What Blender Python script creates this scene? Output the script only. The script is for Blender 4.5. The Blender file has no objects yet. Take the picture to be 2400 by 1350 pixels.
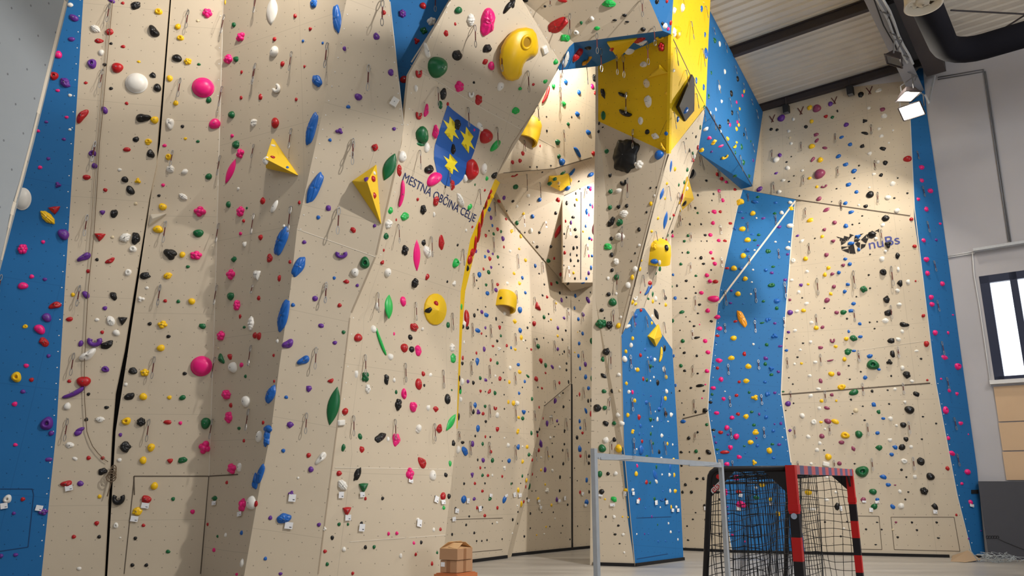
import bpy, bmesh, math, random
from mathutils import Vector, Matrix
from mathutils.bvhtree import BVHTree
SC = bpy.context.scene
COL = SC.collection
# ---------------------------------------------------------------- camera, world, lights, exposure
F = 1800.0
TH = math.atan(450 / 1800)
CT, ST = math.cos(TH), math.sin(TH)
CAM = Vector((0, 0, 1.87))
cd = bpy.data.cameras.new('camera'); cam = bpy.data.objects.new('camera', cd); COL.objects.link(cam)
cam.location = CAM; cam.rotation_euler = (math.pi / 2 + TH, 0, 0)
cd.sensor_width = 36; cd.lens = 27; cd.clip_end = 200
SC.camera = cam
SC.view_settings.view_transform = 'Standard'; SC.view_settings.look = 'None'
SC.view_settings.gamma = 1; SC.view_settings.exposure = -0.16; SC.view_settings.use_curve_mapping = False
wd = bpy.data.worlds.new('world'); SC.world = wd; wd.use_nodes = True
bg = wd.node_tree.nodes['Background']; bg.inputs[0].default_value = (0.86, 0.92, 1.0, 1); bg.inputs[1].default_value = 2.6

def light(name, kind, loc, aim, power, color, size=0.4, angle=120, blend=0.6, sy=None):
    d = bpy.data.lights.new(name, kind); d.energy = power; d.color = color
    if kind == 'AREA':
        d.shape = 'RECTANGLE' if sy else 'SQUARE'; d.size = size
        if sy: d.size_y = sy
    else:
        d.shadow_soft_size = size; d.spot_size = math.radians(angle); d.spot_blend = blend
    o = bpy.data.objects.new(name, d); COL.objects.link(o); o.location = loc
    o.rotation_euler = (Vector(aim) - Vector(loc)).to_track_quat('-Z', 'Y').to_euler()
    return o
WARM = (1.0, 0.92, 0.82)
light('flood_light', 'SPOT', (8.5, 6.5, 13.0), (0.8, 16, 7.0), 6900, (1.0, 0.96, 0.92), 0.18, 100, 0.7)       # rafter flood above right of the camera
light('flood_light', 'SPOT', (-3.5, 10.0, 13.6), (-6.0, 14.5, 11.0), 1500, WARM, 0.3, 88, 0.9)   # rafter flood over the left walls
light('flood_light', 'SPOT', (12.0, 9.0, 13.0), (8.5, 21, 3), 700, WARM, 0.25, 75, 0.8)
light('flood_light', 'AREA', (10.35, 18.1, 11.35), (3.5, 17.0, 6.0), 420, (1.0, 0.92, 0.8), 0.35)   # the lit rafter flood in view
light('flood_light', 'AREA', (9.9, 18.0, 12.0), (8.0, 21.5, 7.0), 40, (1.0, 0.92, 0.8), 0.3)
light('flood_light', 'SPOT', (1.55, 17.9, 13.75), (1.5, 19.5, 11.3), 900, (1.0, 0.95, 0.84), 0.12, 150, 0.8)   # lamp in the recess behind the overhang
light('flood_light', 'SPOT', (5.2, 20.0, 11.0), (2.0, 21.4, 9.0), 1700, (1.0, 0.95, 0.93), 0.15, 50, 0.5)
light('flood_light', 'SPOT', (0.2, 17.6, 8.6), (0.3, 20.5, 6.5), 55, (1.0, 0.88, 0.66), 0.2, 140, 0.9)   # small lamp behind the crest wall edge
for x_, y_ in ((-8, 4), (-2, 1), (3, -2), (6.5, 2)):   # added soft fill over the court, no fixtures seen
    light('fill_light', 'AREA', (x_, y_, 12.5), (x_, y_ + 4, 0), 115, (0.95, 0.97, 1.0), 3.0)
light('cool_fill', 'AREA', (10.0, 5.3, 3.6), (-1.0, 16.0, 3.5), 300, (0.78, 0.88, 1.0), 3.0, sy=2.0)   # added cool fill on the crest wall, source unseen
light('fill_light', 'AREA', (13.2, 9.6, 11.0), (14.0, 19.0, 7.0), 240, (0.93, 0.96, 1.0), 2.0)  # added fill that brightens the concrete wall

# ---------------------------------------------------------------- helpers
def ray(px, py):
    a = (px - 1200) / F; b = (675 - py) / F
    return Vector((a, CT - ST * b, ST + CT * b))
def P(px, py, Y):
    d = ray(px, py); return CAM + d * (Y / d.y)
def proj(p):
    q = p - CAM
    w = q.y * CT + q.z * ST; v = -q.y * ST + q.z * CT
    return (1200 + F * q.x / w, 675 - F * v / w, w)
def lin(c):
    return tuple((x / 12.92 if x <= .04045 else ((x + .055) / 1.055) ** 2.4) for x in c)
def rgb(r, g, b): return lin((r / 255, g / 255, b / 255)) + (1,)
MATS = {}
def mat(name, color, rough=0.6, metal=0.0, noise=0.0, emit=0.0, spec=0.5, nscale=4.0, bump=0.0):
    if name in MATS: return MATS[name]
    m = bpy.data.materials.new(name); m.use_nodes = True; nt = m.node_tree
    b = nt.nodes['Principled BSDF']; b.inputs['Base Color'].default_value = color
    b.inputs['Roughness'].default_value = rough; b.inputs['Metallic'].default_value = metal
    b.inputs['Specular IOR Level'].default_value = spec
    if noise or bump:
        tc = nt.nodes.new('ShaderNodeTexCoord'); n = nt.nodes.new('ShaderNodeTexNoise'); n.inputs['Scale'].default_value = nscale; n.inputs['Detail'].default_value = 5
        nt.links.new(tc.outputs['Object'], n.inputs['Vector'])
        if noise:
            h = nt.nodes.new('ShaderNodeHueSaturation'); h.inputs['Color'].default_value = color
            mr = nt.nodes.new('ShaderNodeMapRange'); mr.inputs[3].default_value = 1 - noise; mr.inputs[4].default_value = 1 + noise
            nt.links.new(n.outputs[0], mr.inputs[0]); nt.links.new(mr.outputs[0], h.inputs['Value']); nt.links.new(h.outputs[0], b.inputs['Base Color'])
        if bump:
            bp = nt.nodes.new('ShaderNodeBump'); bp.inputs['Strength'].default_value = bump; bp.inputs['Distance'].default_value = .01
            nt.links.new(n.outputs[0], bp.inputs['Height']); nt.links.new(bp.outputs[0], b.inputs['Normal'])
    if emit:
        b.inputs['Emission Color'].default_value = color; b.inputs['Emission Strength'].default_value = emit
    MATS[name] = m; return m
def panel_mat(name, color, tilt=0.0, pitch=0.25, hr=.0105, jv=.22):
    """painted plywood with threaded insert holes in a grid and faint board joints"""
    m = bpy.data.materials.new(name); m.use_nodes = True; nt = m.node_tree; N = nt.nodes; L = nt.links
    b = N['Principled BSDF']; b.inputs['Roughness'].default_value = .62; b.inputs['Specular IOR Level'].default_value = .3
    uv = N.new('ShaderNodeUVMap'); mp = N.new('ShaderNodeMapping'); mp.inputs['Rotation'].default_value = (0, 0, tilt)
    L.new(uv.outputs[0], mp.inputs[0]); sx = N.new('ShaderNodeSeparateXYZ'); L.new(mp.outputs[0], sx.inputs[0])
    def M(op, a, b2=None, c=None):
        n = N.new('ShaderNodeMath'); n.operation = op
        for i, v in enumerate((a, b2, c)):
            if v is None: continue
            if isinstance(v, (int, float)): n.inputs[i].default_value = v
            else: L.new(v, n.inputs[i])
        return n.outputs[0]
    def cell(v): return M('SUBTRACT', M('FRACT', M('DIVIDE', v, pitch)), .5)
    cx, cy = cell(sx.outputs[0]), cell(sx.outputs[1])
    d = M('SQRT', M('ADD', M('MULTIPLY', cx, cx), M('MULTIPLY', cy, cy)))
    hole = M('LESS_THAN', d, hr / pitch)
    def joint(v, p): return M('LESS_THAN', M('ABSOLUTE', M('SUBTRACT', M('FRACT', M('DIVIDE', v, p)), .5)), .004 / p)
    jt = M('MULTIPLY', M('MAXIMUM', joint(sx.outputs[0], 2.5), joint(sx.outputs[1], 2.0)), jv)
    k = M('MAXIMUM', M('MULTIPLY', hole, .5), jt)
    ns = N.new('ShaderNodeTexNoise'); ns.inputs['Scale'].default_value = 180; L.new(uv.outputs[0], ns.inputs['Vector'])
    n2 = N.new('ShaderNodeTexNoise'); n2.inputs['Scale'].default_value = .9; n2.inputs['Detail'].default_value = 4; L.new(uv.outputs[0], n2.inputs['Vector'])
    v = M('ADD', M('MULTIPLY', n2.outputs[0], .12), M('ADD', M('MULTIPLY', ns.outputs[0], .14), .87))
    hs = N.new('ShaderNodeHueSaturation'); hs.inputs['Color'].default_value = color; L.new(M('MULTIPLY', v, M('SUBTRACT', 1, k)), hs.inputs['Value'])
    L.new(hs.outputs[0], b.inputs['Base Color'])
    bp = N.new('ShaderNodeBump'); bp.inputs['Strength'].default_value = .25; bp.inputs['Distance'].default_value = .004
    L.new(ns.outputs[0], bp.inputs['Height']); L.new(bp.outputs[0], b.inputs['Normal'])
    return m
def mesh_obj(name, verts, faces, m, parent=None, smooth=False):
    me = bpy.data.meshes.new(name); me.from_pydata([tuple(v) for v in verts], [], faces); me.update()
    if smooth: me.polygons.foreach_set('use_smooth', [True] * len(me.polygons))
    if m: me.materials.append(m)
    o = bpy.data.objects.new(name, me); COL.objects.link(o)
    if parent: o.parent = parent; 
    return o
def empty(name, loc, label=None, cat=None, group=None):
    o = bpy.data.objects.new(name, None); COL.objects.link(o); o.location = loc; o.empty_display_size = .1
    tag(o, label, cat, group); return o
def tag(o, label=None, cat=None, group=None, kind=None):
    if label: o['label'] = label
    if cat: o['category'] = cat
    if group: o['group'] = group
    if kind: o['kind'] = kind
    return o
class MB:
    """collects boxes, tubes and faces and links them as one mesh"""
    def __init__(s): s.v = []; s.f = []
    def add(s, vs, fs):
        k = len(s.v); s.v += [Vector(x) for x in vs]; s.f += [tuple(i + k for i in f) for f in fs]; return s
    def box(s, c, ax, ay, az):   # half-extent vectors
        c, ax, ay, az = map(Vector, (c, ax, ay, az))
        vs = [c + i * ax + j * ay + k * az for k in (-1, 1) for j in (-1, 1) for i in (-1, 1)]
        return s.add(vs, [(0, 2, 3, 1), (4, 5, 7, 6), (0, 1, 5, 4), (2, 6, 7, 3), (0, 4, 6, 2), (1, 3, 7, 5)])
    def bar(s, a, b, w, h=None, up=(0, 0, 1)):
        a, b = Vector(a), Vector(b); d = (b - a); l = d.length; d.normalize(); u = Vector(up)
        x = d.cross(u)
        if x.length < 1e-4: x = d.cross(Vector((1, 0, 0)))
        x.normalize(); y = x.cross(d)
        return s.box((a + b) / 2, x * w / 2, d * l / 2, y * (h or w) / 2)
    def tube(s, pts, r, n=8, cap=True, closed=False):
        pts = [Vector(p) for p in pts]; k0 = len(s.v); m = len(pts); rs = r if isinstance(r, (list, tuple)) else [r] * m
        prev = None
        for i, p in enumerate(pts):
            if closed: t = pts[(i + 1) % m] - pts[i - 1]
            else: t = (pts[min(i + 1, m - 1)] - pts[max(i - 1, 0)])
            t.normalize()
            if prev is None:
                x = t.cross(Vector((0, 0, 1)));
                if x.length < .05: x = t.cross(Vector((1, 0, 0)))
            else: x = prev - t * prev.dot(t)
            x.normalize(); prev = x; y = t.cross(x)
            for j in range(n):
                a = 2 * math.pi * j / n; s.v.append(p + (x * math.cos(a) + y * math.sin(a)) * rs[i])
        for i in range(m if closed else m - 1):
            i2 = (i + 1) % m
            for j in range(n): s.f.append((k0 + i * n + j, k0 + i * n + (j + 1) % n, k0 + i2 * n + (j + 1) % n, k0 + i2 * n + j))
        if cap and not closed: s.f.append(tuple(k0 + j for j in range(n))[::-1]); s.f.append(tuple(k0 + (m - 1) * n + j for j in range(n)))
        return s
    def build(s, name, m, parent=None, smooth=False, origin=None):
        o0 = Vector(origin) if origin is not None else (parent.location if parent and parent.parent is None else Vector((0, 0, 0)))
        if parent is not None and parent.parent is not None: o0 = parent.location + parent.parent.location
        o = mesh_obj(name, [v - o0 for v in s.v], s.f, m, parent, smooth)
        if parent is None: o.location = o0
        return o

# ---------------------------------------------------------------- hall: end wall W and roof
W0 = Vector((11.9, 20.15, 0)); DW = Vector((-.785, .62, 0)).normalized(); NW = Vector((-.62, -.785, 0)).normalized(); UP = Vector((0, 0, 1))
def onW(px, py, off=0.0):
    d = ray(px, py); k = ((W0 + NW * off) - CAM).dot(NW) / d.dot(NW); return CAM + d * k
Z0 = 13.54; TP = .12
def roofz(p): return Z0 + TP * (p - W0).dot(NW)
def onRoof(px, py, drop=0.0):
    d = ray(px, py); A = d.z - TP * d.dot(NW); B = Z0 - drop - CAM.z + TP * (CAM - W0).dot(NW)
    return CAM + d * (B / A)
m_conc = mat('painted concrete', rgb(192, 188, 188), .85, noise=.06, nscale=1.2, bump=.15)
m_dark = mat('dark steel', rgb(62, 54, 54), .6, noise=.1)
m_black = mat('black', (.012, .012, .013, 1), .6)
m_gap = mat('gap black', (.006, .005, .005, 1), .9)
m_grey = mat('grey steel', rgb(128, 128, 130), .45, .3, noise=.05)
m_galv = mat('galvanised steel', rgb(206, 208, 208), .45, .1, noise=.12, nscale=20)
m_white = mat('white paint', rgb(232, 230, 226), .5)
m_steel = mat('bright steel', rgb(170, 168, 165), .4, .85)

def struct(o): o['kind'] = 'structure'; return o
# window opening in W between image points
wa, wb = onW(2294, 648), onW(2331, 892)
s_left = (wa - W0).dot(DW); s_left = .5 * (s_left + (wb - W0).dot(DW))
ztop, zbot = wa.z, wb.z
s_right = s_left - 2.6
def Wp(s, z, off=0.0): return W0 + DW * s + NW * off + UP * z
b = MB()
def wrect(mb, s0, s1, z0, z1, t=.3):
    c = Wp((s0 + s1) / 2, (z0 + z1) / 2, -t / 2); mb.box(c, DW * abs(s1 - s0) / 2, NW * t / 2, UP * abs(z1 - z0) / 2)
wrect(b, s_left, 17, -.1, 14.2); wrect(b, -9, s_right, -.1, 14.2); wrect(b, s_right, s_left, -.1, zbot); wrect(b, s_right, s_left, ztop, 14.2)
struct(b.build('wall_back', m_conc))
CL = Wp(17, 0)   # far corner
b = MB(); b.box(CL + NW * 16 + DW * .15 + UP * 8, NW * 16, DW * .15, UP * 8.2); struct(b.build('wall_left', m_conc))
b = MB(); b.box(Wp(-9, 8) + NW * 16 - DW * .15, NW * 16, DW * .15, UP * 8.2); struct(b.build('wall_right', m_conc))
b = MB(); b.box(Wp(4, 8, 30.2), DW * 13.3, NW * .15, UP * 9.5); struct(b.build('wall_front', m_conc))
# floor
def floor_mat():
    m = bpy.data.materials.new('floor coating'); m.use_nodes = True; nt = m.node_tree; N = nt.nodes; L = nt.links; b = N['Principled BSDF']
    tc = N.new('ShaderNodeTexCoord'); mp = N.new('ShaderNodeMapping'); mp.inputs['Rotation'].default_value = (0, 0, .65); mp.inputs['Scale'].default_value = (.35, 1.8, 1)
    n = N.new('ShaderNodeTexNoise'); n.inputs['Scale'].default_value = 1.1; n.inputs['Detail'].default_value = 7; cr = N.new('ShaderNodeValToRGB')
    cr.color_ramp.elements[0].position = .3; cr.color_ramp.elements[0].color = rgb(150, 145, 138); cr.color_ramp.elements[1].position = .75; cr.color_ramp.elements[1].color = rgb(186, 180, 170)
    L.new(tc.outputs['Object'], mp.inputs[0]); L.new(mp.outputs[0], n.inputs['Vector']); L.new(n.outputs[0], cr.inputs[0]); L.new(cr.outputs[0], b.inputs['Base Color'])
    b.inputs['Roughness'].default_value = .32; mr = N.new('ShaderNodeMapRange'); mr.inputs[3].default_value = .22; mr.inputs[4].default_value = .5; L.new(n.outputs[0], mr.inputs[0]); L.new(mr.outputs[0], b.inputs['Roughness'])
    return m
struct(mesh_obj('floor', [Wp(17, 0), Wp(-9, 0), Wp(-9, 0, 30), Wp(17, 0, 30)], [(0, 1, 2, 3)], floor_mat()))
# corrugated roof: ribs run parallel to the end wall
m_roof = mat('roof sheet', rgb(224, 214, 198), .5, noise=.04, nscale=2)
vs, fs = [], []; dist = -.3; prof = []
while dist < 27:
    for dd, h in ((0, 0), (.17, 0), (.2, .05), (.25, .05), (.28, 0)): prof.append((dist + dd, h))
    dist += .28
for dd, h in prof:
    for s_ in (-9, 17): q = Wp(s_, 0, dd); q.z = Z0 + TP * dd + .25 + h; vs.append(q)
for i in range(len(prof) - 1): fs.append((2 * i, 2 * i + 1, 2 * i + 3, 2 * i + 2))
struct(mesh_obj('ceiling', vs, fs, m_roof))
def ibeam(mb, a, b_, w, h, t=.03, up=UP):
    a, b_ = Vector(a), Vector(b_); d = (b_ - a).normalized(); x = d.cross(up).normalized(); y = x.cross(d); l = (b_ - a).length / 2; c = (a + b_) / 2
    mb.box(c, x * t / 2, d * l, y * h / 2); mb.box(c + y * (h / 2), x * w / 2, d * l, y * t / 2); mb.box(c - y * (h / 2), x * w / 2, d * l, y * t / 2)
for i, dd in enumerate((.12, 3.36, 6.7, 10.0, 13.4)):
    b = MB(); hh = .28 if i else .22
    a = Wp(-9, 0, dd); c = Wp(17, 0, dd); a.z = c.z = Z0 + TP * dd + .23 - hh / 2
    ibeam(b, a, c, .16, hh); struct(b.build('trim_%d' % (i + 1), m_dark))
# main rafter
ra = onRoof(2087, 127, .75); rb = onRoof(2026, 0, .75); rd = (ra - rb); rd.z = 0; rd.normalize()
rn = Vector((rd.y, -rd.x, 0))  # to the right
def rpt(t, side, drop):
    p = ra + rd * t + rn * side; p.z = roofz(p) + .2 - drop; return p
kW = (W0 - ra).dot(NW) / rd.dot(NW)
b = MB(); a, c = rpt(-20, .19, .48), rpt(kW, .19, .48); ibeam(b, a, c, .38, .95, .05); b.bar(rpt(-20, .05, .48), rpt(kW, .05, .48), .04, .9); struct(b.build('trim_6', mat('rafter grey', rgb(158, 158, 162), .6)))
# ---------------------------------------------------------------- climbing walls: every facet from its corner points (image point + depth)
BEI = rgb(204, 189, 165); BLU = rgb(34, 106, 164); YEL = rgb(232, 190, 14); GRY = rgb(158, 165, 170)
PM = {'b': panel_mat('beige panel', BEI, .0), 'u': panel_mat('blue panel', BLU, .1), 'y': panel_mat('yellow panel', YEL, .3), 'g': panel_mat('grey panel', GRY, .9, .42, .017, 0), 't': panel_mat('beige tilted panel', BEI, .16)}
edge_m = mat('panel edge', rgb(176, 158, 134), .7)
Pl = [(565,1390,14.55),(607,1151,14.5),(635,1011,14.4),(654,864,14.3),(681,674,14.1),(696,537,13.95),(740,337,13.6),(812,0,12.9),(830,-90,12.7)]
Ml = [(740,1390,14.95),(789,1011,14.75),(821,740,14.55),(850,674,14.47),(882,600,14.34),(941,337,13.9),(960,160,13.6),(1057,0,13.5),(1110,-90,13.2)]
Mr = [(1031,1372,16.0),(1071,1011,17.05),(1077,761,17.3),(1080,674,17.25),(1102,562,17.0),(1160,420,16.6),(1225,310,16.2),(1315,150,15.6),(1222,0,15.1),(1170,-90,14.6)]
L3l = [(468,1390,15.6),(490,1116,15.5),(505,674,15.1),(514,337,14.7),(524,0,14.25),(527,-90,14.1)]
L2l = [(249,1390,15.35),(271,1011,15.2),(300,824,15.1),(322,674,15.0),(357,437,14.8),(375,337,14.65),(401,0,14.1),(408,-90,14.0)]
L1r = [(241,1390,15.3),(262,1011,15.2),(269,924,15.15),(290,824,15.05),(314,674,14.95),(349,467,14.8),(367,387,14.7),(367,337,14.6),(396,0,14.05),(403,-90,13.95)]
B1r = [(93,1390,15.1),(132,1011,14.95),(152,674,14.7),(174,337,14.3),(195,0,13.8),(200,-90,13.7)]
Pr = [(740,1390,14.95),(789,1011,14.75),(821,740,14.55),(850,674,14.47),(882,600,14.34),(941,337,13.9),(947,292,13.8),(912,0,13.2),(903,-90,13.0)]
E1l = [(1715,1293,21.5),(1677,1076,21.5),(1665,1011,21.5),(1658,961,21.6),(1662,886,21.7),(1686,674,22.0),(1727,492,22.3),(1740,444,22.38)]
E1r = [(1888,1299,21.02),(1855,1086,21.1),(1830,924,21.3),(1837,804,21.4),(1854,592,21.6),(1865,468,21.8)]
def _oy(p3, px, py):
    def ry(x, y):
        a, b_ = (x - 1200) / F, (675 - y) / F; return Vector((a, CT - ST * b_, ST + CT * b_))
    V_ = [CAM + ry(x, y) * (Y / ry(x, y).y) for x, y, Y in p3]; n = (V_[1] - V_[0]).cross(V_[2] - V_[0]); d = ry(px, py); return (CAM + d * ((V_[0] - CAM).dot(n) / d.dot(n))).y
_EP = [(1788,258,22.95),(2130,230,20.3),(1866,467,21.85)]
_e = _oy(_EP, 2142, 510)
E2r = [(2280,1308,20.0),(2242,1161,20.0 + (_e - 20) * .15),(2192,899,20.0 + (_e - 20) * .5),(2182,822,20.0 + (_e - 20) * .6),(2157,612,20.0 + (_e - 20) * .85),(2142,487,_oy(_EP, 2142, 487)),(2133,300,_oy(_EP, 2133, 300)),(2128,160,_oy(_EP, 2128, 160))]
Fr = [(2310,1308,0),(2290,1099,0),(2250,812,0),(2225,627,0),(2205,487,0),(2172,262,0),(2163,160,0)]
def poly(a, b): return a + b[::-1]
def inter(L, py):
    for p, q in zip(L, L[1:]):
        if (p[1] - py) * (q[1] - py) <= 0:
            t = (py - p[1]) / (q[1] - p[1] or 1); return tuple(p[i] + (q[i] - p[i]) * t for i in range(3))
SECT = [('left', (-8, 14.8), 'tall beige and blue climbing wall with a dark gap down its middle'),
        ('crest', (-2.6, 16.2), 'beige climbing wall carrying the blue star crest, overhanging to a blue prow soffit'),
        ('recess', (1.0, 21.2), 'recessed beige climbing wall between the crest wall and the free column'),
        ('tower', (2.8, 18.6), 'free-standing climbing column with blue base and overhanging yellow prow'),
        ('right', (8.5, 21.5), 'wide beige climbing wall with blue bands beside the grey concrete wall'),
        ('near', (-6.0, 10.4), 'pale grey climbing wall standing nearest the camera at the left edge'),
        ('wing', (6.2, 20.0), 'blue overhanging climbing wing under the roof between yellow prow and far wall')]
ROOT = {}
for k, xy, lab in SECT:
    ROOT[k] = empty('climbing_wall' if k != 'tower' else 'climbing_column', (xy[0], xy[1], 0), lab, 'climbing wall')
def onplane(p3, px, py):
    a, b_, c = (P(*q) for q in p3); n = (b_ - a).cross(c - a); d = ray(px, py); return (CAM + d * ((a - CAM).dot(n) / d.dot(n))).y
TP3 = [(1180,405,18.5),(1402,365,20.6),(1402,130,20.1)]
EP3 = [(1788,258,22.95),(2130,230,20.3),(1866,467,21.85)]
def pl(p3, *pts): return [(x, y, onplane(p3, x, y)) for x, y in pts]
PAN = []   # name, section, material key, phrase, points or (rows)
def pan(key, sec, mk, phrase, pts, thick=.07): PAN.append((key, sec, mk, phrase, pts, thick))
pan('G', 'near', 'g', 'near grey panel', [(-300,1400,10.0),(-130,1100,10.2),(0,635,10.5),(37,488,10.6),(53,430,10.6),(62,397,10.6),(79,337,10.6),(161,0,10.6),(182,-90,10.6),(-300,-90,7.5)], .16)
pan('B1', 'left', 'u', 'far-left blue panel', ('strip', [(-170,1390,14.5),(-170,-90,13.3)], B1r))
pan('L1', 'left', 'b', 'beige panel left of the dark gap', ('strip', B1r, L1r))
pan('L2', 'left', 'b', 'beige panel right of the dark gap', ('strip', L2l, L3l))
pan('L3', 'left', 'b', 'shaded beige panel beside the corner', ('strip', L3l, Pl))
pan('P', 'crest', 't', 'narrow beige panel left of the crest', ('strip', Pl, Pr))
pan('S', 'crest', 'u', 'narrow blue sliver above the crest', [(895,-90,13.5),(935,320,14.25),(975,150,14.05),(1075,-10,14.0),(1130,-90,13.7)])
pan('M', 'crest', 'b', 'crest panel', ('strip', Ml, Mr))
pan('MS', 'crest', 'y', 'yellow edge strip', ('strip', [(1071,1005,17.08),(1077,761,17.33),(1080,674,17.28),(1102,562,17.03),(1127,487,16.8),(1160,418,16.62)], [(1072,1005,17.25),(1084,761,17.6),(1091,674,17.65),(1117,575,17.5),(1138,500,17.3),(1172,428,17.1)]))
pan('N', 'crest', 'b', 'beige overhang above the blue soffit', [(1310,165,15.6),(1345,100,15.4),(1553,72,15.0),(1522,0,14.4),(1490,-90,13.8),(1170,-90,14.6),(1222,0,15.1),(1315,150,15.6)])
pan('U', 'crest', 'u', 'blue soffit under the overhang', [(1310,165,15.6),(1345,100,15.4),(1553,72,15.0),(1573,80,15.2),(1402,155,17.2)])
pan('S2', 'crest', 'u', 'small blue facet beside the yellow prow', [(1553,72,15.0),(1573,80,15.2),(1578,0,14.7),(1590,-90,14.2),(1490,-90,13.8),(1522,0,14.4)])
pan('RU', 'recess', 'b', 'upper recess wall', [(1020,920,18.0),(1110,920,18.9),(1275,951,20.9),(1337,899,21.95),(1338,680,22.1),(1318,660,21.95),(1200,520,20.3),(1165,475,19.8),(1150,425,19.6),(1050,425,18.4)])
pan('RL', 'recess', 'b', 'lower recess wall', [(1020,1333,18),(1110,1318,19),(1187,1308,20),(1252,1050,20.5),(1275,951,20.9),(1110,920,18.9),(1020,920,18.0)])
pan('RS', 'recess', 'b', 'narrow wedge face in the recess', [(1187,1308,20),(1198,1306,20.4),(1262,1050,21.0),(1279,953,21.1),(1275,951,20.9),(1252,1050,20.5)], .03)
pan('RB', 'recess', 'b', 'recess wall left of the corner crack', [(1188,1309,20.35),(1341,1289,22.27),(1340,895,22.05),(1275,949,21.15),(1252,1050,20.95)])
pan('RC', 'recess', 'b', 'recess wall right of the corner crack', [(1341,1289,22.27),(1410,1281,23.2),(1410,640,23.0),(1338,680,22.1),(1340,899,22.05)])
pan('R2', 'recess', 'b', 'shaded recess overhang', [(1150,425,18.9),(1322,458,21.0),(1318,660,21.9),(1200,520,20.25),(1165,475,19.75)])
pan('Q', 'recess', 'b', 'beige recess soffit', pl(TP3, (1150,412),(1180,405),(1300,395),(1402,365)) + [(1410,418,21.6),(1322,458,21.0),(1150,425,18.9)])
pan('T', 'recess', 'b', 'lamp-lit recess wall', pl(TP3, (1150,412),(1180,405),(1300,395),(1402,365),(1410,365),(1410,60),(1270,60),(1180,300)))
pan('V', 'recess', 'b', 'pale inner recess wall', [(1318,462,21.0),(1410,415,21.7),(1410,662,21.9),(1320,662,21.3)])
pan('VS', 'recess', 'b', 'small soffit under the inner wall', [(1320,662,21.3),(1410,662,21.9),(1410,650,23.0),(1338,682,22.1),(1318,662,21.95)], .03)
pan('C1', 'tower', 'b', 'beige front of the column', [(1390,1325,18.35),(1488,1328,18.09),(1462,1050,17.95),(1456,786,17.87),(1568,360,16.6),(1402,284,17.9),(1395,700,18.1)])
pan('CL', 'tower', 'b', 'left side of the column', [(1390,1325,18.35),(1395,700,18.1),(1402,284,17.9),(1402,155,17.2),(1425,155,19.3),(1425,284,19.4),(1412,1322,19.4)])  # unseen back return, added to block light
pan('C4', 'tower', 'u', 'blue face of the column', [(1488,1328,18.09),(1602,1313,19.49),(1590,1050,19.4),(1576,819,19.3),(1510,722,18.1),(1492,724,17.98),(1456,788,17.87),(1462,1050,17.95)])
pan('C2', 'tower', 'b', 'beige flank of the column', [(1456,786,17.87),(1492,724,17.98),(1508,722,18.08),(1560,560,18.0),(1637,350,18.1),(1653,252,17.9),(1568,360,16.6)])
pan('C3', 'tower', 'b', 'beige back flank of the column', [(1508,722,18.08),(1576,819,19.3),(1574,674,19.2),(1573,555,18.9),(1592,497,18.7),(1625,385,18.4),(1637,350,18.1),(1560,560,18.0)])
pan('O', 'tower', 'y', 'underside of the yellow prow', [(1402,284,17.9),(1568,360,16.6),(1573,80,15.2),(1402,155,17.2)])
pan('Y1', 'tower', 'y', 'lower lit face of the yellow prow', [(1573,80,15.2),(1653,250,17.9),(1568,360,16.6)])
pan('Y2', 'tower', 'y', 'upper lit face of the yellow prow', [(1573,80,15.2),(1578,0,14.7),(1590,-90,14.2),(1668,-90,17.0),(1664,25,17.6),(1660,100,17.7),(1654,250,17.9)])
pan('D1', 'wing', 'u', 'blue wing under the roof', [(1640,-20,17.9),(1630,240,18.1),(1655,250,18.3),(1763,437,22.2),(1788,262,22.9),(1664,25,18.3)])
pan('D2', 'wing', 'u', 'dark underside of the blue wing', [(1655,250,18.3),(1763,437,22.2),(1737,443,22.3),(1636,357,19.6),(1625,240,18.0)])
pan('E0', 'right', 'b', 'pale panel between column and blue band', ('strip', [(1560,1287,22.4),(1570,674,22.2),(1575,330,21.9)], [(1715,1293,21.5),(1677,1076,21.5),(1665,1011,21.5),(1658,961,21.6),(1662,886,21.7),(1686,674,22.0),(1727,492,22.3),(1740,444,22.38),(1742,400,22.4)]))
pan('E1', 'right', 'u', 'blue band behind the goal', ('strip', E1l, E1r))
pan('E2', 'right', 'b', 'broad beige far wall', ('strip', E1r + [(1866,467,21.85)], [p for p in E2r if p[1] > 500] + [(2142,510,_oy(_EP, 2142, 510))]))
pan('E3', 'right', 'b', 'upper part of the far wall', pl(EP3, (1740,444),(1866,467),(2142,510),(2142,487),(2133,300),(2128,160),(1800,180),(1788,258),(1763,434)))
Fr2 = [(x, y, onW(x, y, .03).y) for x, y, _ in Fr]
pan('F', 'right', 'u', 'blue edge strip by the concrete wall', ('strip', E2r, Fr2))
PH = {p[0]: p[3] for p in PAN}
PINFO = {}; BV, BF, BID, BN = [], [], [], []
def tris_of(vs, f):
    bm = bmesh.new(); bv = [bm.verts.new(v) for v in vs]
    for ff in f: bm.faces.new([bv[i] for i in ff])
    bmesh.ops.triangulate(bm, faces=bm.faces[:], quad_method='BEAUTY', ngon_method='BEAUTY'); bm.verts.index_update()
    t = [tuple(v.index for v in q.verts) for q in bm.faces]; bm.free(); return t
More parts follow.
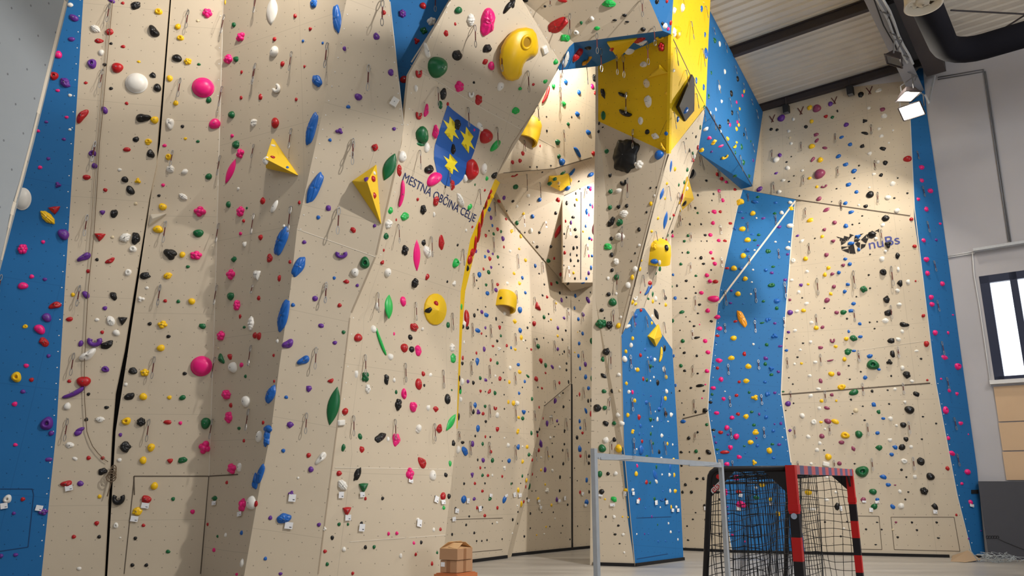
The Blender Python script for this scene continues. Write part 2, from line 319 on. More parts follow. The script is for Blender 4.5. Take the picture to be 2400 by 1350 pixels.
for key, sec, mk, phrase, pts, thick in PAN:
    if pts[0] == 'strip':
        a0, c0 = [P(*p) for p in pts[1]], [P(*p) for p in pts[2]]
        def mono(L):
            o = [L[0]]
            for p in L[1:]: 
                if p.z > o[-1].z + .01: o.append(p)
            return o
        a0, c0 = mono(a0), mono(c0); zl, zh = max(a0[0].z, c0[0].z), min(a0[-1].z, c0[-1].z)
        zs = sorted(set([round(p.z, 3) for p in a0 + c0 if zl < p.z < zh])); zz = []
        for z in zs:
            if not zz or z - zz[-1] > .25: zz.append(z)
        def at_(L, z):
            for p, q in zip(L, L[1:]):
                if p.z <= z <= q.z: return p + (q - p) * ((z - p.z) / (q.z - p.z))
            return L[-1]
        a = [a0[0]] + [at_(a0, z) for z in zz] + [a0[-1]]; c = [c0[0]] + [at_(c0, z) for z in zz] + [c0[-1]]; n = len(a)
        vs = a + c; f = [(i, n + i, n + i + 1, i + 1) for i in range(n - 1)]
    else:
        vs = [P(*p) for p in pts]; f = [tuple(range(len(vs)))]
    t = tris_of(vs, f)
    nrm = Vector((0, 0, 0)); cen = sum(vs, Vector()) / len(vs); fx = []
    for q in t:
        nn = (vs[q[1]] - vs[q[0]]).cross(vs[q[2]] - vs[q[0]])
        if nn.dot(CAM - vs[q[0]]) < 0: q = q[::-1]; nn = -nn
        fx.append(q); nrm += nn
    nrm.normalize(); hu = UP.cross(nrm)
    if hu.length < .1: hu = Vector((1, 0, 0))
    hu.normalize(); hv = nrm.cross(hu)
    k = len(BV); BV += vs
    for q in fx:
        BF.append(tuple(i + k for i in q)); BID.append(key)
        BN.append((vs[q[1]] - vs[q[0]]).cross(vs[q[2]] - vs[q[0]]).normalized())
    # solid board: front skin, back skin, rims
    n0 = len(vs); allv = vs + [v - nrm * thick for v in vs] + vs; allf = [tuple(i + 2 * n0 for i in q) for q in fx] + [tuple(i + n0 for i in q[::-1]) for q in fx]; nfr = len(fx)
    ec = {}
    for q in fx:
        for i in range(3):
            e = (q[i], q[(i + 1) % 3]); ec[e] = ec.get(e, 0) + 1
    for (i, j) in ec:
        if (j, i) not in ec: allf.append((j, i, i + n0, j + n0))
    root = ROOT[sec]
    o = mesh_obj({'b': 'beige_panel', 't': 'beige_panel', 'u': 'blue_panel', 'y': 'yellow_panel', 'g': 'grey_panel'}[mk], [v - root.location for v in allv], allf, PM[mk], root)
    if pts[0] == 'strip':
        for p_ in o.data.polygons[:nfr]: p_.use_smooth = True
    if key != 'G' and thick > .05 and mk in 'bt': o.data.materials.append(edge_m)
    uvl = o.data.uv_layers.new(name='UVMap')
    for p_ in o.data.polygons:
        for li in p_.loop_indices:
            v = allv[o.data.loops[li].vertex_index] - cen; uvl.data[li].uv = (v.dot(hu), v.dot(hv))
    PINFO[key] = (sec, phrase, nrm)
BVH = BVHTree.FromPolygons(BV, BF)
def hit(px, py, only=None):
    d = ray(px, py).normalized(); loc, nn, idx, dist = BVH.ray_cast(CAM, d)
    if loc is None: return None
    return loc, BN[idx] if BN[idx].dot(d) < 0 else -BN[idx], BID[idx]
def frame(loc, n, px, py):
    """in-plane axes: e1 follows image right, e2 image up; kx, ky the foreshortening"""
    d = (loc - CAM).normalized(); D = proj(loc)[2]
    e1 = Vector((1, 0, 0)) - n * n.x
    if e1.length < .12: e1 = UP.cross(n)
    e1.normalize(); e2 = n.cross(e1)
    if e2.dot(Vector((0, -ST, CT))) < 0: e2 = -e2; e1 = -e1 if e1.x < 0 else e1
    p1, p2 = proj(loc + e1 * .1), proj(loc + e2 * .1); p0 = proj(loc); u = F / D * .1
    kx = math.hypot(p1[0] - p0[0], p1[1] - p0[1]) / u; ky = math.hypot(p2[0] - p0[0], p2[1] - p0[1]) / u
    return e1, e2, max(kx, .25), max(ky, .25), D / F
def ribbon(name, pts, w, m, parent, off=.006, closed=False, wpx=None):
    """thin strip laid on the wall along image points"""
    ps = []
    for a, c in zip(pts, pts[1:]):
        n = max(1, int(math.hypot(a[0] - c[0], a[1] - c[1]) / 14))
        for i in range(n): ps.append((a[0] + (c[0] - a[0]) * i / n, a[1] + (c[1] - a[1]) * i / n))
    ps.append(pts[-1]); H = [hit(*p) for p in ps]; H = [h for h in H if h]
    mb = MB()
    for h, g in zip(H, H[1:]):
        if (h[0] - g[0]).length > 1.6: continue
        mb.bar(h[0] + h[1] * off / 2, g[0] + g[1] * off / 2, w, off, up=h[1])
    return mb.build(name, m, parent)
R = ROOT
# dark recess down the gap of the left wall, plus base gaps
gp = [(x, y, Y + .2) for x, y, Y in L1r]; gq = [(x + 12, y, Y + .2) for x, y, Y in L1r]
mb = MB(); n = len(gp); mb.add([P(x - 8, y, Y) for x, y, Y in gp] + [P(x + 6, y, Y) for x, y, Y in gq], [(i, n + i, n + i + 1, i + 1) for i in range(n - 1)])
mb.build('gap_backing', m_gap, R['left'])
ribbon('corner_crack', [(1341,1287),(1340,1000),(1340,900),(1338,690)], .07, m_gap, R['recess'])
ribbon('corner_crack', [(1361,655),(1362,450)], .025, m_dark, R['recess'])
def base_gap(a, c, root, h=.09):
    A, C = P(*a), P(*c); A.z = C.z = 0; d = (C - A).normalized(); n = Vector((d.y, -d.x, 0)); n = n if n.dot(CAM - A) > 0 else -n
    mb = MB(); mb.box((A + C) / 2 + UP * h / 2 - n * .0 + n * .02, d * (C - A).length / 2, n * .02, UP * h / 2); mb.build('base_black_strip', m_gap, root)  # black strip along the wall foot
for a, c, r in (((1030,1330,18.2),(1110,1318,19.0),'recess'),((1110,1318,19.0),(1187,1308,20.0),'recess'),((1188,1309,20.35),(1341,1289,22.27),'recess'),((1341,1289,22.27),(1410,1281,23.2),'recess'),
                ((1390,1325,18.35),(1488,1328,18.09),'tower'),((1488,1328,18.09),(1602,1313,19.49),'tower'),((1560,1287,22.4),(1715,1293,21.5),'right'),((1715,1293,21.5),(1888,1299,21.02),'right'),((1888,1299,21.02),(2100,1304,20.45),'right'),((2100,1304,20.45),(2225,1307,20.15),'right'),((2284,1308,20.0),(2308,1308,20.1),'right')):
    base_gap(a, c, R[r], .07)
# board joints and hatches seen on the walls
mseam = mat('dark joint', rgb(92, 80, 66), .8); mlite = mat('light joint', rgb(226, 216, 198), .6); mbj = mat('blue joint', rgb(18, 62, 108), .8)
for sec, pts, w, mm in [('left', [(315,1160),(314,1116),(490,1116),(558,1112)], .02, mseam), ('left', [(291,1345),(315,1116)], .015, mseam), ('left', [(470,1345),(490,1116)], .02, mseam),
    ('crest', [(820,745),(789,1011),(746,1345)], .022, edge_m), ('crest', [(940,340),(882,597)], .03, edge_m), ('crest', [(880,602),(824,732)], .03, edge_m), ('crest', [(696,537),(880,602)], .012, mlite), ('crest', [(962,152),(1140,260),(1300,345)], .01, mlite),
    ('crest', [(1222,2),(1262,75),(1313,147)], .015, mlite), ('crest', [(785,1096),(1050,1100)], .01, mlite), ('crest', [(820,1270),(1044,1254)], .01, mlite), ('crest', [(885,335),(850,440)], .004, mlite),
    ('crest', [(964,146),(1055,4)], .03, mlite), ('crest', [(946,292),(914,4)], .015, mlite), ('crest', [(1160,421),(1200,338),(1262,246),(1309,166)], .03, edge_m),
    ('left', [(524,0),(514,337),(505,674),(494,1011),(490,1116)], .02, mlite), ('near', [(153,2),(72,335),(47,430),(30,488),(3,610)], .06, mlite),
    ('recess', [(1165,475),(1200,520),(1318,660)], .03, mseam), ('recess', [(1275,951),(1337,899)], .03, mseam), ('recess', [(1055,1218),(1178,1214)], .012, mseam), ('recess', [(1060,1298),(1177,1288)], .012, mseam), ('recess', [(1180,405),(1300,395),(1401,365)], .03, mseam),
    ('tower', [(1567,362),(1550,412),(1500,617),(1458,782)], .035, mseam), ('tower', [(1636,352),(1560,560),(1509,720)], .02, mseam), ('tower', [(1573,82),(1653,250)], .025, m_dark), ('tower', [(1488,1326),(1462,1050),(1456,790)], .015, edge_m), ('tower', [(1491,1214),(1573,1211)], .012, mbj), ('tower', [(1492,1310),(1565,1298)], .012, mbj),
    ('tower', [(1600,200),(1545,320)], .002, m_dark),
    ('right', [(1586,985),(1655,968)], .03, mseam), ('right', [(1865,468),(1940,479),(2133,506)], .035, mseam), ('right', [(1832,925),(2180,898)], .035, mseam), ('right', [(1864,471),(1800,556),(1710,674),(1684,710)], .05, mlite), ('right', [(1740,445),(1727,492),(1687,674),(1663,886),(1659,961)], .02, mlite), ('right', [(1659,961),(1666,1011),(1715,1290)], .02, mlite),
    ('right', [(1864,470),(1853,592),(1836,804),(1831,924),(1854,1084)], .025, mlite), ('right', [(2133,280),(2143,487),(2158,612),(2183,822),(2193,899),(2243,1161),(2279,1305)], .025, mlite),
    ('right', [(2088,1212),(2236,1212),(2250,1292)], .012, mseam), ('right', [(2088,1212),(2096,1288),(2250,1292)], .012, mseam), ('right', [(2008,1209),(2060,1210),(2067,1288),(2015,1287)], .012, mseam), ('right', [(2004,822),(2185,797)], .006, mlite),
    ('left', [(0,1146),(76,1146),(79,1160),(66,1282),(0,1292)], .014, mbj), ('wing', [(1655,250),(1763,436)], .03, m_dark)]:
    ribbon('panel_joint', pts, w, mm, R[sec])
# white edge screws dotted along the board edges, one part per section
def screws(sec, lines, sp=34):
    mb = MB()
    for pts, dx in lines:
        for a, c in zip(pts, pts[1:]):
            n = max(1, int(math.hypot(a[0] - c[0], a[1] - c[1]) / sp))
            for i in range(n):
                x, y = a[0] + (c[0] - a[0]) * i / n + dx, a[1] + (c[1] - a[1]) * i / n; h = hit(x, y)
                if h: mb.tube([h[0], h[0] + h[1] * .006], .012, 6)
    o = mb.build('edge_screws', m_white, R[sec]); o['kind'] = 'stuff'
screws('left', [([(195,0),(174,337),(152,674),(132,1011),(98,1340)], -7), ([(524,0),(514,337)], -6)])
screws('crest', [([(740,337),(812,0)], 9), ([(947,292),(912,0)], -5), ([(947,292),(964,144),(1057,0)], 8), ([(1222,0),(1313,147)], 4), ([(696,537),(739,337)], 9), ([(882,597),(940,340)], 10), ([(820,745),(790,1011)], 8), ([(1076,761),(1070,1011)], -5)])
screws('right', [([(1686,680),(1659,961),(1715,1290)], 5), ([(1830,924),(1854,1084)], -4), ([(2193,899),(2243,1161),(2280,1300)], 5)], 24)

# ---------------------------------------------------------------- volumes bolted on the walls
VOLS = {}
m_ywood = mat('yellow volume', YEL, .55, noise=.04, nscale=3)
m_bvol = mat('black volume', (.025, .022, .02, 1), .75)
def add_bvh(verts, faces, key):
    global BVH
    k = len(BV); BV.extend(verts)
    for f in faces:
        BF.append(tuple(i + k for i in f)); BID.append(key)
        BN.append((verts[f[1]] - verts[f[0]]).cross(verts[f[2]] - verts[f[0]]).normalized())
def pyramid(label, base, apex, h, m, name='wall_volume', lip=True):
    """pyramid volume: base corners on the wall, apex lifted h off it"""
    hs = [hit(*p) for p in base]; n = sum((q[1] for q in hs), Vector()).normalized(); key = hs[0][2]
    vs = [q[0] for q in hs]; c0 = sum(vs, Vector()) / len(vs); d = ray(*apex)
    k = ((c0 + n * h) - CAM).dot(n) / d.dot(n); ap = CAM + d * k
    N = len(vs); low = [v + n * .04 for v in vs]; V = vs + low + [ap]
    fs = [(i, (i + 1) % N, N + (i + 1) % N, N + i) for i in range(N)] + [(N + i, N + (i + 1) % N, 2 * N) for i in range(N)]
    # face outwards
    ff = []
    for f in fs:
        nn = (V[f[1]] - V[f[0]]).cross(V[f[2]] - V[f[0]]); cc = sum((V[i] for i in f), Vector()) / len(f)
        ff.append(f if nn.dot(cc - (c0 - n * .05)) > 0 else f[::-1])
    o = mesh_obj(name, [v - c0 for v in V], ff, m); o.location = c0
    bv = o.modifiers.new('b', 'BEVEL'); bv.width = .012; bv.segments = 2
    tag(o, label, 'climbing volume'); add_bvh(V, [f[:3] for f in ff] + [(f[0], f[2], f[3]) for f in ff if len(f) == 4], key)
    return o
pyramid('yellow wooden pyramid volume on the shaded beige panel, white knob at its corner', [(641,325),(699,411),(626,395)], (622,372), .38, m_ywood)
pyramid('tall yellow pyramid volume left of the crest, with purple and red holds on it', [(882,386),(893,526),(825,425)], (861,427), .42, m_ywood)
pyramid('beige triangular wooden volume low profile beside the dark wall gap', [(354,503),(391,501),(349,531)], (357,512), .10, mat('raw volume', rgb(200, 190, 170), .7))
pyramid('yellow triangular volume hanging from the blue soffit', [(1423,97),(1494,88),(1450,136)], (1430,112), .22, m_ywood)
pyramid('black kite-shaped volume on the lit yellow prow, blue hold at its foot', [(1619,174),(1625,185),(1624,260),(1603,285),(1584,251)], (1592,249), .16, m_bvol)
pyramid('small yellow wedge volume on the underside of the yellow prow', [(1520,183),(1548,151),(1567,171),(1545,176)], (1545,160), .12, m_ywood)
pyramid('yellow six-sided volume on the beige recess soffit', [(1287,412),(1330,406),(1340,420),(1330,440),(1311,446),(1284,432)], (1308,424), .12, m_ywood)
pyramid('yellow kite volume behind the column flank with red and black holds', [(1610,414),(1625,467),(1593,497),(1590,478),(1600,450)], (1605,462), .15, m_ywood)
pyramid('small yellow pyramid volume at the top of the blue column face', [(1517,788),(1541,760),(1549,788),(1535,812)], (1533,795), .16, m_ywood)
pyramid('round faceted yellow dome volume right of the crest lettering, red and black holds on it', [(1018.7 + 25.5 * math.cos(a * math.pi / 9), 725 - 37 * math.sin(a * math.pi / 9)) for a in range(18)], (1028, 728), .24, m_ywood)
BVH = BVHTree.FromPolygons(BV, BF)
def bucket(label, px, py, wpx, lpx, ang, open_low=True):
    """half-cylinder volume, open at its lower end"""
    loc, n, key = hit(px, py); e1, e2, kx, ky, u = frame(loc, n, px, py); a = math.radians(ang)
    ax = (e2 * math.cos(a) + e1 * math.sin(a)); sx = ax.cross(n).normalized(); w = wpx * u / kx / 2; l = lpx * u / ky / 2
    V, Fc = [], []; N = 14
    rings = [(-1, 1.0, 1.0), (-.2, 1.0, 1.0), (.55, .96, .9), (.85, .85, .7), (1, .6, .35)]
    for t, s, hh in rings:
        for j in range(N + 1):
            q = math.pi * j / N; V.append(loc + ax * l * t + sx * w * s * math.cos(q) + n * (w * 1.15 * hh * math.sin(q)))
    M_ = N + 1
    for i in range(len(rings) - 1):
        for j in range(N): Fc.append((i * M_ + j, i * M_ + j + 1, (i + 1) * M_ + j + 1, (i + 1) * M_ + j))
    Fc.append(tuple(range(4 * M_, 5 * M_)))
    # inner shell and floor of the mouth
    k = len(V)
    for t, s in ((-1, .86), (-.3, .8)):
        for j in range(N + 1):
            q = math.pi * j / N; V.append(loc + ax * l * t + sx * w * s * math.cos(q) + n * (w * 1.15 * s * math.sin(q)))
    for j in range(N): Fc += [(j + 1, j, k + j, k + j + 1), (k + j + 1, k + j, k + M_ + j, k + M_ + j + 1)]
    Fc.append(tuple(range(k + M_, k + 2 * M_)))
    o = mesh_obj('bucket_volume', [v - loc for v in V], Fc, m_ywood); o.location = loc
    es = o.modifiers.new('e', 'EDGE_SPLIT'); es.split_angle = .7; o.data.polygons.foreach_set('use_smooth', [True] * len(o.data.polygons))
    tag(o, label, 'climbing volume', 'yellow half-round volumes'); add_bvh(V, [f[:3] for f in Fc[:4 * N]] + [(f[0], f[2], f[3]) for f in Fc[:4 * N]], key)
bucket('yellow half-round volume at the lamp-lit edge, above the recess soffit', 1238, 305, 44, 62, 22)
bucket('yellow half-round volume on the recess wall below the crest', 1183, 705, 38, 44, 12)
bucket('yellow half-round volume on the column flank, blue hold in its mouth', 1537, 588, 34, 52, 5)
BVH = BVHTree.FromPolygons(BV, BF)
# the big yellow comma-shaped macro with an eye hole
def macro(pts, holec, holer, label):
    hs = hit(1215, 125); n = hs[1]; c0 = hs[0]
    def onp(x, y, h=0):
        d = ray(x, y); k = ((c0 + n * (.02 + h)) - CAM).dot(n) / d.dot(n); return CAM + d * k
    bm = bmesh.new(); cx, cy = 1216, 130
    rings = [(1.0, -.05), (1.0, .06), (.94, .15), (.84, .21)]
    import bisect
    cen = [sum(p[0] for p in pts) / len(pts), sum(p[1] for p in pts) / len(pts)]
    def inset(k):   # shrink towards the local centre line by moving along the edge normals
        out = []; N = len(pts); d = (1 - k) * 55
        for i in range(N):
            a, b_, c = pts[i - 1], pts[i], pts[(i + 1) % N]
            tx, ty = c[0] - a[0], c[1] - a[1]; l = math.hypot(tx, ty) or 1
            out.append((b_[0] - ty / l * d * SGN, b_[1] + tx / l * d * SGN))
        return out
    area = sum(pts[i - 1][0] * pts[i][1] - pts[i][0] * pts[i - 1][1] for i in range(len(pts))); SGN = 1 if area > 0 else -1
    prev = None
    for k, h in rings:
        cur = [bm.verts.new(onp(x, y, h)) for x, y in inset(k)]
        if prev:
            for i in range(len(cur)): bm.faces.new((prev[i - 1], prev[i], cur[i], cur[i - 1]))
        prev = cur
    top = bm.faces.new(prev); bmesh.ops.triangulate(bm, faces=[top]); bmesh.ops.recalc_face_normals(bm, faces=bm.faces[:])
    me = bpy.data.meshes.new('macro_hold'); 
    for v in bm.verts: v.co -= c0
    bm.to_mesh(me); bm.free(); me.polygons.foreach_set('use_smooth', [True] * len(me.polygons)); o = bpy.data.objects.new('macro_hold', me); COL.objects.link(o); o.location = c0
    me.materials.append(HM['y']); tag(o, label, 'climbing hold')
    # eye hollow: a ring lip with a disc, shade put into its colour
    ctr = onp(holec[0], holec[1], .215) - c0; e1, e2, kx, ky, u = frame(hs[0], n, *holec)
    ring = [ctr + (e1 * math.cos(t) * holer * u / kx + e2 * math.sin(t) * holer * 1.3 * u / ky) for t in [i * math.pi / 12 for i in range(24)]]
    mb = MB(); mb.tube(ring, .03, 8, closed=True); mb.build('eye_rim', HM['y'], o, True, origin=(0, 0, 0))
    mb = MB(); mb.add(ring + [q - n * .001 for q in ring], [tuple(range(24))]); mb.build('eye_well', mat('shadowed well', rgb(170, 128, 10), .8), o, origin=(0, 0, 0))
    bb = [onp(x, y, .16) for x, y in pts]; add_bvh(bb, [(0, i, i + 1) for i in range(1, len(bb) - 1)], 'M')
HC = {'r': (178, 18, 24), 'p': (236, 22, 122), 'g': (8, 98, 52), 'G': (30, 176, 76), 'k': (11, 10, 11), 'w': (232, 228, 218), 'y': (240, 192, 12), 'b': (20, 96, 178), 'v': (98, 44, 140), 'n': (214, 196, 160), 'm': (142, 62, 92), 'o': (240, 158, 20)}
CN = {'r': 'red', 'p': 'pink', 'g': 'dark green', 'G': 'bright green', 'k': 'black', 'w': 'white', 'y': 'yellow', 'b': 'blue', 'v': 'purple', 'n': 'cream', 'm': 'mauve', 'o': 'orange'}
HM = {k: mat(CN[k] + ' resin', rgb(*v), .38 if k != 'k' else .42, noise=.06, nscale=9, bump=.25) for k, v in HC.items()}
def ZP(s, ox, oy, pts): return [(ox + x / s, oy + y / s) for x, y in pts]
macro(ZP(2.8125, 1000, 0, [(655,180),(600,188),(560,210),(520,255),(492,310),(480,380),(484,440),(498,490),(525,525),(565,535),(605,522),(628,490),(630,455),(640,425),(662,395),(690,372),(715,372),(732,350),(737,310),(732,262),(722,222),(700,192)]), (1234.5, 99), 11, 'huge yellow comma-shaped macro hold with a round eye hollow, below the overhang')
BVH = BVHTree.FromPolygons(BV, BF)
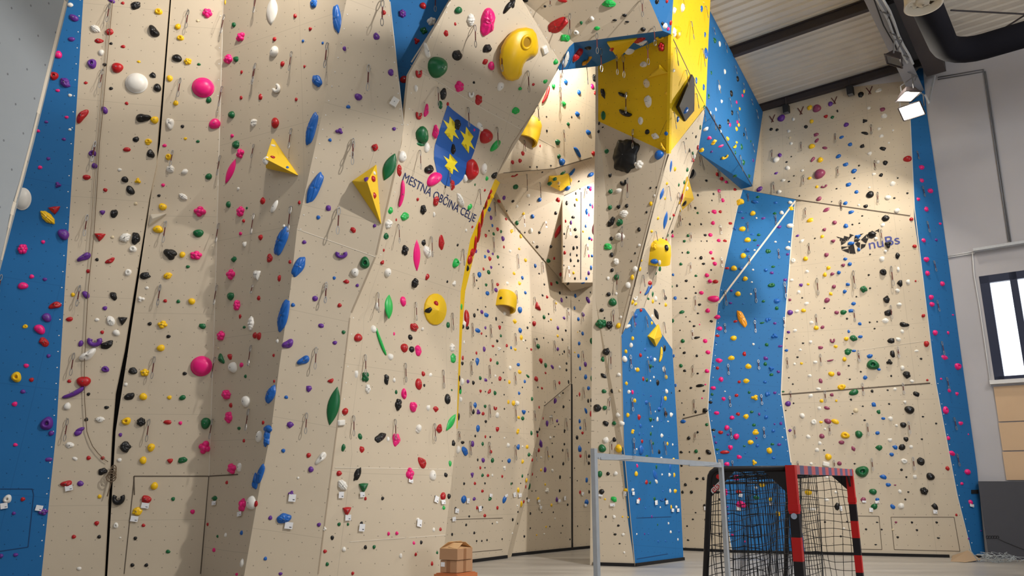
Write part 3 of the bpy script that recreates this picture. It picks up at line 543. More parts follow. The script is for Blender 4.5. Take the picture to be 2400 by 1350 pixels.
# hold list: colour, image position and size, shape, angle
HOLD_DATA = '''
w 163.8 11.2 12.5 11.2 f
v 172.5 41.2 18.8 13.8 e -30
v 167 91.2 15 9.5 e
p 136.2 127.5 13.8 17 o
r 125.5 177 16.5 18.8 d
v 151.2 193 26.2 21.2 n -30
p 135 211.8 9.5 6.2 i
w 163.8 223 8 7 i
p 155.8 274.5 8 6.5 i
v 108.2 285.5 8 6 i
p 89.2 306.5 7.5 6.5 i
w 163.5 303.5 6.5 5.5 i
v 149.5 326 8.5 6.5 i
v 261.2 1.2 15 8.8 e -25
r 287.5 6.8 7 6.5 i
k 317.5 12.5 23.8 17 n 20
y 370.8 26.2 15.5 14.5 d
w 222.5 67.5 21.2 16.2 f -30
r 255 73.2 17 15 n 20
r 230.5 95 19.5 12 n 5
k 260 101.8 7 5.5 i
r 288.2 108.8 9 7 i
k 359.5 72.5 29.5 22.5 z -45
w 237 122.5 12 13 o
v 214.5 148.2 19.5 19 d
k 245 151.2 7.5 7.5 i
r 273.8 157.5 26 21 o 10
y 325 144.2 8 5 i
w 318.2 193 47.5 45 D
k 357 175.8 15.5 13 n
k 368 205 16.5 15.5 o -30
r 200.8 194 8 6 i
k 260 207 8 7 i
r 296.5 242 7.5 7 i
v 244.5 257.5 17.5 11.5 e -50
r 191.2 271.2 37.5 19.5 z 60
k 333.8 275.5 32.5 22 z 15
y 361.8 280.5 16.5 14 o 30
k 317.5 325.8 16.5 13 n 20
y 347 330.5 14 11.5 d
p 485 28.8 21.2 21.2 p -40
n 463.2 48.2 6.5 6.5 i
g 463.2 48.2 4 4 i
y 416 61.8 12 12.5 o
y 422 88 14 12 d
k 413.8 135.5 19 16 o -15
y 438.8 143.2 16 15 p
g 466 150.5 7.5 6 i
y 397 183.2 12 13.5 o
p 474.5 203 47.5 44.5 D -20
g 488.8 234 11 13.5 o -30
y 411.2 241 10 11.5 o
w 397.5 288.8 18 31 z
k 427.2 296 7.5 7 i
p 502.5 289.2 23 24.5 o -40
y 434.2 324.5 7 6 i
g 463.5 331.2 7.5 6 i
k 385.8 142.5 6.5 15 e
g 547 57.8 10 10.5 o
p 561.8 85.5 20.5 21 p -45
p 532.5 138 19 23 p -50
g 550.8 137.8 15.5 14 n
r 565.5 168.8 6.5 8 i
r 564.5 228.8 7 8.5 i
g 541.2 268.5 15 15 o
p 543.2 318.2 8.5 8 i
w 592.5 287.5 18 17.5 n 30
g 551.2 336.2 17.5 12.5 o
y 527.5 5 4 10 i
v 113 371.5 8.5 7 i
p 93.5 392 9 8 i
v 135.5 433 14 13.5 p
r 127 490.2 27.5 20 t 10
y 109.5 510 40 21.5 f -40
v 148 548.8 27.5 21 o -50
p 52.5 583.2 20 21.5 p -40
p 100.8 566.8 8 8 i
p 74 648 10 8.5 i
v 105 654.5 9.5 7 i
p 53.2 669.5 19.5 15 o
v 215.8 358.8 15.5 14.5 d
v 221 388.2 12 11.5 o
r 296.8 350 15 10 o
k 352.5 360 16 20 z
y 346.2 337 10 5 o
p 385.2 340.8 8.5 7 i
y 393.8 367 13 13 d
w 398 395 18.5 16.5 n -20
w 431.8 402.5 15 13.5 n 20
g 488.2 413.2 13.5 13.5 o
r 202.2 415 15.5 11.5 o
w 280.2 397.8 8.5 7 i
k 292 420.2 14 13 o
y 322.2 423.5 14.5 14 p
k 305 445.2 21 14 o -40
r 246 444.5 12 10 n -30
p 381.8 433.5 7.5 7.5 i
k 372.2 458.2 7 6 i
w 428 461.2 20 12.5 f -35
y 380.2 484 15.5 15 o
n 317.8 477.2 7 7.5 i
v 239.5 497 14.5 13 t
k 267 499.5 16.5 19.5 n
p 466.8 495 25.5 23.5 p
g 463.8 546.2 20.5 16 o -10
r 233 553.2 24 19.5 t
w 293 557.5 24 20 f 30
n 263.2 555.8 7 6.5 i
k 318 557 23 30 n
w 310.8 583.2 15 15 d
y 369.5 537 21 15 o -20
v 196.8 602 32.5 18 z 35
k 227 608.2 7 7 i
r 257.5 610.8 21 11.5 z 35
k 397 594 29.5 25 n -30
y 426.5 596.5 12 12.5 o
p 457.8 597.8 25 19.5 p
g 440 625 8 7 i
r 206.5 635.5 9 8 i
w 299.5 638.2 14 14.5 d
k 338.8 645.5 22.5 17 n -10
y 392.5 647 17.5 15 f 20
g 551.2 339.5 16.5 15 o
p 561.2 359.5 19 22.5 p
p 538.8 400.8 58 18.5 L 65
w 557.8 442.2 6.5 7 i
g 534.2 479 11.5 13.5 o
p 562 495 18.5 22.5 p
g 578 487.5 5 5.5 i
r 570.2 517.5 8 7.5 i
p 563 547.5 8 7.5 i
w 572 572 13 16.5 t
g 546.2 607.8 15 12.5 n
p 538.8 642.5 20.5 22 p
w 598.8 643.2 14 17.5 o
r 128.8 715.2 26 16.5 z 25
v 109.2 744 20.5 16.5 o -20
y 58.5 765 10.5 9 d
p 92.5 771.5 23 18 o -35
r 102.5 801.5 23 16 n -35
v 113.8 834 8.5 7.5 i
p 61.2 857 11 8.5 i
y 37.5 883.5 21 20 d
r 73.5 890 10 8.5 i
v 53.5 917.8 10.5 8.5 i
p 34 947 11.5 9.5 i
v 109 992.8 26 29.5 d
y 170.5 690.5 8.5 8.5 i
v 200.5 690.5 18 12.5 e -40
k 265 692.8 21.5 14.5 n -50
v 245.5 722.2 10 8.5 i
r 162.2 748 15 9 e 10
w 226.8 749.2 9.5 7 i
w 258.5 752 22.5 15.5 n -50
k 286.2 750 20 19.5 t
w 272 779.8 15.5 12 o -15
r 239.2 778.5 7.5 7.5 i
v 221.2 799 32.5 26 h
v 188.8 805 14 9.5 e 75
k 250 807.8 34 18.5 n 22
w 204.5 832 41 22.5 z 40
v 246 865.5 16 12.5 d
r 195 894 29.5 22.5 o -10
r 162 893.5 8.5 7 i
v 172.5 920.2 50 18.5 b 22
k 207.2 923.8 7 7 i
w 157 952.2 13.5 16 o
k 249.5 955 9.5 7 i
k 202 983.2 8 7.5 i
w 234 984 18.5 12.5 f
v 187.5 1007 20 8 e 22
w 343.8 674.5 8 6 i
w 329.2 700.8 15.5 13 p
r 386.8 705 7.5 7.5 i
g 417.5 706.5 8 7.5 i
y 448.5 706 13.5 13.5 o
k 350.5 758.8 8.5 7.5 i
y 380 760.5 20 16 p
g 473.8 764.8 15.5 13 n -40
k 394.5 788.5 9 7 i
y 376 815.5 15.5 14 o
k 310.8 869 21.5 14.5 n -25
y 338 872.8 19.5 16 p
p 470 857.8 45.5 42.5 D
k 432.5 875.5 8.5 7.5 i
w 294.5 901 8 7 i
k 301.2 929 23 16 n 15
y 334.8 929.5 15 15 o
y 396.8 931.5 9.5 8 i
g 427 932 13.5 10 o 30
y 295 987.2 17.5 15.5 d
k 329.5 988.5 18.5 18.5 p
r 392.5 990 17.5 11 n
p 422.5 991.5 7.5 7.5 i
g 481 992 20 21.5 o
g 538.8 694 17 15.5 o
p 553.8 715.2 17 22.5 p
r 562 741.5 6.5 9.5 i
w 586.2 760.2 15 33 f
g 571.8 766.8 7.5 6 i
p 515.8 787 18.5 20 p
n 510.8 815.5 5 5 i
r 596.2 786 10 12.5 o
g 517 841 23.5 14 z -50
r 537 836 13 14 n
w 543.5 861 20 21.5 o
p 565 855.2 9.5 9.5 i
g 574.5 882 7 7.5 i
p 528.8 924.8 24 21 p -30
w 573.8 940.5 21 22 o
r 540 950 8.5 10 i
p 533.8 977.8 19.5 26 p
g 559.5 1004 8.5 7 i
v 119.5 1015.5 11 11 o
p 35.8 1042.5 9.5 7 i
v 115 1077.2 18 9.5 n
w 16.5 1170 18 16.5 d
r 53.2 1170.2 9.5 8.5 i
v 101.2 1200 20 14 p
v 32 1203.2 8.5 7 i
v 2.5 1303 8.5 8.5 i
v 36.5 1300.5 10 8 i
v 182 1014.8 17.5 11 o 20
w 163.2 1043.5 18 13 n -10
w 175 1074.8 13 8 n -30
r 207.2 1073.5 9 8.5 i
r 240.2 1073.5 7.5 7 i
k 239 1105 20.5 15 n 10
r 155 1134 23.5 15.5 z 15
v 187 1133.5 15 11.5 n
y 233 1163.8 8.5 8 i
r 226 1226.5 10 9 i
r 172.5 1258.2 8.5 8.5 i
k 232 1258.2 8 7.5 i
w 185 1332.8 9.5 7.5 i
w 281.5 1260.2 4.5 3.5 i
w 271 1231.8 10.5 11.5 d
v 281.8 1019 7.5 8 i
k 290.8 1047.2 27 26 n
w 279.5 1078.2 9 8 i
y 353.2 1048.8 15 15.5 o
y 334.5 1078.8 14.5 15 o
r 398 1080.2 15 13 t
g 428 1078.5 22 14.5 n 10
p 478 1049.5 27.5 29 p
k 277 1168 27.5 30.5 h
y 360.8 1139.2 15 15 o
r 342.5 1170.2 21 19 n
y 320 1199 22.5 17 n 10
g 405.5 1169.5 7.5 8.5 i
p 451 1199.5 9 9.5 i
r 335.8 1231.5 7.5 7 i
k 316.8 1261.8 7.5 7.5 i
g 393.5 1293 9.5 7.5 i
k 309.8 1324.8 8 8 i
k 342.5 1324.8 8 7.5 i
r 571 1033 6.5 7.5 i
p 540.8 1099 22 21.5 p
w 559.2 1094.5 13 19.5 n
r 530.8 1131 7 7.5 i
g 501.2 1168 16.5 12.5 n
p 566.2 1183.5 19 30.5 p
w 586.8 1178.5 22.5 31 o
r 485.8 1229 6.5 7 i
g 509 1257.2 6 6 i
w 527.8 1254.2 7 9 i
b 565.2 1249 7.5 9.5 i
p 500.5 1289.2 8.5 9 i
w 565.2 1320.5 11 20 n
p 554 1346 7.5 6 i
r 598.8 1181 10 12.5 i
b 596.2 1128.5 15 42.5 z
w 635 23.8 28.8 62.5 L 88
b 733.8 7.5 15 20 s 90
b 788 42.5 19 72.5 s -84
r 690.5 37 10.5 10.5 n
r 726.5 67.5 8 8 i
r 641.8 91.2 11 11 n
w 640.5 120 20.5 22 o
b 709.5 95.8 6.5 6.5 i
b 755.8 100.5 5.5 6.5 i
r 661.2 149.5 9.5 12 o
r 713.2 155.5 5.5 6.5 i
b 741.5 188.8 35 19 s -55
w 646.5 206.2 18.5 24 h 40
r 609 226.5 10.5 16 n
r 693.5 232.8 7 8 i
r 643 287.5 18 22 o
b 728.8 301.2 80 21 s 72
r 900 29.2 9.5 9.5 o
v 882.5 85 14 17.5 n
v 807.5 113.8 7.5 9.5 i
v 916.2 169.2 12 14 o
v 840 226.5 15.5 14.5 o
b 816.2 250 8.5 8 i
v 795.5 306.8 16.5 13.5 p
v 923.8 301.8 7.5 7.5 i
b 773.5 328 7 7 i
w 924.2 238.8 15 20 B -30
r 991.8 12.5 12.5 14.5 o
v 943.8 31.2 15.5 18 p
w 1012 48.8 17.5 20 p -40
g 993.8 71 15 16.5 p
r 977 95 13 15.5 p
r 947.5 185.5 16 15.5 o
g 1075.5 24.5 16.5 14.5 o
r 1067.2 56.5 5.5 7.5 i
r 1047 78 14.5 14 n
w 1105 48.8 17.5 27.5 f
p 1146.5 52.5 40 60 n 80
k 1193.8 15 40 15 z 45
w 1001.8 119.5 15 35 z -70
k 1073.2 130 28.8 22.5 n 30
k 1143.8 114 22.5 20 n 20
g 1028.5 157.5 44 47.5 o
r 982.5 170.8 15.5 21 h
r 1137.8 145 15 12.5 n 20
p 1152.5 155 14 17.5 o
w 976 207 8.5 13.5 o
k 1040.8 218.8 16.5 26 n 70
k 1111.2 193.5 6 5.5 i
p 1078.5 203 21.5 22 p
w 1105 220.5 14 16.5 h
w 1173.8 203 13.5 20 o 60
g 1033 245.8 10.5 16.5 o
r 1123.8 234 18.5 21 n
p 1000.5 259 12.5 27.5 z 80
r 982.5 269.2 15 20 h
g 991.5 319.5 34.5 40 o
p 1022.5 309.5 18.5 33 n
k 1073.8 292 19 21.5 n
p 1111.8 305 5 6 i
w 1126.2 296.8 20 14 z -40
r 1141.5 321.2 32.5 32.5 o
r 1050 243.8 6.5 7.5 i
w 621.8 375.8 13 17.5 o
w 640.8 340.5 10 5.5 i
r 639.5 367.5 10 6.5 i
b 673.8 391.5 6 6 i
r 614 469.5 13.5 16.5 n
w 642 484 27.5 11 e 62
r 700.8 474.5 7 8.5 i
w 664.5 530 7 7 i
b 657.5 564.5 72.5 24 s 66
r 609 556 12.5 14.5 n
r 630 604.5 15 20 n
r 678.8 613.8 7.5 8 i
w 602.5 643.2 15 25 t
r 653.2 652.5 10.5 14.5 n
b 700 624.5 52.5 20 s 62
b 737.5 440 77.5 20.5 s 64
v 769.5 487 12.5 13.5 n
b 746 509.5 8 8.5 i
v 713 567.5 8.5 8.5 i
v 857.5 418.5 13 14 n
r 876.5 419 11.5 14 o
w 878.5 405.8 7.5 7.5 i
r 879.2 458 10.5 16.5 n
r 879.5 345.5 15 16.5 n
r 827.8 538.5 12 13.5 n
v 878 529 7 7 i
v 800 595.2 24.5 19 h
g 855 616 20 22 d
w 832 638.5 16 16.5 o
b 783.5 651.5 6.5 7 i
r 811.5 660.2 14 10 n
v 837.5 669 6.5 7 i
g 913.2 390.8 62.5 25 L 68
w 945 367.5 18.5 21 o
r 938.2 400 13 24 n
p 941.8 455 55 16 b 73
G 916.8 494 14 15.5 n
G 951 508.5 22 19.5 n
w 912.5 525.2 17.5 20 p
g 906.2 554 12 15 d
r 900 586.5 5 7 i
r 897 615.8 12.5 11.5 t
w 910 639.5 15.5 20 o
r 929.2 515.2 4 6.5 i
g 987.5 337.8 22.5 8.5 n
w 1001.8 345.8 14 20 o
k 1063.2 350 13 24.5 n
k 1007.5 397.5 21.5 21 z 30
p 1020.2 420 42.5 25 e 25
r 1109 396.5 32.5 45 d
w 1135.5 397 16.5 22.5 o
G 1162.5 342 30 15 e 30
r 1061.2 433 14 22.5 n
w 1092 418.5 12.5 17.5 o
k 1160 412 18.5 15 n
G 1142.5 418.8 9 11.5 n
g 1113.5 433 3.5 6.5 i
k 1044.2 437.8 4.5 5.5 i
r 979.5 467.5 6.5 8 i
r 1024 471.5 16.5 22.5 n
w 1080 470.8 42.5 16 f -70
G 1102.5 486 15 14.5 n
k 993.2 492 16 23 p
w 1018 503 6.5 11.5 i
k 950.8 587.5 18 23 p
p 978.8 599 71.5 20 L 88
k 994.5 569 12.5 15 n
w 1003 590.5 35 16 s -65
r 1036 569.5 15 34.5 n
G 1070 617 17 19.5 d
k 1073 574.5 5.5 6 i
w 1093.2 540 5.5 7.5 i
w 1079.5 615 6.5 6 i
r 1107.5 532 5.5 5.5 i
r 1136.8 446 5.5 5.5 i
r 1002.8 648.5 12 15 n
k 974.2 664 18 20 p
k 1048.8 660.2 5 6 i
w 1065.5 665 10.5 13.5 p
r 1151 449.5 12.5 15 n
r 1145 460.8 12.5 12.5 n
y 1155 462 10 12.5 n
r 1137.5 477 11 22.5 b 70
k 1132.5 488.5 6 10 i
b 1147.5 489.5 12.5 14 t
r 1130 512 42.5 11.5 b 72
r 1122.5 544.5 45 14 b 75
r 1113.8 574.5 40 12.5 b 72
r 1108.8 592 15 20 n
r 1102.5 609.5 15 20 o
k 1097.5 629.5 10 15 n
v 1116.2 587.8 7.5 10 n
r 1168.8 472.8 9 10 n
v 1182 464 7.5 10.5 o
v 1151.5 510.2 7 9.5 o
b 1154.5 528.5 5 8 i
r 1186.5 513.2 6 6 i
r 1167.5 537 9 9 n
g 1175 542.5 6 10 n
g 1157.5 548 6.5 7.5 i
r 1139.5 552 7.5 9.5 n
y 1198.8 542.5 6 10 n
v 1179.5 559 8 11 o
r 1181.5 578.8 4.5 7 i
v 1145 588.8 7 7.5 i
b 1137.5 601.2 6 8 i
v 1155.5 595 5 6 i
r 1149 606 10.5 11 n
g 1167.5 602 6.5 7.5 i
v 1151.8 626.5 5.5 7 i
r 1133.8 630.5 5 7 i
b 1124.5 643.5 10 12 o
g 1146 637.8 8.5 9.5 o
k 1117.5 657 4 4.5 i
r 1167.5 666.5 8.5 8.5 n
g 1140 667.5 6.5 7 i
w 1196.2 588.2 7.5 9 n
w 1190 664 7.5 9 n
k 1146.5 541 3.5 4 i
k 1179.5 626.2 3 3.5 i
k 1169.5 619.5 3 3.5 i
k 1188 494.5 3.5 4 i
b 662.5 739 77.5 22.5 s 75
r 605 698.5 9.5 12 n
r 605.5 787.8 11.5 15.5 o
w 649.2 799.5 6.5 8.5 i
r 640.8 832.8 6 6.5 i
r 642 893.5 5 6.5 i
b 631 924.5 45 24.5 n 65
b 626.2 1005.2 20 15 o
r 616 990.5 6.5 8.5 i
v 738.8 700.5 14.5 12.5 n
b 686.8 714.8 8 8.5 i
r 796 715.8 8.5 8.5 i
v 752.8 763.5 15 12 n
v 675 806 25 19.5 z 40
v 785 803.2 9.5 8 i
b 711.8 844.5 29 19.5 z 35
g 805.5 778.5 7.5 8 i
r 775.5 892.5 16.5 11 t 20
v 723.5 911 12.5 14 n
b 670.8 931 8 7 i
g 781.8 951.5 82.5 25.5 L 80
r 810 964.5 14 14 o
v 679.5 996 16.5 13.5 n
w 800.5 991 16.5 11.5 B 0
G 913.2 717 58.5 22.5 L -85
w 885 719 11 19 n
p 946.2 706 14 20 o
w 877 771 13.5 15.5 o
G 893.2 800.2 60 12.5 b -62
r 840.8 791.5 17.5 16.5 o
r 972.5 768.5 27.5 18.5 n -45
w 990.8 771.5 6.5 7.5 i
p 924.2 782.2 5 7.5 i
g 1051.2 761.5 9.5 13 o
k 962.5 790.5 11 11.5 o
r 949 815 17.5 17.5 o
k 966 818.5 13 13 o
p 982 821 18 29.5 n
w 1061 814 13 18.5 p
G 1063.8 839.5 14 22.5 n
w 916.5 836 13 15 o
w 836.5 877 10 17.5 n
g 857.5 883.5 18 22.5 p
k 907 889.5 13.5 22.5 n
w 924.5 891 7 9 i
r 993 876 9 10.5 o
w 1010 878.5 12.5 7.5 n 40
r 982.5 900.2 15.5 23.5 o
k 994.8 903 5 7 i
w 863 911 12.5 20 p
g 929 919 6 9 i
p 948 923.2 12.5 21 d
g 1059.2 914 4 4.5 i
k 1050.2 935.2 14.5 20 o
k 935.2 947.8 16.5 25 p
p 971 952.8 20 22.5 n
w 1005.2 955.8 10 13.5 n
r 1023.2 958.5 15 14.5 n
G 1058.8 989.5 47.5 15 L 58
w 982.8 1004 14 15 o
r 1031.2 1004 15.5 17.5 n
G 1082 719 6 12.5 i
r 1095 745.2 12.5 35 o
w 1089.5 759 10 14 n
k 1085 765.2 7.5 10 i
k 1096.2 767.8 8 9 i
r 1085 839 5 10 i
k 1084.2 851.5 6 8.5 i
k 1077.5 886.5 5 12.5 i
w 1084.2 894.5 8.5 15 o
k 1078 910.2 7 12.5 i
G 1079.5 916.5 6.5 12.5 i
w 1080.8 936 7 10 i
k 1075.8 976.5 4.5 15 i
w 1088.2 802 4.5 7.5 i
b 1143.2 687.2 9 10 o
v 1163.2 679.5 8 10 o
v 1130 731 7.5 9 o
b 1141.5 738 13.5 12 n
k 1112.5 739 6.5 9.5 o
k 1163.2 747 5 8.5 i
b 1121 775 14 11 n
v 1138 768.2 5 7 i
r 1172 767 8.5 12.5 t
g 1174.2 787 5 7 i
k 1165.8 799 6 6.5 i
r 1128.8 781.5 4.5 5.5 i
v 1135.5 818.2 7 11 o
r 1155.8 811 6.5 5.5 i
r 1188.2 810 5.5 7.5 i
w 1170.8 817.2 10 9 p
b 1120 847.2 10.5 17.5 n
r 1150.5 843.5 5.5 8 i
g 1166.2 850.8 6.5 7.5 i
r 1117 827.2 4.5 7.5 i
r 1173 887.2 9 12 n
g 1126.5 886 8 9 n
v 1139.5 890.5 9.5 8.5 n
v 1097.5 894 6.5 8.5 o
k 1110 897 7 8.5 i
w 1161.5 881.2 5 6.5 i
y 1194.5 895.2 7 9 n
r 1148 917.2 7.5 12.5 z 60
r 1126.8 916.5 6 6.5 i
g 1160.8 921 7.5 9 i
b 1115 949.5 10 12.5 n
g 1137.5 952.2 6.5 7 i
r 1161.5 955.8 8.5 10 h
v 1121.8 966 10.5 12 p
k 1110 965.2 6 10 o
r 1132.8 969.5 7 7.5 i
w 1166.2 973 8.5 12 o
k 1139 987.8 6 6 i
b 1121 1004 8.5 15 o
r 1167 1006 10 11 n
y 1192 942.2 5.5 8.5 i
w 1196.2 862 7 9 o
b 1198.2 814.8 5 7 i
k 1177.5 755.5 3.5 3.5 i
k 1120 725.8 4 4.5 i
k 1138.5 719 3.5 3.5 i
k 1121.2 676 3 3.5 i
k 1140 787.8 3.5 4 i
k 1180 873.2 3 3.5 i
k 1153.2 897.2 3 3.5 i
k 1183 890.5 3 3.5 i
k 1138 917.8 3 3 i
k 1181.8 925 3 3.5 i
k 1182.5 958.2 3.5 4 i
k 1162.5 831.5 3.5 3 i
k 1180.8 824 2.5 3 i
k 1108.8 842.8 3.5 3.5 i
k 1173.5 698 6.5 6.5 i
w 1183.8 733.5 8.5 8.5 i
r 1023 709.8 11 10 o
k 1004.5 727.2 16.5 12.5 n 20
w 605.5 1023.5 15 22.5 o
b 622.5 1027.2 20 37.5 n 90
b 608.8 1111 47.5 15 s 70
b 664 1056.5 8 8.5 i
r 723.5 1067.2 9 10 i
w 752.5 1073.5 32.5 17 z 55
v 728.8 1100.5 11.5 11.5 o
w 698.8 1120.2 5 5 i
v 682.5 1156.5 12.5 11.5 p
b 665.5 1216.5 35.5 23 n 0
v 633.5 1214 8 9.5 i
v 747.5 1230 8 8.5 i
b 622 1309.5 7 8 i
v 657.5 1345 8.5 6.5 i
g 844.8 1022.8 12.5 13.5 n
k 893 1024.8 35 18 n 42
w 910.2 1029 7.5 10.5 i
p 930.5 1030 20 32 n
w 980.8 1009.8 12.5 10 i
g 805 1049.5 10.5 15 n
r 849.2 1052.5 12.5 15.5 n
k 1064.2 1038.5 10.5 14.5 n
k 1085 1037 9 6.5 i
w 1075 1054 10 16 o
b 1091.5 1058.5 22.5 12.5 n -50
r 992 1084.2 30 18.5 n -50
G 1055.5 1086 7 12.5 i
w 1015.8 1114 15 22.5 o
r 795.5 1110.2 12 11.5 n
k 839.2 1111 32.5 14.5 n 65
p 962.5 1110.5 19.5 28 p
k 1046 1112.8 10 10 n
w 802.5 1138.5 19 25 f -50
g 853 1141.5 21 23 t
r 1039.5 1163 12.5 16.5 o
k 1053.2 1163 8.5 10.5 o
r 856.8 1168.8 5.5 7.5 i
k 897.5 1167.8 7 7.5 i
G 1040.8 1190 7 8 i
r 814 1197 19 21 t
k 1021.5 1164 5 6 i
k 847.5 1226.5 6.5 7.5 i
w 980.2 1218 7.5 8.5 i
g 795 1229 7 8 i
g 815.8 1229 5 6.5 i
w 761.5 1239.5 8 10 p
w 1017.2 1241.5 6.5 8.5 i
r 1032.8 1240.5 6 7.5 i
k 779 1260.5 7 9.5 i
p 911.2 1251 6 8 i
p 930.5 1250 7 7.5 i
p 970.5 1272.5 6 7 i
k 987.8 1271.2 6 8.5 i
k 856.8 1282.8 7 8.5 i
g 877.2 1282.2 7 8 i
w 806.5 1287.8 9 9.5 i
r 762 1292.5 7.5 7.5 i
w 939.5 1303 6.5 10.5 i
r 974.8 1299.5 5.5 7.5 i
g 1025 1295.2 5 6.5 i
r 1013 1321 6 9 i
g 767.2 1322.5 7 8 i
r 827 1344 6.5 7 i
v 1108.2 1040.2 8.5 12 o
g 1132 1040.5 7 9.5 n
r 1138 1023.5 4 7 i
k 1114.2 1021.8 4.5 5.5 i
r 1150.8 1059 7.5 7 i
b 1194 1079.8 8.5 9 o
v 1133.2 1078.5 8.5 9.5 o
g 1155 1079 8 9.5 o
k 1120 1077.8 4 6 i
r 1126.2 1096.5 5 7 i
w 1183 1096.8 7.5 11 p
v 1107.5 1112.8 8 13 p
g 1131.8 1114.2 7.5 8 n
r 1144.2 1114.5 6.5 6.5 i
w 1154.5 1114 4.5 6 i
r 1177.5 1116.5 5 6 i
k 1088.2 1133.5 5 6 i
r 1113.5 1133 6 6.5 i
k 1137 1132.8 4 5 i
r 1131.2 1151 6.5 6.5 i
b 1088.2 1170.5 12.5 16 o
v 1112.5 1169.8 10 8.5 n
g 1149.5 1169 9 10.5 n
b 1183 1171 16 8.5 e 62
k 1068.2 1191.5 5 6 i
r 1118.5 1190.2 5 8 i
k 1131 1189 3.5 5 i
r 1166.2 1190.2 5.5 8 i
r 1136.8 1208.5 7 7 i
k 1100 1210.2 4.5 4.5 i
k 1093 1230.2 5 5.5 i
w 1165.5 1224.8 5 5.5 i
k 1154.2 1227 3 3.5 i
k 1060 1252.5 5 6.5 i
k 1112 1249 5 6 i
k 1117.5 1268 4 4.5 i
k 1129.5 1267.8 4 4 i
k 1141.8 1265.8 4 4.5 i
k 1177.2 1263.5 3.5 4 i
w 1192.5 1043.5 10.5 10 n 20
w 1182.5 1026.5 3.5 4.5 i
k 1149.2 1024.2 4 4.5 i
k 1137 1096.2 3 3.5 i
k 1177.5 1080.5 2.5 3 i
g 1198.2 1134 3 6.5 i
k 1202.5 7.5 15 25 n
k 1231.2 0.8 13.5 7.5 i
k 1277 15.2 7.5 5.5 n
r 1316.8 2 23 9 n
G 1426.2 10 29 17.5 n
k 1463.8 36.5 9.5 7 i
k 1441 47.5 9 5 i
k 1470 51.5 8.5 4.5 i
w 1386.5 43.8 11 10.5 n
g 1362 53.8 8.5 10 t
r 1304.5 61.2 60 24 s 32
G 1325 88.2 24 16.5 n
w 1349.5 76.8 12 10.5 d
G 1398.2 66.8 13.5 9 n
k 1507.2 69.8 10.5 9.5 o
w 1277.5 117.5 12.5 17.5 B 20
G 1303.8 145.5 14 12 n
w 1328.8 140 12.5 32.5 f 70
r 1356.2 130 37.5 22.5 n 10
k 1379 114.2 17 12.5 n
o 1377.5 140 39 17.5 h
r 1433.8 117.5 10 12.5 n
w 1473.8 121.8 22 15.5 d
r 1497.5 96.2 30 15 n 20
w 1503.8 102 22 13.5 z 25
y 1546.2 90 16.5 12.5 h
r 1548.2 110 16.5 19.5 p
w 1506.5 151.2 18 11.5 d
n 1513 195.5 17 19 n
w 1517 237.5 21.5 28 n
y 1561.8 218 8.5 9 i
k 1412 218.8 11.5 23 n -65
k 1458.8 222 24.5 12.5 M -10
k 1464.5 265 35.5 19.5 M -12
g 1412.8 270.8 11 18.5 o
w 1500 283.2 11.5 17.5 d
k 1515.8 309.2 11 10.5 o
w 1534 319.5 19.5 13.5 n -10
b 1561.2 313 9.5 10 o
k 1395 182.5 12.5 19 n
b 1326.8 191.2 11 15 n
p 1389 202.5 8 11.5 i
b 1357.8 216.5 9 10.5 o
r 1396 218.2 7.5 9 i
g 1400.8 226.2 6 12.5 n
G 1322 243 13.5 12.5 n
b 1355 267.5 12.5 12.5 n
G 1298.2 201.5 8.5 11 o
G 1279.2 191.2 10.5 9 n
r 1250.5 198.2 6.5 6 i
G 1219.5 208 9 6.5 i
G 1210 260 18.5 17.5 n
r 1280 222.5 45 12.5 b 62
k 1281.2 273.2 3.5 3.5 i
k 1340.2 274.2 3.5 5 i
g 1333.2 291.2 9 9 n
k 1282 306.5 4.5 6 i
b 1380.5 310 13.5 12.5 n
k 1403.8 289.2 4.5 7.5 i
k 1402.5 308.2 5 7.5 i
g 1308.2 331.5 14 12 n
k 1412.5 298 5 3.5 i
k 1541.2 3 11 14 n
r 1563.8 2.5 6.5 9 i
k 1554 55.5 8 8.5 n
w 1560.5 61.2 12.5 12.5 n
r 1573.5 53.5 7.5 12.5 n
p 1567 68 6.5 7.5 i
w 1582.5 23.8 12.5 17.5 n
w 1601 18 11.5 19 d
w 1582.5 76.2 14.5 20 n
y 1590 75 22.5 27.5 o
b 1645 20.5 7 14 o
b 1653 81.2 5.5 11.5 o
b 1656.2 125 12.5 22.5 n
b 1632.5 188.8 6 14 o
b 1650 204.5 6.5 14 o
b 1589.5 279.5 7 12.5 o
b 1609 259.2 16.5 11.5 o 15
y 1650 5 10 7.5 i
w 1580 165.5 6.5 7.5 i
g 1662 226.2 7.5 13.5 n
g 1651.2 251.2 6 8 i
g 1675.8 94.5 10 11 i
w 1687.5 102.5 6.5 11.5 o
w 1699.5 167.5 6.5 10.5 o
k 1729.5 184.5 7.5 13 o
w 1687 204.5 6.5 12 o
k 1715 219 8.5 13.5 o
y 1744.5 214 6.5 10 n
p 1741.2 223.8 7.5 9 n
g 1667.5 170.8 5 8 i
w 1692.5 237.5 7.5 8 n
p 1727 239.5 5.5 7.5 i
w 1678.5 256.5 5 8 i
y 1734.2 255 5.5 7 i
k 1716.5 263.8 6 11 o
w 1666 264.2 4.5 7 i
k 1707.5 285.8 7.5 12.5 n
p 1712 292 7 10 n
p 1729 286 6.5 8 i
y 1732.5 292.5 7.5 9 n
k 1688 296.8 8 10 o
y 1727.5 302 8.5 10.5 n
w 1655.5 303.8 15 10 n 10
w 1690 307.5 4.5 6 i
y 1706.2 325 8.5 9 o
k 1744.2 315.5 5.5 10 n
g 1642 298.8 4.5 10 i
p 1663.8 324.2 15 8.5 n -25
y 1675 332.5 14 10 n
y 1727.5 333.8 7.5 7.5 n
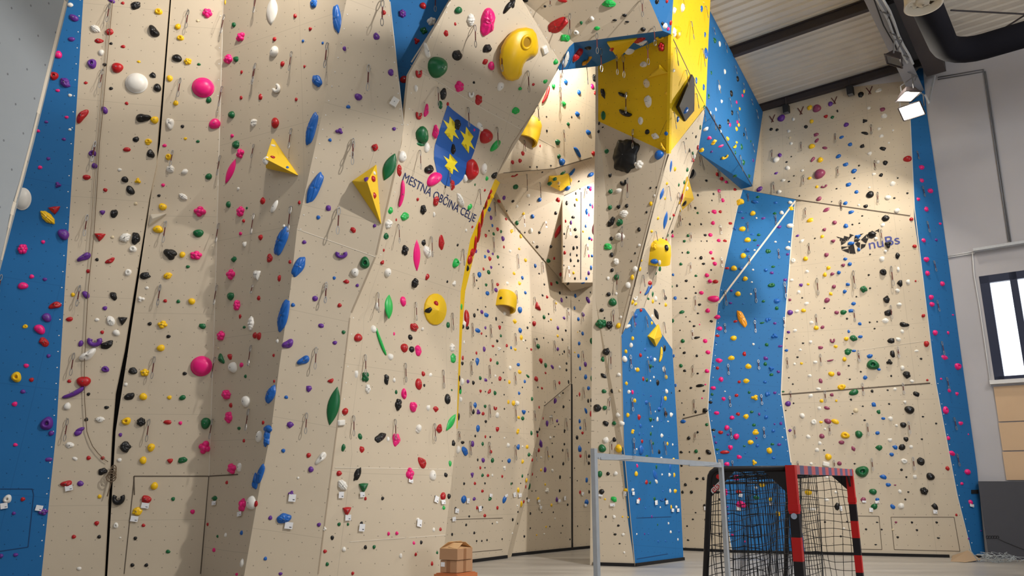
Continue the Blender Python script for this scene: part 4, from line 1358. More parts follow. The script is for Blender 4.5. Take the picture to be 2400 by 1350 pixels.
k 1631.8 320.5 5.5 6 i
k 1623.8 312 3 3.5 i
k 1608.5 325 3 4 i
g 1760 331.2 4 5 i
b 1543 362 20 20 o
g 1421 354 10 10.5 o
y 1553.2 343.2 12.5 19 b -60
w 1495.5 385.8 22 20 p
k 1429 410.8 8.5 8.5 i
k 1460.5 427 16 15 h
w 1448 446 16.5 12 n
g 1430 448.5 11 10 o
k 1524.2 440.2 5 5 i
k 1538.2 439 4 4.5 i
w 1533.8 458.5 5.5 6.5 i
y 1524.2 477 10 11.5 n
g 1428.8 486 9.5 11 o
k 1448.5 484.5 10 10 n
k 1468 482.5 8 9.5 o
w 1460 502 20.5 18 f
k 1431.2 520.2 25 14.5 n 55
g 1450.5 520.8 15 17 n
k 1515 497.2 5 5.5 i
k 1496.8 537.8 8 10 o
w 1451.2 554.5 23.5 16 o
k 1432.2 559.2 7.5 9 o
G 1423.2 578.2 19 15 n -20
w 1497.5 574.5 7 6.5 i
k 1433.2 597 8.5 10.5 o
k 1488.2 593.5 4 5 i
w 1442 612.8 15 16.5 n
k 1479.5 612 4 4.5 i
k 1434 632.8 9.5 10.5 n
w 1487.5 630.5 12 13.5 o
y 1501.5 631.2 7 10 n
g 1443.8 649.5 12.5 12.5 o
w 1424.8 652 7 8 i
y 1481.5 650 9.5 11.5 o
w 1470.8 668.2 12.5 14 o
y 1583.2 395.8 9 11.5 n
y 1564.2 430 7 8.5 n
b 1573.5 388.2 27.5 8 L 88
b 1552.5 454.5 24 11 L 68
y 1559.2 465 4.5 7.5 i
b 1561 516.5 37.5 12.5 L 82
y 1543.2 511.5 7 8.5 n
y 1528.2 542.5 8.5 7.5 n
b 1533.2 613.2 15 11.5 o
y 1533 578.2 11.5 14 p
y 1504.5 611.2 3.5 5.5 i
w 1546.2 615.8 6.5 11 o
g 1547 628.2 8.5 17.5 n
g 1538 641 6 7.5 i
r 1525 663.2 12.5 9 n
b 1525 672 10 7.5 o
k 1517.5 640 3 3.5 i
r 1580 504 8.5 7.5 n
g 1571.2 512.5 5 6.5 i
k 1576.2 543.2 9 9.5 n
p 1575.8 552.5 6.5 7.5 i
g 1565.8 552 5 7.5 i
r 1562 563.2 8.5 10 n
k 1563 580 9 14 o
k 1553.8 558.2 4 4 i
r 1625 375.8 8.5 9 n
w 1628.2 367 9 11.5 n
k 1622.5 407 10 22.5 z 70
g 1611.5 397.5 7 9 i
g 1591.8 433.2 6 10 n
g 1604.2 427.5 5 8 i
k 1616.2 352 4 10 i
r 1636.2 345.8 6.5 12.5 n
g 1624.5 359 5 7.5 i
y 1645 352.5 12 10 o
w 1610.8 442.5 9 9.5 d
r 1597 466.2 25 10 b 78
k 1604 477.8 12.5 15 o
y 1672.5 337 15 7.5 n
p 1691.2 342.5 17.5 6.5 n
v 1668.2 355.8 6 5.5 i
y 1699.5 368.2 17.5 11 h
g 1739.2 344.5 7.5 15 n
y 1722.5 343.2 16 9 b 30
g 1724 357.5 5 9 i
g 1744 380.8 9 15 n
v 1765.8 375.8 5 7.5 i
g 1757 413.2 8.5 10 n
g 1722.5 413.5 8 9 i
r 1681.2 408.2 6.5 8.5 o
r 1692 418.5 8.5 8.5 o
p 1702.5 426.2 7 6.5 i
k 1655.5 423 6 5 i
r 1723 443.8 7.5 6 i
v 1779.5 442.8 14 9.5 o 20
p 1686 447 7.5 8 i
k 1636 457.2 4.5 5.5 i
k 1672.5 454.5 4 5.5 i
p 1694.2 469 8.5 8.5 o
k 1668.8 469.5 3.5 3.5 i
k 1630 487.5 5.5 6 i
p 1674.5 495.5 12 10.5 n
r 1688.5 495.8 7 7 i
g 1635.5 498.8 5 5.5 i
k 1661.8 497.8 3.5 3.5 i
r 1712.2 523 9.5 7 n
p 1671.5 522.2 8.5 8.5 o
k 1617.2 525.2 5 5.5 i
k 1643.5 525.2 4.5 5 i
k 1600 513.5 2.5 3 i
k 1653 550.8 7 5.5 i
p 1665.5 550.2 10 8 o
g 1613 552 6 6.5 i
g 1604 565 6 6 i
k 1657 564.8 3.5 4 i
k 1643.8 565 3 3 i
p 1685 563.2 8 7.5 o
r 1699.2 564 10 6.5 n
p 1666.5 591.5 7.5 8 o
g 1612.8 591.5 6.5 6 i
k 1599.2 592 3 4 i
r 1671.2 605.2 7.5 6.5 n
p 1675.8 617.5 9 9 o
k 1643.2 604 7 7.5 o
k 1649 618 7 5 i
k 1630 605 3 3 i
g 1595.8 618.8 6.5 6.5 i
k 1667 632.5 4 4.5 i
p 1657 645 8.5 9 o
p 1664.2 658.8 8.5 8.5 o
r 1676.8 660 12 8.5 n
g 1631.2 646.2 6 5 i
k 1608.5 658 6.5 5.5 i
b 1577.5 643.8 5 6 i
g 1574.5 671.5 4 5 i
k 1586.8 669.5 4 6.5 i
k 1626.5 672.2 3 3.5 i
g 1775.8 461.5 9.5 6 n
b 1769 472.5 15 9 z -20
y 1733.8 472 22.5 15 n 20
b 1735 496.5 11 7.5 n
y 1764.5 499 11 11 o
v 1740.8 510.5 6 5 i
v 1788.5 511.2 10 6.5 n 20
w 1773 510.8 4 4 i
b 1749.5 498.2 3 3 i
y 1740 535.8 13 11.5 o
b 1722.5 534.5 7.5 10 p
b 1762.5 549 8.5 5 n
g 1778.2 550 7.5 6 i
y 1752.2 561.5 12.5 11.5 o
g 1769.2 562.5 8.5 5 i
v 1776.8 574.8 6 3.5 i
b 1751.2 586.5 13.5 11 p
w 1768.5 586 4.5 4 i
g 1798 588.2 8 11 n
y 1742 598.5 12 11.5 o
y 1720.2 627.8 12 12 o
r 1704.5 628 9.5 6.5 n
b 1736.2 628.8 9 7.5 i
w 1765 632 4.5 4.5 i
b 1795 632.5 7.5 7.5 i
y 1746.8 652.5 10.5 10 o
w 1762 661 4.5 3.5 i
b 1730.5 661 3 2.5 i
r 1226.2 359.5 8.5 9 o
r 1219.5 376.5 8.5 9 i
r 1202 380 7.5 9 o
g 1311.2 366.2 11 11.5 n
b 1318.5 379 15 15 o
b 1354.5 355.8 25 11.5 z -45
r 1391.8 359.5 10 9.5 o
k 1242.5 391.5 4 3.5 i
k 1258.8 391 4 4 i
k 1291.5 388.2 4 4 i
k 1250 342 3.5 3.5 i
r 1266.2 342 3.5 6 i
g 1306.8 337.8 10 5 n
r 1206.2 412 15 7.5 h
g 1320 406.2 16 8 n
b 1341.2 404.5 20 10 z 30
b 1385.5 410 16.5 10 o -20
g 1399.5 409.5 6 9 n
k 1271.2 404 4 4 i
k 1357 425 4.5 4.5 i
g 1301.8 420 12 10 n
g 1288.8 431.5 10 10.5 o
b 1330.5 442.5 15 11.5 o
n 1310 430 6.5 7.5 o
k 1310.8 437 3.5 2.5 i
g 1209.5 438 12.5 12.5 o
w 1239.5 459 11.5 8.5 n -20
b 1265.5 468.5 9.5 10 o
r 1308.8 468.2 10 12.5 n 30
k 1202.5 472 7.5 6 i
w 1212.5 484.5 7 8.5 n
b 1249 507.2 8.5 8.5 o
k 1303.2 500 7.5 8.5 n
g 1212.2 522.5 8.5 9 o
k 1264.8 545 6 5.5 i
r 1308.8 542 30 11 n 58
w 1245 540.8 8.5 10.5 o
k 1230.5 545 3.5 3.5 i
y 1201.2 540.8 5 7.5 i
y 1221.2 553.8 7 9 i
y 1227.5 500.8 6.5 6 i
k 1259.5 578.5 6.5 6.5 i
k 1292 578.2 7.5 8.5 n
y 1217.5 583.2 6 5.5 i
w 1250.5 568.2 4.5 4.5 i
y 1232.5 609.5 7.5 8.5 i
g 1286.2 611.5 9 8.5 o
r 1299.2 605.8 5 6 i
b 1255.2 622.8 6.5 10 o
k 1264 641.2 4.5 4 i
r 1314.8 643.2 7 8.5 i
y 1205.5 640.2 9 7.5 n
b 1225 651 7 8 o
y 1218.8 664 8.5 10 n
r 1293 665 7.5 9 n
g 1306.2 662 8.5 7.5 n
k 1276.2 666.5 4.5 5 i
k 1240.8 480 3 3 i
v 1338.8 521.5 5 9 o
b 1380.5 439 10 7.5 z 30
p 1384.5 442 6.5 11 o
b 1384.2 480 5.5 6.5 i
p 1389.2 484 4 9 i
b 1375.8 495.8 7 15 n
p 1380.5 503.2 3 8.5 i
k 1350 453.5 3.5 6.5 i
k 1328.8 476 5.5 10 i
y 1352.5 468.2 6.5 7 n
k 1395 459.5 4.5 6.5 i
k 1347.5 480.8 4 7.5 i
k 1343.8 509 8.5 6 i
r 1326.2 518.2 4 7.5 i
b 1373 530 4 7.5 i
k 1348.8 537.8 6.5 7 i
k 1323 547.8 4 5 i
k 1351.2 554.5 7.5 6 i
b 1382.5 558.2 8.5 8.5 n
p 1387 561.2 4.5 6.5 i
r 1324.2 592 6.5 8.5 n
k 1322.5 577.5 5.5 4 i
k 1345 580.8 6.5 10 n
k 1353 580 4 7.5 i
k 1337 595.8 3 7.5 i
k 1352.5 598.2 4 6 i
k 1338 610 4.5 8.5 i
k 1355.5 610.8 5 6.5 i
b 1388 599.5 5.5 6.5 i
p 1380.5 599.5 3 7.5 i
b 1386.2 627.5 6.5 11 n
k 1346.2 623.2 4 4 i
v 1380.5 639.5 7 11 n
y 1345 639.5 6 7.5 n
g 1393.8 638.8 6 12.5 n
b 1375 652.5 6 8.5 n
k 1348 652.5 4.5 6.5 i
k 1331.2 665.8 6.5 8.5 i
b 1366.2 664 8.5 5 i
k 1392 669 6.5 7.5 i
k 1321.8 622 2.5 3.5 i
y 1367 542.5 4 5 i
k 1359.5 442 3 5 i
m 1395.5 537 12.5 25 o
b 1231.8 685.8 6.5 7 o
b 1219.5 726 11 13.5 o
y 1207.5 752.8 11 10.5 n
b 1220 774.5 11 13 n
y 1222.5 791 8.5 12 n
w 1227.5 799 4.5 5 i
y 1208.2 818.5 8.5 8 n
r 1252.8 758.2 9.5 11 o
k 1236.8 768 5 6.5 i
r 1261.2 718.5 21 13.5 t -55
g 1275.8 743 7 9.5 o
k 1272.5 692 6.5 6 n
r 1283.2 695.8 7 8.5 n
v 1316.8 703.2 6 10.5 o
y 1303.8 711 4.5 6 n
b 1349 693 6 8.5 o
v 1378.8 702.8 14 8.5 e -60
b 1347 722 4.5 8 o
v 1367.5 737.2 9 11 n
b 1356.2 747.8 6 8.5 o
k 1332.2 724.5 4.5 4.5 i
k 1286.2 735.8 4 4.5 i
y 1291.8 748.8 5 5 i
v 1323 745.2 9.5 7 n
v 1308.2 768.5 6 9 o
k 1326.5 774.5 5 5.5 i
y 1308.2 787.2 7 7 n
k 1318.8 795.8 5.5 7 n
b 1366.2 781.5 6.5 8 o
k 1258.8 794.5 4.5 5.5 i
k 1274.5 792 3 4.5 i
g 1262 811.5 9 10.5 o
b 1358 804.8 6 8.5 o
r 1245.5 819 5 5.5 i
v 1307.8 818 6 8.5 o
k 1322.8 824 4 6 i
b 1356.2 834 5.5 9.5 o
r 1269.2 845.2 10.5 13 n
g 1279.5 856 7 10.5 o
v 1295.5 860.2 7.5 12.5 n -50
b 1215.5 854.5 8 7.5 o
v 1372.5 853.5 7 10.5 o
b 1360 863.5 5 8.5 o
w 1312.5 861.5 7 9 n
k 1328.2 851.8 4.5 6 i
k 1328 867.2 5 6 i
y 1219.2 872 10 10.5 n
r 1279 874 4.5 5 i
g 1238 881.5 11 6.5 n -20
r 1258 888 11 13.5 n 20
b 1373.2 883.5 7.5 10 o
b 1231 894.2 6.5 8.5 n
r 1312 897.2 6 9.5 n
k 1333 895 4 8.5 i
k 1224.5 908 3 3.5 i
k 1261 907.5 3.5 4 i
r 1270.8 909.8 5.5 5 i
b 1380 909.8 7 8.5 o
b 1217.5 921.5 7 8 n
k 1320 921 4 4 i
r 1359 924 4.5 10 n
y 1204 944.8 8 11 o
w 1213.5 944.8 8.5 10.5 o
g 1247.5 934.8 5.5 9 o
v 1302 939.5 7 12.5 e 75
w 1311 927.8 6.5 6 i
k 1321.2 953.2 5 6.5 i
k 1379 939.5 4.5 8.5 i
k 1385.5 938 4 7.5 i
r 1264 954.5 3.5 6.5 i
b 1228.8 965.2 12.5 12 t
b 1373.8 962.8 6 12 o -70
g 1225.8 980.5 7.5 8.5 o
y 1216.2 978.5 7 6 i
r 1384.8 970 4.5 12.5 i
v 1283.2 992 8 15 n
v 1306.2 986.5 5 7 i
b 1359 987 5.5 8.5 o
b 1360.5 1003 5.5 7 i
r 1273.2 980.5 4 6 i
w 1291.8 977 9 5 i
k 1264.8 1006.5 6 8.5 n
k 1309.5 994.5 3 3.5 i
k 1323.8 1008.5 4.5 4 i
y 1215 1007.8 6.5 5.5 i
g 1388 799 9 14 o
g 1386.8 886.5 6 12.5 n
r 1391 727.8 3.5 15 i
b 1388 865.2 4 7.5 i
k 1248.8 742.8 2.5 3.5 i
k 1242 756 2.5 3 i
k 1285.8 752.8 3 3 i
k 1232 797.8 3 3.5 i
k 1235.5 816 2.5 3 i
k 1311.8 831.5 2.5 3 i
k 1318.8 829.5 2.5 3.5 i
k 1335.8 830.2 2 2.5 i
y 1347.5 825.8 3.5 3 i
k 1349.5 884.8 2.5 2.5 i
k 1301 999.8 2.5 3 i
k 1300 965.8 2.5 2.5 i
k 1336.2 982.8 2 3 i
k 1335.2 938.2 2 3 i
k 1277.8 943.2 2 3 i
k 1239.2 965.2 2.5 2.5 i
k 1352.5 927.8 2.5 3 i
k 1385.5 951.5 3 3.5 i
k 1312.5 686.5 5 7.5 i
k 1328 697 4 4.5 i
k 1384 685.2 3 4.5 i
k 1357.5 704.5 2.5 3 i
k 1285 802.8 2 3 i
y 1354 778.5 2 3 i
k 1359 776 2.5 3 i
k 1425.8 689.5 9 9.5 o
g 1435 707.8 17.5 16 o
w 1444.2 688 6 7 i
k 1409 727 10.5 10 n 20
w 1454.5 743.2 6 6.5 i
g 1407.5 758.5 27.5 22.5 p
k 1427 761 15 18 p
y 1448.8 763 11 11.5 o
k 1420 824 18 15 n 30
g 1412.5 842 8.5 12 n
k 1413.8 880.5 16 8.5 n -40
w 1450 878 10 9 n
g 1415.5 917 11.5 9.5 n
k 1433 917 7.5 9.5 n
n 1452.5 915.5 5.5 5.5 i
k 1398.8 956 17.5 14 n
g 1417.2 955.8 9.5 8.5 o
w 1446.5 973 12.5 11.5 n
k 1419.2 992.2 16 12 n -25
g 1438.5 992 10.5 8 o
w 1456.2 991.5 15 11.5 n -25
k 1416.8 745.2 3.5 4 i
r 1501.5 685.2 3.5 5.5 i
b 1517.5 681.5 20 10 b 50
g 1530.5 689 5.5 15 n
g 1520 699.8 7.5 6 n
w 1490 699 11.5 11 h
y 1483.8 709 8.5 11.5 n
y 1491.2 712.8 9 8 n
w 1538 700.2 7.5 11 o
y 1530.8 706.5 6 8.5 o
k 1560.5 697.8 8.5 11.5 n
y 1561.5 714 8.5 10 n
k 1545.8 711.5 3.5 3.5 i
k 1539.5 736 25 11 L -60
r 1502.8 727 6.5 7.5 i
w 1530 741 6.5 9 n
b 1490 739.5 12 11.5 n
y 1528.8 756.5 6 8.5 n
w 1472.5 764.5 14 9 z 40
v 1490 759 4 7.5 i
y 1483.2 793 6.5 8.5 o
w 1479.8 809 8 10 o
y 1467.5 823.5 6.5 8.5 o
b 1513 819.2 5.5 7 i
k 1558 816 6.5 14 o
y 1549.2 831 30 10.5 b 72
r 1501.8 832.5 7 8 i
w 1465 841.5 11.5 13 o
w 1535.8 842.5 7.5 9 n
b 1526.5 840.2 6.5 11 i
g 1525.5 858 10.5 11 t
w 1489.5 864.5 4 5.5 i
y 1495.2 866.5 8.5 9.5 o
w 1557 865.2 8.5 10.5 o
y 1561.8 883.5 7 8.5 o
r 1508.2 887.8 5.5 9 o
g 1516.8 890.5 6.5 8 i
k 1542.2 896.5 8 11.5 o
w 1533 884 4.5 5 i
w 1525 892.5 3.5 4 i
y 1469 898.2 7.5 8.5 n
w 1475 917.8 8.5 8.5 n
p 1482.8 919 5.5 9 i
w 1563.2 917 7 9.5 o
y 1560.2 933.5 7 10 o
y 1488.2 938.5 8 9.5 n
v 1526 928.2 3.5 4 i
b 1516 942.8 8.5 8.5 i
b 1546.2 958.5 9 8.5 o
b 1551.2 941.5 22.5 7.5 b 70
k 1561.5 970 8 11.5 o
w 1574.8 972 9 10.5 n
y 1472 972.8 7.5 9 o
r 1498.8 977.2 9 13.5 n
g 1526 982.8 11 11 t
w 1541.8 982.8 6.5 11 n
b 1502.5 998 6.5 10 n
w 1529.2 999.8 3.5 4 i
w 1566.2 987.8 5 3.5 i
w 1536.2 964.8 3 3.5 i
b 1550 986 3 4 i
k 1532.5 983.5 3 4 i
w 1518.5 838 3.5 3.5 i
k 1530.8 859.2 3 3.5 i
b 1508.8 924.8 3 3 i
b 1554.5 916.5 3 3 i
y 1483.8 1009 7.5 5 i
b 1582.5 698.2 6.5 8.5 i
g 1577 751.5 5 9 i
k 1607.8 699 5.5 4.5 i
k 1639.5 713.5 8 7 n
k 1630.8 686.5 4.5 4.5 i
p 1644 685.8 9 8.5 o
p 1673 699.5 22.5 14 o
p 1658.8 727.5 10 9.5 o
g 1598.2 731 11.5 7 e 25
k 1635.8 734.2 5 4 i
k 1667 752.5 7 6 n
k 1616.8 753.2 4 4 i
k 1626.5 764 6.5 6 n
p 1639.8 760.5 3 3 i
k 1607.8 742.5 3 2.5 i
p 1681.2 742.8 15 11 n
p 1686.2 769.5 12 10.5 n
k 1593.8 774 3 3 i
k 1633.2 791 13 6.5 z 15
g 1599.8 799 8 9 o
p 1653.5 799 10 11 n
r 1681.8 786.5 9.5 6.5 n
k 1603.8 827 8 6 n
p 1659.5 825.2 9.5 9 o
k 1632.5 833.5 6 7 n
k 1594.2 815.8 3 3 i
p 1685.5 844 14.5 11 n
g 1595.5 857 7.5 8 o
r 1681.5 862 8 8 n
k 1604.2 869 8 6 n
k 1635 875.5 6 4.5 n
p 1657.2 869.2 9 8.5 o
p 1690.2 889 10.5 10.5 n
k 1640 903.5 17 7 e
p 1653.2 901 3.5 3.5 i
k 1619 909 6 5 i
k 1592.8 916 4.5 4 i
k 1649.5 916 5 4.5 i
p 1671.8 909 10.5 8 o
p 1696.2 934 10 10 n
g 1669 924 5.5 6 i
k 1665.2 942.8 8.5 7 n
p 1645.5 933.2 3.5 3.5 i
k 1598 944.5 2.5 3 i
k 1651.2 961.5 13.5 11.5 n
k 1630 964.8 5.5 6.5 i
p 1680.5 967.5 12.5 10.5 n
p 1715.8 978.5 9.5 9 o
k 1602.8 972 3.5 4 i
b 1600.5 987.5 12.5 9 n
g 1656.2 995 8.5 7 n
p 1703.8 1002.2 10 10.5 o
k 1672.5 1007.8 9 6 n
y 1729.8 688 11.5 10.5 o
v 1714.2 680.8 6 5.5 i
v 1712.2 710 7 5 i
b 1742 711.5 4 2.5 i
g 1789.2 705.8 7 5.5 i
w 1760 689 4.5 4 i
r 1723.8 753 10 6 n
o 1738.8 746.5 45 14 s -75
y 1719.5 791.8 13.5 10.5 o
w 1765.8 806.5 5 5.5 i
r 1744.5 829 8.5 10.5 n
y 1714.5 838.2 15 11.5 n
y 1754 858 15 12.5 n
y 1749.2 892 13 13 n
r 1732.8 895 7.5 7.5 n
r 1726.2 926.5 9 7.5 n
y 1769.5 931.5 16 12.5 p
r 1729.5 970 9 8.5 n
y 1748.5 975.5 12 12.5 n
v 1795 839.5 11 9 n
g 1786.2 756.5 10 4 e 10
b 1797.5 750.2 7.5 11 n
b 1792.8 895.2 7 6 i
b 1797.2 924 7 10 o
g 1756 919.5 5.5 6 i
g 1761.8 965.2 7.5 5.5 i
v 1779.5 970.5 5 6.5 i
b 1795.5 977.8 9.5 9 n
g 1767.5 996 8.5 6 n
y 1770.8 1008.5 10 6 n
g 1797 807.8 7.5 8.5 n
b 1678.8 802.5 4 4.5 i
b 1675 819 3.5 3 i
b 1671.8 849.8 4 4 i
g 1793.8 852.8 7 8.5 i
b 1770 747 4 3.5 i
w 1699.2 917.2 3.5 3 i
k 1573.8 920.8 2.5 3.5 i
b 1583.2 902.8 4.5 7 i
b 1579 834 4 7.5 i
b 1780 815.2 3.5 2.5 i
b 1738 862.5 3.5 3 i
b 1793.8 962 3 3 i
b 1664.2 958.5 4 3 i
y 1213.8 1013 6.5 7.5 o
g 1246 1014.8 5.5 9 o
r 1260.5 1021 6.5 10 n
b 1215.5 1047.8 9 14 n
y 1236.5 1047.2 8 9 n
g 1240.8 1066 8.5 9.5 n
v 1268 1038.5 10 20 n 30
r 1263.5 1054.5 7 10 n
y 1226 1081.8 8 10 n
r 1248 1078.5 7 7.5 n
k 1246.2 1068 2 2 i
k 1260 1012.2 7.5 6.5 n
k 1323.2 1012.2 3.5 4.5 i
r 1366 1014.8 7 7.5 n
k 1353 1025.2 6 9.5 o
k 1298.5 1023.5 3 3 i
k 1294.5 1039 3 3 i
k 1323.2 1041 4.5 5 i
b 1360.2 1052.2 9.5 15 n
r 1361.2 1068.5 6 9 n
k 1319.2 1055.2 3.5 6 i
k 1380 1037.2 3 3.5 i
k 1381 1069.2 5.5 7.5 i
k 1380.5 1085.5 5.5 7 i
k 1295.2 1070.2 3.5 5.5 i
y 1286.5 1070.2 3 4.5 i
w 1290.5 1026 6 6 i
w 1268.8 1071.8 5 4.5 i
k 1320.8 1086.8 5 7 o
v 1278.5 1100.5 8 14 n
w 1295.2 1102.8 6 7 i
y 1268.5 1101.5 4.5 6.5 i
k 1346.8 1097.2 2.5 3 i
r 1246.8 1111 5.5 6.5 i
g 1225 1115.5 6 8 n
k 1237.5 1112.2 4 3.5 i
k 1313.2 1118.5 6 8.5 n
k 1336.5 1119.5 2 3 i
b 1375.8 1124.8 7.5 12 n
y 1234.5 1126 7 10.5 o
g 1240.8 1139 7 13.5 o
r 1232.5 1141 4 9 i
k 1353.2 1126.8 2.5 3 i
y 1278.5 1135.5 5 7 n
w 1283.2 1150.2 10.5 11.5 p
k 1247 1151 2.5 3 i
k 1256 1150.5 2.5 3 i
k 1312.5 1150.2 5 8.5 n
r 1360.2 1153.5 5.5 9.5 n
k 1381.2 1152.8 4 7.5 i
y 1215.5 1148.5 7.5 11 n
k 1381.2 1135.2 2 2.5 i
r 1228.2 1176 6.5 10 n
y 1222.5 1181.5 7.5 15 o
v 1306 1170.5 7.5 11 n
k 1326 1166.5 6.5 8 n
y 1262 1169 6.5 7.5 n
k 1235.5 1168.5 3.5 5.5 i
b 1375.8 1177.2 10.5 10.5 o
k 1331 1183.2 4.5 7 n
y 1293 1184 5 6.5 i
w 1265.5 1183.5 3.5 4.5 i
k 1214.2 1199.8 3.5 4.5 i
k 1243.5 1203.5 4 6 i
k 1270.2 1201.5 3 3 i
k 1297.2 1200.5 2.5 4 i
w 1301.2 1215.5 3.5 4.5 i
k 1202 1218 4.5 7 i
k 1213.2 1227.2 3.5 5 i
k 1318.8 1232.2 3 4 i
k 1289 1234.2 2.5 3.5 i
y 1280.2 1234.8 3.5 4.5 i
k 1243.2 1237.8 3 3.5 i
k 1353.8 1233 2.5 3.5 i
k 1382 1240.5 3 4.5 i
k 1315 1249.2 2.5 3 i
y 1258 1254 3.5 3.5 i
w 1275.8 1251.5 4 3.5 i
k 1229.2 1257.2 4.5 5.5 i
k 1336.2 1264.2 3 4 i
w 1201.2 1249.8 3.5 3.5 i
w 1213 1185.2 4 4 i
k 1257.5 1117.8 2 2 i
w 1225 1046.8 4 4.5 i
k 1220.5 1133 2.5 3 i
k 1201 1132.8 2.5 5 i
w 1419.8 1031.5 15 13 n 30
k 1440 1030.5 9 10 n
g 1410.8 1051 16 15 o
y 1448.8 1051.5 16 15.5 o
g 1405.2 1111 11.5 12.5 o
k 1424.8 1110.2 8.5 9 n
w 1442.8 1110 11 11 n
k 1409 1152.5 12.5 13.5 n
G 1438.8 1170.2 14 12.5 n
y 1465.5 1149 11.5 10 n
y 1418 1170 4.5 4 i
k 1419.8 1211 4.5 5.5 i
w 1439.2 1211.5 6.5 7.5 i
y 1459.2 1211.2 3.5 3.5 i
y 1471.8 1212.2 3.5 4 i
k 1449.2 1231.8 5.5 4.5 i
k 1441.5 1252.5 6.5 4.5 i
w 1460.2 1252.8 6.5 6 i
k 1452.2 1274.2 4.5 3 i
w 1462.8 1295 4.5 5 i
w 1460 1068 6.5 5 i
y 1483.2 1013.5 7.5 7.5 n
b 1499.5 1017.2 4.5 7.5 n
g 1525.8 1016.5 5 8 i
w 1552.2 1020.8 7.5 10.5 n
r 1505.5 1034.2 6 8 i
g 1531.2 1039 5.5 8.5 n
y 1565 1040.2 5 9 n
w 1577 1042 4 5 i
b 1504 1054 13 18 o
k 1545.8 1059.2 6.5 11 n
w 1492.5 1052.8 3.5 4.5 i
g 1516.5 1069.2 8.5 5 i
w 1550.5 1073.5 5 5.5 i
y 1579.5 1076 6.5 6.5 n
p 1494 1091.5 5.5 8.5 n
g 1539 1094 5.5 11.5 t
b 1571.8 1096 6 15 L 90
y 1491.8 1110.5 7.5 11 o
b 1537 1113.5 22.5 11 L -65
w 1539 1128.5 10 5.5 e -65
w 1570.2 1112.8 7 9 n
y 1581 1113 5.5 10.5 n
w 1552.2 1112.2 4 4.5 i
r 1516 1131 8.5 11 n
g 1523.8 1131 6 5.5 i
b 1586.2 1133 2.5 3 i
b 1505.5 1132 2 2.5 i
w 1483.8 1148 7 7.5 n
w 1571.8 1150.5 5.5 9 n
y 1583.8 1151 8.5 9 n
b 1554 1151 3.5 3 i
r 1498.8 1171 8.5 9 n
g 1534.5 1169 5.5 8 i
k 1560 1170.5 5 6 i
b 1552.5 1171 12.5 6 h
y 1573.8 1188.5 5 9 n
w 1586.2 1188 6.5 7.5 n
w 1548 1189 3.5 4 i
b 1513 1190.8 3 3.5 i
v 1528 1211 4.5 6.5 i
g 1541.5 1229.8 3 4 i
w 1567.2 1226.5 4 5 i
w 1572.5 1246.8 5 6 i
v 1511.2 1251.5 3 4.5 i
b 1520 1251.2 3 4 i
w 1492.8 1251.8 3.5 4 i
b 1543.2 1269 3.5 5.5 i
b 1560.2 1268.2 3 4 i
w 1589.2 1264.5 3.5 5.5 i
b 1592 1245.2 3.5 6 i
b 1508 1016.5 2.5 3.5 i
b 1567.5 1024 2.5 3 i
b 1536 1057.2 2 2.5 i
b 1585 1043.5 2.5 3.5 i
k 1634.8 1013 5 5 i
k 1613.5 1026.8 8 7.5 o
k 1595.8 1059.8 9 6 n
k 1615.8 1059.2 3.5 3.5 i
g 1630.8 1057.8 8 8 o
k 1659.5 1059.2 15.5 10 n -35
k 1638.8 1074.2 5.5 5.5 i
k 1597 1091 6.5 6 n
k 1633.2 1121.8 7.5 5.5 n
k 1648 1121.8 6.5 7 n
k 1606 1136 6.5 6.5 o
k 1599.2 1153.5 6 6 i
k 1620.2 1153.5 7 6.5 o
k 1680.5 1153.5 9 6.5 n -35
k 1658.8 1168 7 6 n
k 1686.2 1170 4 4 i
k 1651.8 1185.2 7 7 o
k 1630.2 1201.5 3.5 3 i
k 1623.8 1217.2 4.5 3.5 i
k 1653.5 1218 5 4.5 i
k 1610.2 1233 4 3.5 i
k 1655.5 1251 3.5 3.5 i
k 1686.2 1252.5 4.5 4 i
k 1612.5 1266 5.5 3.5 i
p 1726 1023 12 11.5 o
r 1689.5 1013.5 12.5 8.5 n
y 1771.5 1014 13.5 10 n
y 1759 1037.5 13 11 n
p 1712.2 1048.5 12 11 n
r 1698.8 1059.8 20 7 e
p 1732.5 1070.5 11 9.5 n
b 1775.2 1044 9 7.5 n
g 1681 1053.5 7 4 i
g 1744.5 1045.5 5.5 3.5 i
y 1768.2 1084.2 11 12.5 p
p 1703.2 1087.8 12.5 9 n
p 1725.8 1119.5 14.5 12.5 n
p 1700.5 1153.5 8.5 13.5 o
r 1731.8 1153 13 8.5 n
p 1737.5 1182.8 23 16.5 z
y 1787.5 1136 15 12.5 n
w 1772.5 1143.5 8.5 6.5 n
g 1772.5 1166 12.5 10 n
v 1705 1188 4.5 4.5 i
v 1707 1204 4.5 4 i
v 1710 1222.2 3 3.5 i
b 1743.8 1236.5 4.5 4.5 i
p 1716.2 1253.5 5.5 4.5 i
p 1746 1269.5 4 4 i
v 1678 1037.2 5.5 5 i
v 1706.5 1018.5 6 4.5 i
b 1747 1062.2 3 3.5 i
v 1674.5 1023 3.5 3.5 i
v 1773.2 1026.5 3.5 4.5 i
y 1798.8 1055.5 3.5 9 i
v 1830.5 275.8 16.5 14 o
w 1859.2 278 7.5 8.5 n
y 1897 251.2 12 11.5 n
m 1913.8 253 18.5 15.5 o
v 1946 242.8 10 10.5 o
r 1935.2 272.2 11.5 9.5 t
g 1950.2 274 8.5 8.5 n
k 1962.5 260 3.5 7 i
y 1901.8 283.8 8.5 8.5 o
k 1888.5 296.5 8 8 o
k 1806.8 302.2 8.5 7.5 n
k 1821 303.8 6.5 6.5 i
w 1848.8 306.8 7 6.5 i
n 1851 322.5 6 5.5 i
w 1854 335.5 7.5 7.5 n
